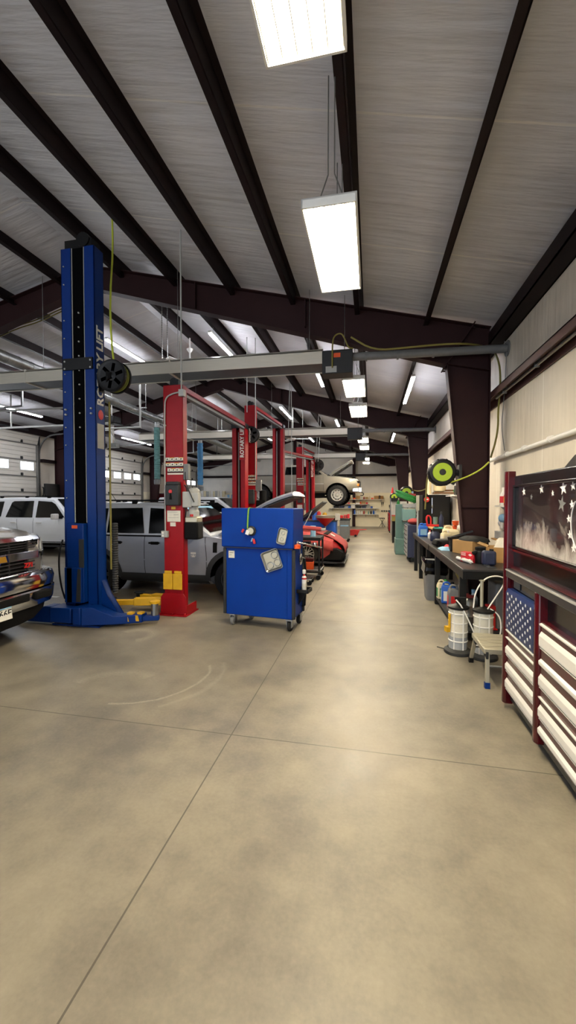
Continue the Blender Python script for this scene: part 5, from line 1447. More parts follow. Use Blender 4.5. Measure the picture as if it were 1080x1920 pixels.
# ================================================================ RIGHT SIDE
# ---- striped tool chest with picture hutch
tb = thing('tool_chest', 'tall tool chest with white and star spangled drawers, dark red posts and picture hutch', 'tool chest', (1.45, 2.6, 0))
FX, YA, YB = 1.13, 1.0, 3.70
m = MB(); m.box(FX + .03, FX + .66, YA, YB, .13, 1.13); part(tb, 'cabinet', m, 'gloss_black', world=True)
m = MB(); m.box(FX + .02, FX + .64, YA + .05, YB - .02, .08, .165); part(tb, 'base', m, 'charcoal', world=True, bevel=.01)
for y in (YB - .02, 3.01, 1.75):
    part(tb, 'post', MB().prism([(FX - .02, y - .035), (FX - .035, y - .01), (FX - .035, y + .015), (FX - .02, y + .035), (FX + .04, y + .035), (FX + .04, y - .035)], 'Z', .05 if y > 3.5 else .1, 2.0 if y > 3.5 else 1.13), 'burgundy', world=True, bevel=.006)
m = MB(); m.box(FX - .03, FX + .68, YA, YB - .055, 1.125, 1.195); part(tb, 'worktop', m, 'charcoal', world=True, bevel=.008)
part(tb, 'worktop_edge', MB().box(FX - .034, FX - .03, YA, YB - .06, 1.18, 1.19), 'light_grey', world=True)
def drawer(z0, z1, ya_, yb_, front, lip='white_gloss', pull=True, stars=None):
    m = MB(); x = FX - .015
    h = z1 - z0
    m.prism([(x + .04, z0), (x - .012, z0), (x - .014, z0 + .01), (x - .014, z1 - min(.03, h * .35)), (x + .002, z1), (x + .04, z1)], 'Y', ya_, yb_)
    if stars:
        for a in stars: m.prism(a, 'X', FX - .032, FX - .028, 1)
    d = part(tb, 'drawer', m, [front, 'white'], world=True, smooth=0)
    if pull:
        part(d, 'drawer_pull', MB().box(x - .008, x + .03, ya_, yb_, z0 - .016, z0 - .011), lip, world=True)
    return d
ya1, yb1 = 3.05, 3.635
def star2(cy, cz, r, rot=0):
    return [(cy + r * (1 if k % 2 == 0 else .4) * sin(rot + pi * k / 5), cz + r * (1 if k % 2 == 0 else .4) * cos(rot + pi * k / 5)) for k in range(10)]
sd = drawer(.70, 1.03, ya1, yb1, 'star_blue', pull=False, stars=[star2(ya1 + .05 + j * .0485, .728 + i * .033, .0125) for i in range(9) for j in range(11) if (i + j) % 2 == 0])
for za, zb in ((.675, .69),): drawer(za, zb, ya1, yb1, 'white_gloss', pull=False)
for za, zb in ((.615, .625), (.485, .555), (.35, .415), (.20, .28)): drawer(za, zb, ya1, yb1, 'white_gloss', pull=zb - za > .05)
part(tb, 'drawer_recess', MB().box(FX - .014, FX + .028, ya1 - .02, yb1 + .02, .17, .70).box(FX - .014, FX + .028, 1.05, 2.99, .17, .95), 'burgundy', world=True)
ya2, yb2 = 1.8, 2.955
drawer(.925, .94, ya2, yb2, 'white_gloss', pull=False)
for za, zb in ((.785, .885), (.66, .70), (.52, .60), (.435, .445), (.31, .39), (.195, .245)): drawer(za, zb, ya2, yb2, 'white_gloss', pull=zb - za > .05)
ya3, yb3 = 1.03, 1.70
for za, zb in ((.77, .90), (.62, .70), (.46, .56), (.31, .40), (.175, .25)): drawer(za, zb, ya3, yb3, 'white_gloss')
part(tb, 'name_plate', MB().box(FX + .02, FX + .028, 3.48, 3.6, 1.045, 1.105), 'mid_grey', world=True)
for y in (YB - .25, YA + .2):
    c_ = part(tb, 'caster', MB().box(FX + .04, FX + .16, y - .06, y + .06, .09, .13), 'steel', world=True)
    part(c_, 'caster_wheel', MB().lathe([(.02, -.025), (.06, -.025), (.068, 0), (.06, .025), (.02, .025)], (FX + .1, y, .07), axis='X', n=18), 'rubber', world=True)
# hutch
m = MB(); m.box(FX + .03, FX + .60, YA, YB - .03, 1.195, 1.37); m.box(FX + .03, FX + .60, YA, YB - .03, 1.87, 1.96); m.box(FX + .05, FX + .60, YA, YB - .04, 1.37, 1.87)
hu = part(tb, 'hutch', m, 'gloss_black', world=True, bevel=.008)
part(hu, 'hutch_rail', MB().box(FX - .005, FX + .03, YA, YB - .05, 1.20, 1.215).box(FX + .0, FX + .03, YA, YB - .05, 1.345, 1.36), 'burgundy', world=True)
part(hu, 'picture_frame', MB().box(FX + .015, FX + .05, YA + .05, YB - .05, 1.362, 1.385).box(FX + .015, FX + .05, YA + .05, YB - .05, 1.865, 1.885).box(FX + .015, FX + .05, YB - .08, YB - .045, 1.385, 1.865), 'gloss_black', world=True, bevel=.004)
def picture():
    M_ = bpy.data.materials.new('smoky_picture'); M_.use_nodes = True
    nt = M_.node_tree; b = nt.nodes['Principled BSDF']; L = nt.links.new
    tc = nt.nodes.new('ShaderNodeTexCoord'); mp = nt.nodes.new('ShaderNodeMapping'); mp.inputs['Scale'].default_value = (1, 5, 3.2)
    L(tc.outputs['Object'], mp.inputs['Vector'])
    no = nt.nodes.new('ShaderNodeTexNoise'); no.inputs['Scale'].default_value = 1.3; no.inputs['Detail'].default_value = 7; no.inputs['Roughness'].default_value = .62
    no.inputs['Distortion'].default_value = .6; L(mp.outputs['Vector'], no.inputs['Vector'])
    sp = nt.nodes.new('ShaderNodeSeparateXYZ'); L(tc.outputs['Object'], sp.inputs[0])
    # printed smoke: thick in the picture's lower part
    h = node_math(nt, 'MULTIPLY', node_math(nt, 'SUBTRACT', 1.66, sp.outputs[2]), 1.15)
    f = node_math(nt, 'ADD', no.outputs['Fac'], h)
    rp = nt.nodes.new('ShaderNodeValToRGB'); e = rp.color_ramp.elements
    e[0].position = .42; e[0].color = lin('1d1719'); e[1].position = .9; e[1].color = lin('c9c4bd')
    q = e.new(.6); q.color = lin('3b3433'); q = e.new(.72); q.color = lin('8e8883')
    L(f, rp.inputs['Fac']); L(rp.outputs['Color'], b.inputs['Base Color'])
    b.inputs['Roughness'].default_value = .18; b.inputs['Coat Weight'].default_value = .4
    return M_
MT['smoky_picture'] = picture()
m = MB().box(FX + .035, FX + .052, YA + .05, YB - .07, 1.385, 1.865)
for px, py, r in ((982, 922, .032), (1015, 917, .034), (1056, 915, .046), (1036, 925, .02), (1074, 911, .03), (1072, 946, .028), (1066, 973, .026), (1068, 1003, .028), (1075, 1028, .028)):
    q = PX(px, py, FX + .033); m.prism(star2(q.y, q.z, r, .15), 'X', FX + .0325, FX + .036, 1)
for y, z in ((2.3, 1.8), (2.0, 1.78), (1.7, 1.8), (2.15, 1.6), (1.4, 1.75)): m.prism(star2(y, z, .045), 'X', FX + .0325, FX + .036, 1)
for px, py, r in ((1053, 945, .055), (996, 932, .025)):
    q = PX(px, py, FX + .033); m.prism(star2(q.y, q.z, r, -.2), 'X', FX + .0335, FX + .036, 2)
m.tube([PX(*p, FX + .033) for p in ((1079, 940), (1073, 955), (1070, 975), (1071, 1000), (1076, 1020), (1084, 1035))], .003, n=5, smooth=2, m=1)
art = part(hu, 'picture', m, ['smoky_picture', 'art_star', 'mid_grey'], world=True, smooth=0)
t = thing('black_bag', 'black folded case lying on top of the picture hutch', 'case', (1.4, 2.6, 1.961))
part(t, 'case', MB().prism([(2.3, 1.961), (2.88, 1.961), (2.74, 2.03), (2.65, 2.045), (2.4, 2.0)], 'X', 1.2, 1.5), 'black', world=True)

# ---- work benches
def bench(name_lab, ya_, yb_, top, legs, shelf=None):
    t = thing('workbench', name_lab, 'workbench', (1.45, (ya_ + yb_) / 2, 0))
    m = MB(); m.box(1.06, 1.84, ya_, yb_, top - .03, top)
    part(t, 'bench_top', m, 'charcoal', world=True, bevel=.006)
    m = MB(); m.box(1.065, 1.09, ya_ + .01, yb_ - .01, top - .12, top - .03); m.box(1.09, 1.83, ya_ + .005, ya_ + .03, top - .12, top - .03)
    part(t, 'apron', m, 'black', world=True)
    for y in legs:
        for x in (1.10, 1.74):
            part(t, 'leg', MB().box(x - .03, x + .05, y - .04, y + .04, 0, top - .03), 'black', world=True, bevel=.004)
    if shelf: part(t, 'lower_shelf', MB().box(1.09, 1.8, legs[0], legs[-1], shelf - .03, shelf).box(1.085, 1.095, legs[0], legs[-1], shelf - .06, shelf), 'dark_grey', world=True)
    return t
bench('long black steel workbench nearest the tool chest, with boxes on top and jugs below', 5.06, 7.95, .95, (5.3, 7.22), .15)
bench('second black workbench beyond the first one, with the big blue jug on top', 8.02, 10.9, .94, (8.35, 9.55, 10.6))
solo('bench_riser', MB().box(1.3, 1.85, 8.9, 10.6, 1.13, 1.16).box(1.32, 1.36, 8.92, 8.96, .94, 1.13).box(1.32, 1.36, 10.5, 10.54, .94, 1.13).box(1.8, 1.84, 8.92, 8.96, .94, 1.13).box(1.8, 1.84, 10.5, 10.54, .94, 1.13), 'wood', 'brown wooden shelf riser on the second workbench', 'shelf', org=(1.55, 9.7, .94), bevel=.004)

# items on the near bench (top at .95)
BT = .951
def rot_box(name, c, size, rz, mats, label, cat, group=None, bevel=.004, extra=None, z0=None):
    t = solo(name, MB().box(-size[0] / 2, size[0] / 2, -size[1] / 2, size[1] / 2, 0, size[2]), mats, label, cat, group, org=c, world=False, rotz=rz, bevel=bevel)
    return t
cbx = rot_box('cardboard_box', (1.47, 6.58, BT), (.42, .27, .205), -1.05, 'cardboard', 'large closed cardboard box on the near workbench under the black mat', 'box', 'cardboard boxes on the near bench')
m = MB(); m.box(-.213, -.210, -.1, -.04, .13, .17); m.box(-.213, -.210, -.1, -.06, .08, .1); part(cbx, 'printed_label', m, 'white')
m = MB(); m.box(-.213, -.210, -.11, -.05, .03, .065); part(cbx, 'yellow_label', m, 'yellow')
part(cbx, 'tape_strip', MB().box(-.211, .211, -.025, .025, .2055, .2065), 'paper')
m = MB(); n = 28
m.ring([[(.27 * cos(2*pi*i/n), .15 * sin(2*pi*i/n), 0) for i in range(n)], [(.25 * cos(2*pi*i/n) , .14 * sin(2*pi*i/n), .03 + .01 * sin(5*2*pi*i/n)) for i in range(n)], [(.16 * cos(2*pi*i/n), .10 * sin(2*pi*i/n), .065) for i in range(n)], [(.05 * cos(2*pi*i/n), .03 * sin(2*pi*i/n), .075) for i in range(n)]])
solo('black_mat', m, 'rubber', 'heap of black rubber matting lying on the large cardboard box', 'mat', org=(1.52, 6.52, 1.157), world=False, rotz=-1.0)
t = thing('black_tool', 'long black handled tool lying at the back end of the large cardboard box', 'tool', (1.38, 6.85, BT))
part(t, 'handle', MB().bar((-.1, .1, .22), (.2, -.02, .33), .03, .03).bar((-.16, .0, .20), (.1, .05, .25), .09, .05), 'black'); part(t, 'stand', MB().box(-.14, .1, -.04, .12, 0, .2), 'black')
cb2 = thing('cardboard_box', 'open cardboard box with crumpled paper by the tool chest on the near workbench', 'box', (1.70, 5.78, BT), -.35, 'cardboard boxes on the near bench')
m = MB(); m.box(-.18, .18, -.14, -.135, 0, .2); m.box(-.18, .18, .135, .14, 0, .2); m.box(-.18, -.175, -.14, .14, 0, .2); m.box(.175, .18, -.14, .14, 0, .2); m.box(-.18, .18, -.14, .14, 0, .005)
part(cb2, 'carton', m, 'cardboard'); part(cb2, 'flap', MB().rbox((-.23, 0, .22), (.13, .27, .004), (0, .35, 0)), 'cardboard')
m = MB(); random.seed(4)
rings = []
for j in range(5):
    rings.append([((.13 - .022 * j) * cos(2*pi*i/14) * random.uniform(.8, 1.2), (.1 - .018 * j) * sin(2*pi*i/14) * random.uniform(.8, 1.2), .15 + .04 * j + random.uniform(-.015, .015)) for i in range(14)])
part(cb2, 'packing_paper', m.ring(rings), 'paper', smooth=10)
for i, (dz, rz, lb) in enumerate(((0, -.95, 'lower of two stacked small red parts boxes on the near workbench'), (.0665, -.88, 'upper of two stacked small red parts boxes on the near workbench'))):
    o = rot_box('parts_box', (1.265, 5.66, BT + dz), (.20, .09, .066), rz, 'red_box', lb, 'box', 'red parts boxes')
    m = MB()
    for k in range(3): m.box(-.09, -.02, -.0462, -.045, .02 + k * .015, .026 + k * .015)
    m.prism([(.02, .035), (.05, .052), (.08, .035), (.05, .018)], 'Y', -.0462, -.045)
    part(o, 'white_print', m, 'white')
t = thing('oil_canister', 'black plastic canister with ridged cap right of the red boxes', 'canister', (1.385, 5.60, BT))
part(t, 'canister', MB().lathe([(.07, 0), (.075, .01), (.075, .15), (.06, .17)], n=20), 'black'); part(t, 'cap', MB().lathe([(.06, .17), (.065, .175), (.065, .205), (.03, .215)], n=12), 'matte_black')
part(t, 'spout', MB().cyl((-.05, -.03, .15), (-.10, -.05, .13), .024, n=12), 'rubber')
t = thing('oil_canister', 'dark canister standing nearest the bench end beside the ridged canister', 'canister', (1.44, 5.42, BT))
part(t, 'canister', MB().box(-.08, .08, -.055, .055, 0, .185), 'navy', bevel=.03); part(t, 'cap', MB().cyl((.03, 0, .185), (.03, 0, .205), .025), 'black')
m = MB(); m.cyl((1.16, 5.86, BT + .026), (1.25, 5.50, BT + .026), .024, n=14); m.cyl((1.25, 5.50, BT + .026), (1.262, 5.44, BT + .026), .009, .004)
solo('sealant_tube', m, 'white', 'white sealant tube lying on the front edge of the near workbench', 'tube', org=(1.24, 5.7, BT))
m = MB(); m.box(1.38, 1.47, 5.2, 5.3, BT, BT + .006); m.cyl((1.55, 5.22, BT + .01), (1.62, 5.3, BT + .01), .008); m.rbox((1.4, 5.35, BT + .01), (.03, .08, .015), (0, 0, .4))
solo('loose_fittings', m, 'steel', 'few loose metal fittings lying at the near end of the bench', 'fittings', org=(1.45, 5.25, BT))
def rag(c, sx, sy, h, material, label, seed, group=None):
    random.seed(seed); n = 9; m = MB(); q = []
    for i in range(n):
        for j in range(n):
            u, v = i / (n - 1) * 2 - 1, j / (n - 1) * 2 - 1
            e = max(0, 1 - max(abs(u), abs(v)) ** 3)
            q.append((u * sx * random.uniform(.85, 1.1), v * sy * random.uniform(.85, 1.1), .004 + e * h * random.uniform(.35, 1)))
    m.add(q, [(i * n + j, (i + 1) * n + j, (i + 1) * n + j + 1, i * n + j + 1) for i in range(n - 1) for j in range(n - 1)])
    o = solo('rag', m, material, label, 'rag', group, org=c, world=False, smooth=60)
    s_ = o.modifiers.new('thick', 'SOLIDIFY'); s_.thickness = .004
    sb = o.modifiers.new('soft', 'SUBSURF'); sb.levels = sb.render_levels = 1
    return o
rag((1.22, 7.05, BT), .12, .18, .06, 'light_blue', 'crumpled pale blue rag on the near workbench', 1)
rag((1.33, 7.35, BT), .10, .12, .08, 'red_box', 'crumpled red rag beside the pale blue rag', 2)
t = thing('tool_bag', 'black open tool bag on the far end of the near workbench', 'bag', (1.30, 7.62, BT))
part(t, 'bag', MB().box(-.17, .2, -.16, .16, 0, .12), 'black', bevel=.03); part(t, 'flap', MB().rbox((-.16, -.1, .06), (.1, .22, .1), (0, .4, .2)), 'matte_black', bevel=.02)
t = thing('navy_tray', 'long dark navy tray behind the black tool bag', 'tray', (1.62, 7.6, BT))
part(t, 'tray', MB().box(-.15, .2, -.3, .25, 0, .13), 'navy', bevel=.01)
# jugs
def jug(c, rz, w, d, h, body, cap, label, lab_col='white', group=None, capx=.25):
    t = thing('jug', label, 'jug', c, rz, group)
    m = MB(); m.ring([[(-w/2, -d/2, 0), (w/2, -d/2, 0), (w/2, d/2, 0), (-w/2, d/2, 0)], [(-w/2, -d/2, h*.68), (w/2, -d/2, h*.68), (w/2, d/2, h*.68), (-w/2, d/2, h*.68)], [(-w*.42, -d*.36, h*.86), (w*.45, -d*.36, h*.80), (w*.45, d*.36, h*.80), (-w*.42, d*.36, h*.86)]])
    part(t, 'bottle', m, body, bevel=.014)
    part(t, 'handle', MB().tube([(-w*.36, 0, h*.82), (-w*.32, 0, h*.97), (w*.02, 0, h*.98), (w*.12, 0, h*.80)], d * .12, smooth=1), body)
    part(t, 'cap', MB().lathe([(d*.17, h*.79), (d*.17, h*.90), (d*.2, h*.90), (d*.2, h), (d*.12, h*1.01)], (w*capx, 0, 0), n=16), cap)
    m = MB(); m.box(-w*.36, w*.36, -d/2 - .002, -d/2 + .001, h*.12, h*.58); m.box(-w/2 - .002, -w/2 + .001, -d*.36, d*.36, h*.12, h*.58)
    part(t, 'label', m, lab_col)
    return t
jug((1.17, 9.75, .941), .1, .20, .15, .30, 'blue_plastic', 'blue_plastic', 'bright blue fluid jug standing on the second workbench', 'light_blue')
jug((1.52, 8.35, .941), -.1, .30, .22, .33, 'cream', 'orange', 'big cream fluid jug with orange funnel at the back of the bench', 'cream')
t = thing('funnel', 'orange funnel standing on the big cream jug', 'funnel', (1.60, 8.3, 1.272))
part(t, 'cone', MB().lathe([(.02, 0), (.05, .02), (.065, .1), (.062, .1), (.045, .025)], n=18), 'orange')
jug((1.40, 8.15, .941), .4, .17, .13, .25, 'cream', 'white', 'smaller cream jug in front of the big cream jug', 'paper')
jug((1.16, 6.98, .151), .1, .18, .12, .31, 'cream', 'green_plastic', 'cream jug with green label under the near workbench', 'green_text', 'jugs under the near bench')
jug((1.20, 6.70, .151), -.1, .22, .13, .33, 'blue_plastic', 'black', 'blue jug under the near workbench', 'white', 'jugs under the near bench')
jug((1.22, 6.25, .151), 0, .22, .14, .38, 'grey_plastic', 'white', 'tall grey jug with red label under the near workbench', 'red_plastic', 'jugs under the near bench')
t = thing('funnel', 'dark yellow funnel behind the blue jug under the near workbench', 'funnel', (1.42, 6.85, .151))
part(t, 'cone', MB().lathe([(.02, 0), (.025, .3), (.10, .45), (.097, .45), (.02, .31)], n=18), 'hose_yellow')
def bottle(c, r, h, body, cap, label, cat='bottle', group=None, lab=None, name='bottle'):
    t = thing(name, label, cat, c, 0, group)
    part(t, 'bottle', MB().lathe([(r*.9, 0), (r, .01), (r, h*.62), (r*.45, h*.8), (r*.4, h*.88)], n=16), body)
    part(t, 'cap', MB().lathe([(r*.48, h*.86), (r*.48, h), (r*.3, h*1.01)], n=12), cap)
    if lab: part(t, 'label', MB().lathe([(r*1.01, h*.15), (r*1.01, h*.52)], n=16, cap=False), lab)
    return t
bottle((1.45, 6.2, .151), .06, .33, 'lamp_clear', 'light_blue', 'clear bottle with pale blue cap deep under the near workbench')
bottle((1.38, 5.9, .151), .06, .26, 'orange', 'red_plastic', 'orange bottle behind the tall drum under the near workbench')
bottle((1.60, 5.9, .151), .05, .32, 'navy', 'navy', 'dark blue bottle deep under the near workbench')
bottle((1.5, 9.3, 1.162), .05, .36, 'navy', 'dark_grey', 'tall dark blue bottle standing on the wooden riser')
bottle((1.25, 9.2, .941), .045, .18, 'white', 'fender_red', 'small white bottle with pinkish cap beside the blue jug')
# spray gun and clutter on bench two
t = thing('spray_tank', 'dark blue and black sprayer unit on the second workbench', 'sprayer', (1.28, 8.65, .941))
part(t, 'tank', MB().lathe([(.09, 0), (.10, .02), (.10, .14), (.06, .2)], n=18), 'navy'); part(t, 'pump', MB().box(-.05, .12, -.06, .06, .2, .26).cyl((.02, 0, .26), (.02, 0, .3), .04), 'black'); part(t, 'teal_band', MB().box(-.03, .14, -.065, .065, .255, .285), 'teal_label')
t = thing('vise', 'red metal vise frame on the wooden riser', 'vise', (1.40, 10.0, 1.162))
part(t, 'frame', MB().box(-.14, .18, -.04, .04, 0, .05).tube([(-.1, 0, .05), (-.13, 0, .2), (-.08, 0, .27), (-.02, 0, .2), (-.02, 0, .05)], .02, smooth=1), 'red_plastic'); part(t, 'jar', MB().cyl((.08, 0, .05), (.08, 0, .22), .05), 'teal')
t = thing('silver_pot', 'round silver grey drum lid leaning on the wooden riser', 'lid', (1.72, 9.1, 1.162))
part(t, 'lid', MB().lathe([(.02, -.03), (.09, -.03), (.10, 0), (.09, .03), (.02, .03)], (0, 0, .10), axis='X', n=22), 'light_grey'); part(t, 'hub', MB().lathe([(.01, -.04), (.03, -.04), (.03, .04)], (0, 0, .10), axis='X', n=14), 'mid_grey')
t = thing('white_canister', 'white round canister with black end on the riser near the wall', 'canister', (1.75, 8.6, 1.12))
part(t, 'canister', MB().cyl((-.1, 0, .09), (.06, -.06, .09), .065, n=18), 'white'); part(t, 'end_cap', MB().cyl((.06, -.06, .09), (.065, -.062, .09), .05, n=18), 'black'); part(t, 'stand', MB().box(-.06, .03, -.05, .04, -.18, .03), 'light_grey')

# trash can
t = thing('trash_can', 'grey trash can with black bag between the two workbenches', 'trash can', (1.12, 7.62, 0))
m = MB()
def sq(w, d, z, r=.04):
    P = []
    for sx, sy, a0 in ((1, 1, 0), (-1, 1, 90), (-1, -1, 180), (1, -1, 270)):
        for k in range(4): P.append((sx * (w - r) + r * cos(radians(a0 + 30 * k)), sy * (d - r) + r * sin(radians(a0 + 30 * k)), z))
    return P
m.ring([sq(.15, .19, 0), sq(.18, .23, .66), sq(.20, .25, .66), sq(.20, .25, .69), sq(.18, .23, .69)])
part(t, 'bin', m, 'grey_plastic')
random.seed(9)
m = MB(); rings = []
for z, k in ((.46, 1.04), (.52, 1.1), (.6, 1.06), (.68, 1.13), (.72, 1.1), (.70, .9), (.5, .8)):
    rings.append([(x * k * random.uniform(.96, 1.04), y * k * random.uniform(.96, 1.04), zz + random.uniform(-.02, .02)) for x, y, zz in sq(.18, .23, z)])
part(t, 'bin_bag', m.ring(rings), 'gloss_black', smooth=20)
bottle((1.16, 8.75, .0), .055, .44, 'cream', 'yellow', 'tall yellowish bottle on the floor beyond the trash can')

# fluid extractors
def extractor(c, label, rings_n=4):
    t = thing('fluid_extractor', label, 'drum', c, 0, 'white fluid extractor drums')
    part(t, 'base', MB().lathe([(.15, 0), (.155, .012), (.15, .035), (.115, .06)], n=32), 'dark_grey')
    prof = [(.10, .055), (.10, .1)]
    part(t, 'drum', MB().lathe([(.098, .05), (.10, .06), (.10, .515), (.095, .52)], n=32), 'white_translucent')
    for i in range(rings_n):
        z = .15 + .105 * i
        part(t, 'band', MB().lathe([(.100, z - .008), (.107, z - .004), (.107, z + .004), (.100, z + .008)], n=32, cap=False), 'white')
    m = MB()
    for a in (-2.2, -1.2): m.box(.1 * cos(a) - .006, .1 * cos(a) + .006, .1 * sin(a) - .008, .1 * sin(a) + .008, .06, .51)
    part(t, 'rib', m, 'white')
    part(t, 'fluid', MB().lathe([(.1008, .065), (.1008, .2)], n=32, cap=False), 'fluid_grey')
    part(t, 'lid', MB().lathe([(.11, .515), (.118, .525), (.118, .54), (.06, .555), (.03, .575)], n=28), 'black')
    return t
e1 = extractor((.99, 4.93, 0), 'white ringed fluid drum on a dark foot, left one with yellow label')
part(e1, 'pump_handle', MB().cyl((.0, 0, .56), (0, 0, .62), .025).rbox((.02, 0, .63), (.12, .03, .03)), 'black')
part(e1, 'label', MB().lathe([(.1022, .26), (.1022, .42)], n=32, cap=False), 'paper')
m = MB(); m.box(-.115, -.095, -.07, -.03, .30, .46); m.rbox((-.125, -.04, .28), (.04, .06, .06), (0, 0, .4)); part(e1, 'warning_label', m, 'yellow')
part(e1, 'suction_tube', MB().tube([(-.04, -.07, .63), (0.02, -.10, .56), (.16, -.12, .25), (.22, -.10, .10)], .008, smooth=1), 'white')
e2 = extractor((1.235, 4.83, 0), 'white ringed fluid drum behind the step stool, with clear hoses on top')
part(e2, 'pump_handle', MB().cyl((-.02, 0, .55), (-.02, 0, .86), .018, n=10).cyl((-.02, 0, .86), (-.02, 0, .87), .03), 'alu_dull')
part(e2, 'clear_hose', MB().tube([(-.10, .02, .55), (-.08, .04, .72), (.02, .1, .86), (.14, .15, .90), (.26, .18, .88), (.32, .2, .8)], .008, smooth=2).tube([(.03, -.05, .56), (.12, 0, .68), (.2, .05, .78), (.25, .1, .85)], .007, smooth=1).tube([(.06, -.03, .56), (.15, -.06, .50), (.17, -.07, .36), (.13, -.08, .2)], .0075, smooth=2), 'white')
t = thing('metal_drum', 'old grey ribbed metal canister between the two white drums', 'canister', (1.25, 5.62, .151))
part(t, 'canister', MB().lathe([(.10, 0), (.105, .02), (.105, .1), (.11, .11), (.105, .12), (.105, .24), (.11, .25), (.105, .26), (.10, .30), (.07, .34)], n=26), 'galv'); part(t, 'lid_clutter', MB().rbox((.02, -.02, .36), (.12, .03, .04), (.1, .2, .4)).rbox((-.04, .02, .37), (.1, .04, .03), (0, -.2, -.5)), 'fender_red')
solo('grey_bin', MB().box(1.52, 1.80, 5.4, 5.75, .151, .72), 'grey_plastic', 'grey plastic bin in the dark corner under the bench end', 'bin', org=(1.66, 5.55, .151), bevel=.02)
solo('red_jack_stand', MB().box(1.42, 1.52, 5.38, 5.5, .151, .45).box(1.4, 1.54, 5.36, 5.52, .151, .17), 'red_plastic', 'dark red metal stand behind the second white drum', 'stand', org=(1.47, 5.44, .151), bevel=.01)
m = MB(); m.tube([(.78, 5.05, .008), (.86, 5.0, .008), (.93, 4.95, .02)], .005, smooth=1)
solo('tube_end', m, 'black', 'short black wire on the floor beside the left white drum', 'wire', org=(.86, 5, 0))

# step stool
t = thing('step_stool', 'folding aluminium step stool with slotted top beside the tool chest', 'step stool', (1.28, 4.28, 0))
pz = .36
m = MB()
for i in range(5):
    y = 4.08 + i * .092
    m.box(1.06, 1.55, y, y + .078, pz - .02, pz)
part(t, 'step_plank', m, 'alu_dull', world=True, bevel=.003)
m = MB(); m.box(1.055, 1.555, 4.065, 4.085, pz - .05, pz - .002); m.box(1.055, 1.555, 4.53, 4.55, pz - .05, pz - .002); m.box(1.05, 1.07, 4.07, 4.545, pz - .05, pz - .004)
part(t, 'step_frame', m, 'alu_dull', world=True, bevel=.004)
m = MB()
for i in range(4): m.box(1.06, 1.55, 4.159 + i * .092, 4.171 + i * .092, pz - .016, pz - .004)
part(t, 'rubber_strip', m, 'black', world=True)
for (x0, y0, x1, y1) in ((1.085, 4.09, 1.07, 4.03), (1.52, 4.09, 1.535, 4.03), (1.085, 4.52, 1.07, 4.66), (1.52, 4.52, 1.535, 4.66)):
    l = part(t, 'leg', MB().bar((x0, y0, pz - .03), (x1, y1, .03), .035, .028, up=(0, 1, 0)), 'alu_dull', world=True, bevel=.003)
    part(l, 'rubber_foot', MB().bar((lerp(x0, x1, .93), lerp(y0, y1, .93), .055), (x1, y1, .001), .045, .04, up=(0, 1, 0)), 'blue_paint' if y1 < 4.2 else 'black', world=True)
m = MB(); m.tube([(1.09, 4.12, .22), (1.09, 4.3, .30), (1.09, 4.5, .22)], .008, n=6); m.cyl((1.09, 4.06, .2), (1.52, 4.06, .2), .010); m.cyl((1.09, 4.58, .2), (1.52, 4.58, .2), .010)
part(t, 'brace', m, 'mid_grey', world=True)
m = MB()
for y in (4.1, 4.5): m.box(1.065, 1.09, y - .04, y + .04, pz - .10, pz - .03)
part(t, 'hinge', m, 'dark_grey', world=True, bevel=.006)

# wall shelves by the chest
def wall_shelf(c, w, mats, label, d=.22):
    t = thing('wall_shelf', label, 'shelf', c)
    part(t, 'board', MB().box(-d, 0, -w / 2, w / 2, -.02, 0), mats)
    for y in (-w * .35, w * .35): part(t, 'bracket', MB().prism([(0, -.02), (-d * .8, -.02), (0, -.16)], 'Y', y - .01, y + .01), 'light_grey')
    return t
wall_shelf((2.04, 6.2, 1.69), .9, 'white', 'small white wall shelf holding a red bottle beside the tool chest', .2)
bottle((1.9, 6.42, 1.691), .055, .26, 'white', 'white', 'white bottle with red label on the small white wall shelf', lab='red_box')
bottle((1.9, 6.25, 1.691), .05, .24, 'red_plastic', 'yellow', 'red and yellow bottle on the small white wall shelf', lab='yellow')
t = thing('towel_roll', 'blue shop towel roll held sideways on the right wall', 'towel roll', (1.93, 6.42, 1.50))
part(t, 'roll', MB().lathe([(.02, -.14), (.065, -.14), (.065, .14), (.02, .14)], axis='Y', n=22), 'light_blue'); part(t, 'holder', MB().box(.05, .118, -.17, -.15, -.02, .02).box(.05, .118, .15, .17, -.02, .02).cyl((0, -.17, 0), (0, .17, 0), .012, n=8), 'white')
wall_shelf((2.04, 6.15, 1.20), .9, 'wood', 'wooden wall shelf behind the tool chest holding a small grey box', .26)
rot_box('metal_box', (1.9, 6.42, 1.201), (.16, .3, .11), 0, 'light_grey', 'small grey metal box on the wooden wall shelf', 'box')
for i in range(2):
    t = thing('patterned_can', ('upper' if i else 'lower') + ' black and white patterned can stacked behind the open cardboard box', 'can', (1.88, 5.75, BT + .105 * i), 0, 'patterned cans')
    part(t, 'can', MB().lathe([(.07, 0), (.072, .1)], n=24), 'white'); m = MB()
    for a in range(12):
        for k in range(3):
            if (a + k) % 2: 
                a0 = 2 * pi * a / 12; m.add([(.0735 * cos(q), .0735 * sin(q), z) for z in (.01 + .028 * k, .036 + .028 * k) for q in (a0, a0 + .26, a0 + .52)], [(0, 1, 4, 3), (1, 2, 5, 4)])
    part(t, 'black_check', m, 'black')
t = thing('wall_clip', 'small white hook plate on the right wall right of the nearest column', 'hook', (2.03, 7.0, 1.42))
part(t, 'plate', MB().box(-.01, .018, -.04, .04, -.1, .1), 'white'); part(t, 'hook', MB().tube([(-.01, 0, .05), (-.04, 0, 0), (-.02, 0, -.06)], .008, smooth=1), 'steel')
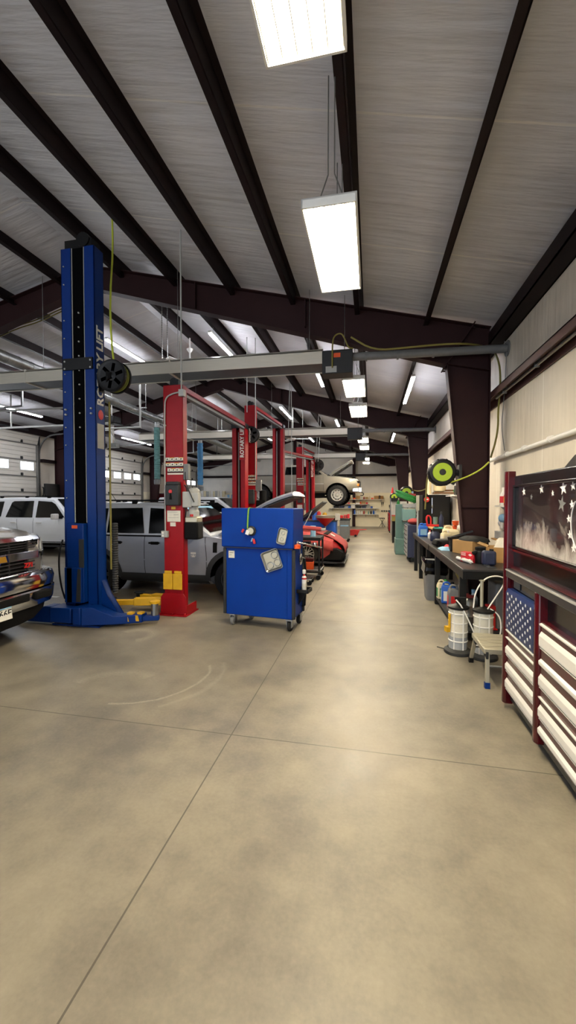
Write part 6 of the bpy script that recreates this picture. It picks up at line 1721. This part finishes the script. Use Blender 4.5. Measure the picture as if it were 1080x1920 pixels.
# shelf with radio
wall_shelf((2.04, 9.0, 1.88), 1.0, 'white', 'white wall shelf with a black radio beyond the nearest column', .42)
t = thing('radio', 'black box shaped radio on the white wall shelf beyond the nearest column', 'radio', (1.82, 8.9, 1.881))
part(t, 'case', MB().box(-.12, .10, -.12, .12, 0, .2), 'black', bevel=.01); part(t, 'speaker_cloth', MB().box(-.1, .08, -.123, -.118, .02, .18), 'matte_black')
part(t, 'back_board', MB().box(-.10, .14, .13, .14, 0, .25), 'white')
m = MB(); m.tube([(2.03, 9.3, 1.88), (1.80, 9.3, 2.55)], .004); m.tube([(2.03, 8.7, 1.88), (2.03, 8.3, 2.5)], .004)
solo('shelf_wire', m, 'dark_grey', 'thin wires running up from the white shelf with the radio', 'wire', org=(2, 9, 1.9))
t = thing('small_plant', 'little green potted figure at the far end of the radio shelf', 'ornament', (1.80, 9.38, 1.881))
part(t, 'pot', MB().lathe([(.03, 0), (.04, .06)], n=12), 'brown'); part(t, 'leaves', MB().sphere((0, 0, .1), .05, sc=(1, 1, .8), nu=8, nv=5), 'green_plastic')
# ---- hose reels with lime hubs on the right hand columns
def lime_reel(c, r, label, loop=None):
    t = thing('hose_reel', label, 'hose reel', c, 0, 'black and lime hose reels')
    hm = MB().lathe([(r * .4, .13), (r * .85, .12), (r, .07), (r, -.05), (r * .88, -.09), (r * .72, -.095)], axis='Y', n=36)
    part(t, 'hub_plate', MB().lathe([(.02, -.105), (r * .30, -.107), (r * .66, -.105), (r * .70, -.09)], axis='Y', n=32), 'lime')
    part(t, 'hub_cap', MB().lathe([(.005, -.125), (r * .2, -.12), (r * .25, -.10)], axis='Y', n=20), 'dark_grey')
    for i in range(10):
        a = 2 * pi * i / 10; hm.rbox((r * .97 * cos(a), .01, r * .97 * sin(a)), (r * .09, .16, r * .12), (0, -a, 0))
    part(t, 'housing', hm, 'black')
    part(t, 'swivel_bracket', MB().box(.0, .30, .06, .12, -.05, .05).box(.26, .30, -.02, .14, -.12, .12), 'dark_grey')
    part(t, 'outlet', MB().rbox((r * .78, 0, -r * .7), (.08, .08, .07), (0, .6, 0)), 'black')
    return t
def lp(px, py, Y): return PY(px, py, Y)
c = lp(828, 886, 6.8)
r1 = lime_reel(c, .215, 'nearest black hose reel with lime green hub on the nearest dark red column')
m = MB(); m.tube([lp(842, 905, 6.75), lp(860, 900, 6.75), lp(885, 890, 6.7), lp(905, 878, 6.65), lp(917, 866, 6.6)], .012, smooth=2)
part(r1, 'feed_hose', m, 'hose_lime', world=True)
m = MB(); m.tube([lp(845, 874, 6.95), lp(826, 868, 6.95), lp(808, 876, 6.95), lp(801, 893, 6.95), lp(799, 925, 6.95), lp(797, 955, 6.95)], .012, smooth=2)
part(r1, 'hanging_hose', m, 'hose_yellow', world=True)
c = lp(762, 924, 14.5)
r2 = lime_reel(c, .235, 'middle black and lime hose reel beside the second dark red column')
part(r2, 'feed_hose', MB().tube([lp(773, 918, 14.4), lp(782, 921, 14), lp(792, 920, 13.5), lp(797, 917, 13.2)], .014, smooth=2), 'hose_yellow', world=True)
c = lp(739, 932, 20.5)
lime_reel(c, .21, 'farthest and smallest black and lime hose reel')

# ---- water tanks high on the wall
t = thing('air_tank', 'cream upright tank with white cap on the right wall above the black cabinet', 'tank', (1.66, 10.6, 1.98))
part(t, 'tank', MB().lathe([(.08, .0), (.145, .03), (.15, .06), (.15, .30), (.13, .36), (.06, .40)], n=26), 'cream'); part(t, 'cap', MB().lathe([(.06, .40), (.09, .41), (.09, .45), (.04, .46)], n=20), 'white')
part(t, 'bracket', MB().box(.12, .38, -.1, .1, .02, .06).box(-.15, .38, -.15, .15, -.04, 0), 'brown')
t = thing('filter_pipe', 'cream vertical filter pipe left of the cream tank', 'pipe', (1.40, 10.5, 1.94))
part(t, 'pipe', MB().cyl((0, 0, 0), (0, 0, .44), .05, n=16), 'cream'); part(t, 'top_pipe', MB().cyl((0, 0, .42), (.26, .1, .44), .018, n=8), 'galv')
# ---- black cabinet on the end of the bench
t = thing('black_cabinet', 'tall black cabinet with a round red sticker at the end of the workbenches', 'cabinet', (1.6, 11.35, 0))
part(t, 'case', MB().box(1.30, 1.98, 10.95, 11.9, 0, 1.92), 'matte_black', world=True, bevel=.01)
part(t, 'door', MB().box(1.53, 1.96, 10.93, 10.95, 1.0, 1.9), 'black', world=True)
part(t, 'red_sticker', MB().lathe([(.005, 10.925), (.065, 10.927), (.07, 10.932)], (1.40, 0, 1.80), axis='Y', n=22), 'red_plastic', world=True)
part(t, 'white_sticker_mark', MB().box(1.36, 1.44, 10.922, 10.925, 1.79, 1.82), 'white', world=True)
t = thing('hanging_tool', 'thin chrome tool hanging on the black cabinet front', 'tool', (1.53, 10.91, 1.62))
part(t, 'tool', MB().cyl((0, 0, -.18), (0, 0, .22), .009, n=6).lathe([(.02, -.05), (.025, 0), (.02, .04)], n=10), 'chrome')
t = thing('pale_board', 'narrow pale grey board beside the black cabinet', 'board', (1.27, 11.6, 1.4))
part(t, 'board', MB().box(-.06, .02, -.02, .02, .1, .52), 'alu_dull'); part(t, 'post', MB().box(-.04, .0, .0, .03, -1.4, .1), 'light_grey')
# ---- tool chest by the bench with grey drawers
t = thing('tool_chest', 'navy tool chest with grey drawer fronts past the workbenches', 'tool chest', (1.25, 12.2, 0))
part(t, 'case', MB().box(1.02, 1.62, 11.95, 13.0, .14, 1.08), 'navy', world=True, bevel=.01)
for i in range(7):
    d_ = part(t, 'drawer', MB().box(1.0, 1.02, 12.0, 12.95, .18 + i * .125, .29 + i * .125), 'light_grey', world=True)
    part(d_, 'drawer_pull', MB().box(.985, 1.0, 12.02, 12.93, .27 + i * .125, .285 + i * .125), 'dark_grey', world=True)
for i, y in enumerate((12.05, 12.9)): part(t, 'caster', MB().lathe([(.02, -.02), (.06, -.02), (.065, 0), (.06, .02), (.02, .02)], (1.1, y, .066), axis='X', n=16).box(1.06, 1.14, y - .05, y + .05, .11, .145), 'rubber', world=True)
t = thing('tool_bag', 'dull red padded bag lying on the navy tool chest', 'bag', (1.22, 12.2, 1.081))
part(t, 'bag', MB().sphere((0, 0, .09), .17, sc=(1.1, 1.3, .55)), 'fender_red')
# ---- teal machine
tm = thing('hydraulic_press', 'teal green upright machine with a box on its side, beyond the workbenches', 'machine', (1.05, 14.0, 0))
part(tm, 'column', MB().box(.80, 1.02, 13.8, 14.2, .02, 1.66), 'teal', world=True, bevel=.02)
part(tm, 'base', MB().box(.78, 1.42, 13.68, 14.4, 0, .52), 'teal', world=True, bevel=.015)
part(tm, 'lower_box', MB().box(1.0, 1.36, 13.7, 14.2, .52, 1.06), 'teal', world=True, bevel=.01)
part(tm, 'control_case', MB().box(.98, 1.40, 13.5, 14.0, 1.14, 1.52), 'teal_light', world=True, bevel=.012)
part(tm, 'motor', MB().box(1.0, 1.40, 13.6, 14.05, 1.54, 1.68).box(1.38, 1.5, 13.6, 13.9, 1.15, 1.7), 'light_grey', world=True, bevel=.02)
m = MB()
for i in range(5): m.box(1.42, 1.46, 13.55, 13.6, 1.15 + i * .11, 1.20 + i * .11)
part(tm, 'knob', m, 'matte_black', world=True)
part(tm, 'front_label', MB().box(1.02, 1.38, 13.497, 13.5, 1.50, 1.515), 'cream', world=True)
t = thing('coiled_hose', 'coil of bright green hose lying on the teal machine', 'hose', (1.12, 13.9, 1.68))
m = MB()
for i in range(4): m.tube([((.22 + .02 * (i % 2)) * 1.3 * cos(a), .2 * sin(a), .04 + .05 * i - .12 * cos(a)  + .12) for a in [2 * pi * k / 20 for k in range(21)]], .035, n=7)
part(t, 'hose', m, 'green_plastic')
part(t, 'hose_end', MB().rbox((.2, 0, .3), (.22, .12, .07), (0, .15, 0)), 'fender_red')
bottle((1.33, 13.9, 1.70), .06, .38, 'white', 'light_blue', 'white bottle standing on the teal machine beside the green hose', lab='light_blue')
bottle((.88, 13.95, 1.66), .05, .14, 'green_plastic', 'green_plastic', 'squat dark green bottle on the teal machine column')
# ---- farther along the right wall
t = thing('grey_machine', 'tall grey standing machine by the wall past the teal machine', 'machine', (1.15, 18.2, 0))
part(t, 'body', MB().box(.86, 1.5, 18.0, 18.5, .9, 1.75), 'light_grey', world=True, bevel=.02); part(t, 'base', MB().box(.9, 1.5, 18.0, 18.6, 0, .9), 'black', world=True, bevel=.02)
part(t, 'head', MB().box(.84, 1.1, 17.9, 18.2, 1.75, 1.9), 'black', world=True); part(t, 'arm', MB().cyl((.82, 18.1, .9), (.82, 18.1, 1.9), .02), 'steel', world=True)
t = thing('brown_bin', 'small yellow brown bin in front of the grey machine', 'bin', (.95, 17.5, 0))
part(t, 'bin', MB().box(.85, 1.15, 17.4, 17.7, .92, 1.14), 'hose_yellow', world=True, bevel=.01); part(t, 'rim', MB().box(.84, 1.16, 17.39, 17.71, 1.13, 1.18), 'fender_red', world=True)
part(t, 'stand', MB().box(.87, .91, 17.45, 17.5, 0, .92).box(1.08, 1.12, 17.45, 17.5, 0, .92).box(.87, 1.12, 17.6, 17.65, 0, .92), 'black', world=True)
t = thing('red_cabinet', 'dark red roll cabinet far down on the right against the wall', 'cabinet', (1.25, 23.5, 0))
part(t, 'case', MB().box(.95, 1.5, 23.0, 24.4, .12, 1.1), 'red_paint', world=True, bevel=.01)
for i in range(5): part(t, 'drawer', MB().box(.935, .95, 23.05, 24.35, .16 + i * .185, .32 + i * .185), 'dark_red', world=True)
for y in (23.1, 24.3): part(t, 'caster', MB().lathe([(.02, -.02), (.055, -.02), (.06, 0), (.055, .02), (.02, .02)], (1.0, y, .061), axis='X', n=14).box(.97, 1.03, y - .04, y + .04, .1, .125), 'rubber', world=True)
t = thing('navy_case', 'navy blue case lying on the dark red roll cabinet', 'case', (1.2, 23.3, 1.101)); part(t, 'case', MB().box(-.24, .2, -.2, .3, 0, .16), 'navy', bevel=.02); part(t, 'handle', MB().tube([(-.1, -.2, .08), (-.1, -.25, .08), (.1, -.25, .08), (.1, -.2, .08)], .012), 'black')
t = thing('tall_cabinet', 'pale tall cabinet by the third column, holding a red cone', 'cabinet', (1.5, 21.9, 0))
part(t, 'case', MB().box(1.02, 1.16, 21.75, 22.3, .0, 2.05), 'light_grey', world=True, bevel=.01); part(t, 'door', MB().box(1.0, 1.02, 21.8, 22.25, .1, 2.0), 'light_grey', world=True)
t = thing('red_cone', 'bright red cone standing high against the farthest dark red column', 'cone', (1.09, 22.0, 2.051))
part(t, 'cone', MB().lathe([(.09, .03), (.03, .44), (.01, .45)], n=18), 'red_plastic'); part(t, 'foot', MB().box(-.068, .068, -.13, .13, 0, .03), 'red_plastic')

# ================================================================ BACK OF THE SHOP
# blue bench with clutter, drain pan, carts
t = thing('blue_workbench', 'blue cabinet workbench standing behind the red sports car', 'workbench', (-1.7, 15.4, 0))
part(t, 'cabinet', MB().box(-2.75, -1.16, 13.5, 14.1, .12, 1.08), 'blue_plastic', world=True, bevel=.01)
m = MB()
for i in range(2): part(t, 'drawer', MB().box(-2.7, -1.2, 13.485, 13.5, .2 + i * .28, .42 + i * .28), 'cart_blue', world=True)
part(t, 'name_strip', MB().box(-2.25, -1.5, 13.485, 13.5, .80, .88), 'blue_paint', world=True)
part(t, 'worktop', MB().box(-2.78, -1.14, 13.47, 14.12, 1.08, 1.11), 'dark_grey', world=True)
part(t, 'foot', MB().box(-2.7, -2.6, 13.6, 14.0, 0, .12).box(-1.3, -1.2, 13.6, 14.0, 0, .12), 'black', world=True)
def clutter(px, py, Y, z, w, d, h, mt_, nm, lb, cat, grp=None, cyl=False):
    q = PY(px, py, Y); x = q.x
    m = MB()
    if cyl: m.lathe([(w / 2, 0), (w / 2, h * .8), (w * .3, h)], n=12)
    else: m.box(-w / 2, w / 2, -d / 2, d / 2, 0, h)
    return solo(nm, m, mt_, lb, cat, grp, org=(x, Y, z), world=False, bevel=0 if cyl else .006)
z = 1.111
clutter(598, 965, 13.7, z, .14, .14, .30, 'red_plastic', 'red_tin', 'red tin at the left end of the blue workbench top', 'tin', cyl=True)
clutter(609, 962, 13.7, z, .16, .14, .26, 'yellow', 'yellow_jug', 'yellow container in the middle of the blue workbench top', 'container', cyl=True)
clutter(618, 958, 13.7, z, .18, .16, .12, 'white', 'white_box', 'white box on the blue workbench top', 'box')
clutter(622, 962, 13.9, z, .30, .14, .14, 'dark_red', 'red_tool_box', 'dark red toolbox at the back of the blue workbench top', 'toolbox')
clutter(633, 960, 13.8, z, .16, .14, .22, 'paper', 'paper_carton', 'pale carton at the right end of the blue workbench top', 'carton')
clutter(590, 965, 13.7, z, .18, .16, .34, 'blue_plastic', 'blue_jug', 'blue jug at the left end of the blue workbench top', 'jug', cyl=True)
t = thing('drain_pan', 'tall oil drain with grey pan and red funnel standing in front of the blue workbench', 'oil drain', (PY(610, 980, 12.95).x, 12.95, 0))
part(t, 'pan', MB().lathe([(.30, 1.22), (.32, 1.30), (.30, 1.30), (.27, 1.23)], n=30), 'alu_dull'); part(t, 'funnel', MB().lathe([(.03, .95), (.24, 1.15), (.30, 1.22)], n=26), 'red_plastic')
part(t, 'pole', MB().cyl((0, 0, .1), (0, 0, .96), .025), 'steel'); part(t, 'tank', MB().lathe([(.2, .06), (.22, .1), (.22, .5), (.1, .6)], n=22), 'dark_grey'); part(t, 'foot', MB().lathe([(.24, 0), (.24, .05), (.1, .07)], n=20), 'black')
t = thing('grey_cart', 'dark grey service cart with red clutter on top, right of the blue workbench', 'cart', (-1.05, 17.6, 0))
m = MB(); m.box(-1.34, -.92, 17.4, 18.1, .15, .95); part(t, 'body', m, 'grey_plastic', world=True, bevel=.02)
part(t, 'top_tray', MB().box(-1.37, -.89, 17.37, 18.13, .95, 1.02), 'dark_grey', world=True, bevel=.01); part(t, 'shelf_strip', MB().box(-1.30, -.96, 17.385, 17.4, .68, .74), 'light_blue', world=True)
for x in (-1.28, -.98):
    for y in (17.5, 18.0): part(t, 'caster', MB().lathe([(.01, -.02), (.055, -.02), (.06, 0), (.055, .02), (.01, .02)], (x, y, .061), axis='Y', n=14).box(x - .02, x + .02, y - .03, y + .03, .1, .16), 'black', world=True)
for i, (dx, c_, w) in enumerate(((-.14, 'red_plastic', .12), (.02, 'fender_red', .14), (.15, 'red_box', .10))):
    clutter(648, 970, 17.7, 1.021, w, .2, .12 + .03 * i, c_, 'red_case', ('left', 'middle', 'right')[i] + ' one of three red cases on the dark grey cart', 'case', 'red cases on the grey cart').location.x = -1.13 + dx
t = thing('floor_jack', 'low red floor jack on the floor far down the aisle', 'jack', (-.98, 20.3, 0))
part(t, 'frame', MB().prism([(-.35, .06), (.30, .06), (.42, .30), (.2, .36), (-.2, .32), (-.4, .2)], 'Y', -.14, .14), 'red_plastic'); part(t, 'handle', MB().cyl((.2, 0, .33), (.75, .02, .36), .02), 'red_plastic')
for x in (-.28, .22):
    for y in (-.17, .17): part(t, 'jack_wheel', MB().lathe([(.01, -.02), (.06, -.02), (.06, .02), (.01, .02)], (x, y, .06), axis='Y', n=14), 'black')
solo('white_machine_part', MB().lathe([(.12, 0), (.16, .08), (.16, .3), (.1, .36)], (-1.25, 21.6, 0), n=18).cyl((-1.25, 21.6, .36), (-1.15, 21.6, .8), .05), 'light_grey', 'pale grey transmission casing standing behind the red floor jack', 'casing', org=(-1.25, 21.6, 0))

# shelves on the back wall
def back_shelf(x0, x1, z, label):
    t = thing('wall_shelf', label, 'shelf', ((x0 + x1) / 2, 28.45, z), 0, 'white shelves on the back wall')
    part(t, 'board', MB().box(x0, x1, 28.28, 28.66, z - .03, z), 'white', world=True)
    for x in (x0 + .2, (x0 + x1) / 2, x1 - .2): part(t, 'bracket', MB().prism([(28.66, z - .03), (28.36, z - .03), (28.66, z - .2)], 'X', x - .012, x + .012), 'light_grey', world=True)
SH = [(-2.5, .86, 1.90, 'topmost white shelf on the back wall, with brown boxes'), (-2.6, -.1, 1.57, 'second white shelf from the top on the back wall'),
      (-2.9, .50, 1.29, 'third white shelf from the top on the back wall'), (-1.25, .48, .87, 'lowest white shelf on the back wall, with bottles')]
for a in SH: back_shelf(*a)
random.seed(21)
def fill(row, x0, x1, items, zt_, lname):
    x = x0; i = 0
    while x < x1 - .1:
        nm, mt_, w, h, cyl, words = items[i % len(items)]; i += 1
        h = h * random.uniform(.85, 1.1)
        m = MB()
        if cyl: m.lathe([(w / 2, 0), (w / 2, h * .7), (w * .22, h * .85), (w * .22, h)], n=10)
        else: m.box(-w / 2, w / 2, -.12, .12, 0, h)
        solo(nm, m, mt_, words + ' on the ' + lname + ' of the back wall', nm.split('_')[-1], words + 's on the ' + lname, org=(x + w / 2, 28.45, zt_ + .001), world=False)
        x += w + random.uniform(.02, .07)
fill(0, -2.3, .3, [('carton', 'cardboard', .26, .24, 0, 'small brown carton'), ('paper_box', 'paper', .16, .16, 0, 'pale carton'), ('bottle', 'fender_red', .11, .2, 1, 'dull red bottle'), ('carton', 'cardboard', .2, .14, 0, 'low brown carton'), ('bottle', 'cream', .1, .22, 1, 'cream bottle'), ('parts_bin', 'orange', .16, .12, 0, 'orange bin')], 1.90, 'topmost shelf')
m = MB(); m.box(.3, .8, 28.32, 28.6, 1.901, 1.92); m.box(.3, .32, 28.32, 28.6, 1.92, 2.14); m.box(.78, .80, 28.32, 28.6, 1.92, 2.14); m.box(.3, .8, 28.58, 28.6, 1.92, 2.14)
solo('wooden_crate', m, 'wood', 'open wooden crate at the right end of the topmost back shelf', 'crate', org=(.55, 28.45, 1.901))
solo('trophy', MB().lathe([(.07, 0), (.07, .03), (.02, .06), (.03, .14), (.06, .22), (.05, .24)], (.55, 28.4, 1.921), n=14), 'dark_grey', 'small dark trophy standing in the wooden crate', 'trophy', org=(.55, 28.4, 1.921))
fill(1, -2.4, -.15, [('paper_box', 'white', .28, .10, 0, 'flat white box'), ('bottle', 'orange', .1, .18, 1, 'orange bottle'), ('carton', 'cardboard', .24, .16, 0, 'brown carton'), ('parts_bin', 'red_box', .14, .10, 0, 'red bin'), ('paper_box', 'cream', .3, .08, 0, 'flat cream box')], 1.57, 'second shelf')
fill(2, -2.6, .1, [('black_case', 'black', .36, .15, 0, 'black case'), ('parts_bin', 'navy', .3, .16, 0, 'navy bin'), ('paper_box', 'light_grey', .2, .18, 0, 'grey box'), ('parts_bin', 'blue_plastic', .16, .14, 0, 'blue bin'), ('paper_box', 'white', .28, .2, 0, 'white box')], 1.29, 'third shelf')
fill(3, -1.2, .42, [('bottle', 'blue_plastic', .12, .30, 1, 'blue bottle'), ('bottle', 'white', .10, .26, 1, 'white bottle'), ('bottle', 'white', .10, .25, 1, 'white bottle'), ('bottle', 'white', .10, .26, 1, 'white bottle'), ('bottle', 'fender_red', .11, .26, 1, 'dull red bottle'), ('bottle', 'cream', .12, .24, 1, 'cream bottle'), ('bottle', 'teal_light', .10, .24, 1, 'pale green bottle'), ('canister', 'black', .12, .26, 1, 'black canister')], .87, 'lowest shelf')
# hand tools on the back wall
t = thing('tool_rail', 'dark rail with hooks on the back wall right of the shelves', 'rail', (.95, 28.64, 1.08))
part(t, 'rail', MB().box(-.3, .45, 0, .025, 0, .03), 'dark_grey'); m = MB()
for i in range(5): m.box(-.26 + i * .15, -.2 + i * .15, -.03, 0, -.05, .06)
part(t, 'hook', m, 'dark_grey')
for x, z, lb in ((.70, 1.6, 'left dark hand tool hanging high on the back wall'), (.80, 1.62, 'second dark hand tool hanging high on the back wall'), (1.22, 1.42, 'single black tool hanging apart near the right end of the back wall')):
    solo('hand_tool', MB().box(x - .03, x + .03, 28.62, 28.66, z - .08, z + .1).cyl((x, 28.64, z - .2), (x, 28.64, z - .08), .012), 'dark_grey', lb, 'tool', 'tools on the back wall', org=(x, 28.64, z))
# folding stand
t = thing('folding_stand', 'black folding tripod stool standing by the back wall', 'stool', (.72, 28.0, 0), 0)
part(t, 'seat', MB().box(-.17, .17, -.15, .15, .60, .64), 'black', bevel=.01)
for a, b in (((-.15, -.1), (.2, .1)), ((.15, -.1), (-.2, .1)), ((0, .1), (.0, -.16))): part(t, 'leg', MB().cyl((a[0], a[1], .6), (b[0], b[1], .0), .014, n=8), 'black')
# row of white jugs on a shelf at the back left
wsx0 = PY(372, 935, 28.3).x
t = thing('wall_shelf', 'long white shelf with pale canisters at the back left, above the far white car', 'shelf', (-11.5, 28.4, 1.98), 0, 'white shelves on the back wall')
part(t, 'board', MB().box(wsx0 - .2, wsx0 + 3.2, 28.2, 28.64, 1.94, 1.97), 'light_grey', world=True)
for x in (.1, 1.5, 2.9): part(t, 'bracket', MB().box(wsx0 + x, wsx0 + x + .04, 28.2, 28.64, 1.7, 1.94), 'light_grey', world=True)
random.seed(5); x = wsx0 + .02; i = 0
while x < wsx0 + 3.0:
    big = x < wsx0 + 2.1; w = random.choice((.14, .17, .2)); h = .56 if big else .3
    mt_ = ('paper', 'white', 'cream', 'light_grey')[i % 4] if big else ('light_blue', 'paper')[i % 2]
    lb = ('tall pale canister' if big else 'short pale blue and white carton') + ' in the row on the back left shelf'
    o = solo('canister' if big else 'carton', MB().box(-w / 2, w / 2, -.12, .12, 0, h * random.uniform(.94, 1.02)), mt_, lb, 'canister' if big else 'carton', lb + 's', org=(x + w / 2, 28.4, 1.971), world=False, bevel=.015)
    x += w + .012; i += 1
# wash panel and dark screen on the left wall
t = thing('wall_panel', 'tall dark leaning panel at the foot of the left wall column', 'panel', (-12.2, 13.9, 0))
part(t, 'panel', MB().bar((-12.35, 13.85, .02), (-12.5, 13.85, 2.45), .75, .06, up=(1, 0, 0)), 'black', world=True, bevel=.01)
t = thing('door_pull', 'dark upright door pull plate on the pale lower wall left of the dark panel', 'handle', (-12.8, 13.6, 2.15))
part(t, 'pull', MB().tube([(-12.81, 13.72, 1.98), (-12.76, 13.72, 2.0), (-12.76, 13.72, 2.3), (-12.81, 13.72, 2.32)], .02, smooth=1), 'dark_grey', world=True)
t = thing('waste_drum', 'dark red drum cabinet against the left wall behind the green hose', 'drum', (-12.3, 21.9, 0))
part(t, 'body', MB().box(-12.8, -11.9, 21.75, 22.6, 0, 2.2), 'dark_red', world=True, bevel=.02); part(t, 'lid', MB().box(-12.82, -11.88, 21.73, 22.62, 2.2, 2.24), 'mid_grey', world=True)
# white painted bay line on the floor
m = MB(); a = FZ(60, 1127, .003); b = FZ(135, 1098, .003)
m.add([(-8.5, 6.28, .003), (-5.6, 6.28, .003), (-5.6, 6.36, .003), (-8.5, 6.36, .003)], [(0, 1, 2, 3)])
o = struct('trim_8', m, 'white')
# ================================================================ LIGHT
w = bpy.data.worlds.new('world'); S.world = w; w.use_nodes = True
bg = w.node_tree.nodes['Background']; bg.inputs['Color'].default_value = (.86, .92, 1, 1); bg.inputs['Strength'].default_value = 1.0
S.view_settings.view_transform = 'Standard'; S.view_settings.look = 'None'; S.view_settings.gamma = 1; S.view_settings.exposure = 1.36
S.view_settings.use_curve_mapping = False
S.cycles.use_denoising = True
S.cycles.max_bounces = 7; S.cycles.diffuse_bounces = 4; S.cycles.glossy_bounces = 4; S.cycles.transmission_bounces = 5
S.cycles.sample_clamp_indirect = 6; S.cycles.sample_clamp_direct = 0
S.cycles.caustics_reflective = False; S.cycles.caustics_refractive = False
for o in bpy.data.objects:
    if o.type == 'MESH' and o.parent is None and 'label' not in o and o.get('kind') != 'structure': print('UNLABELLED', o.name)
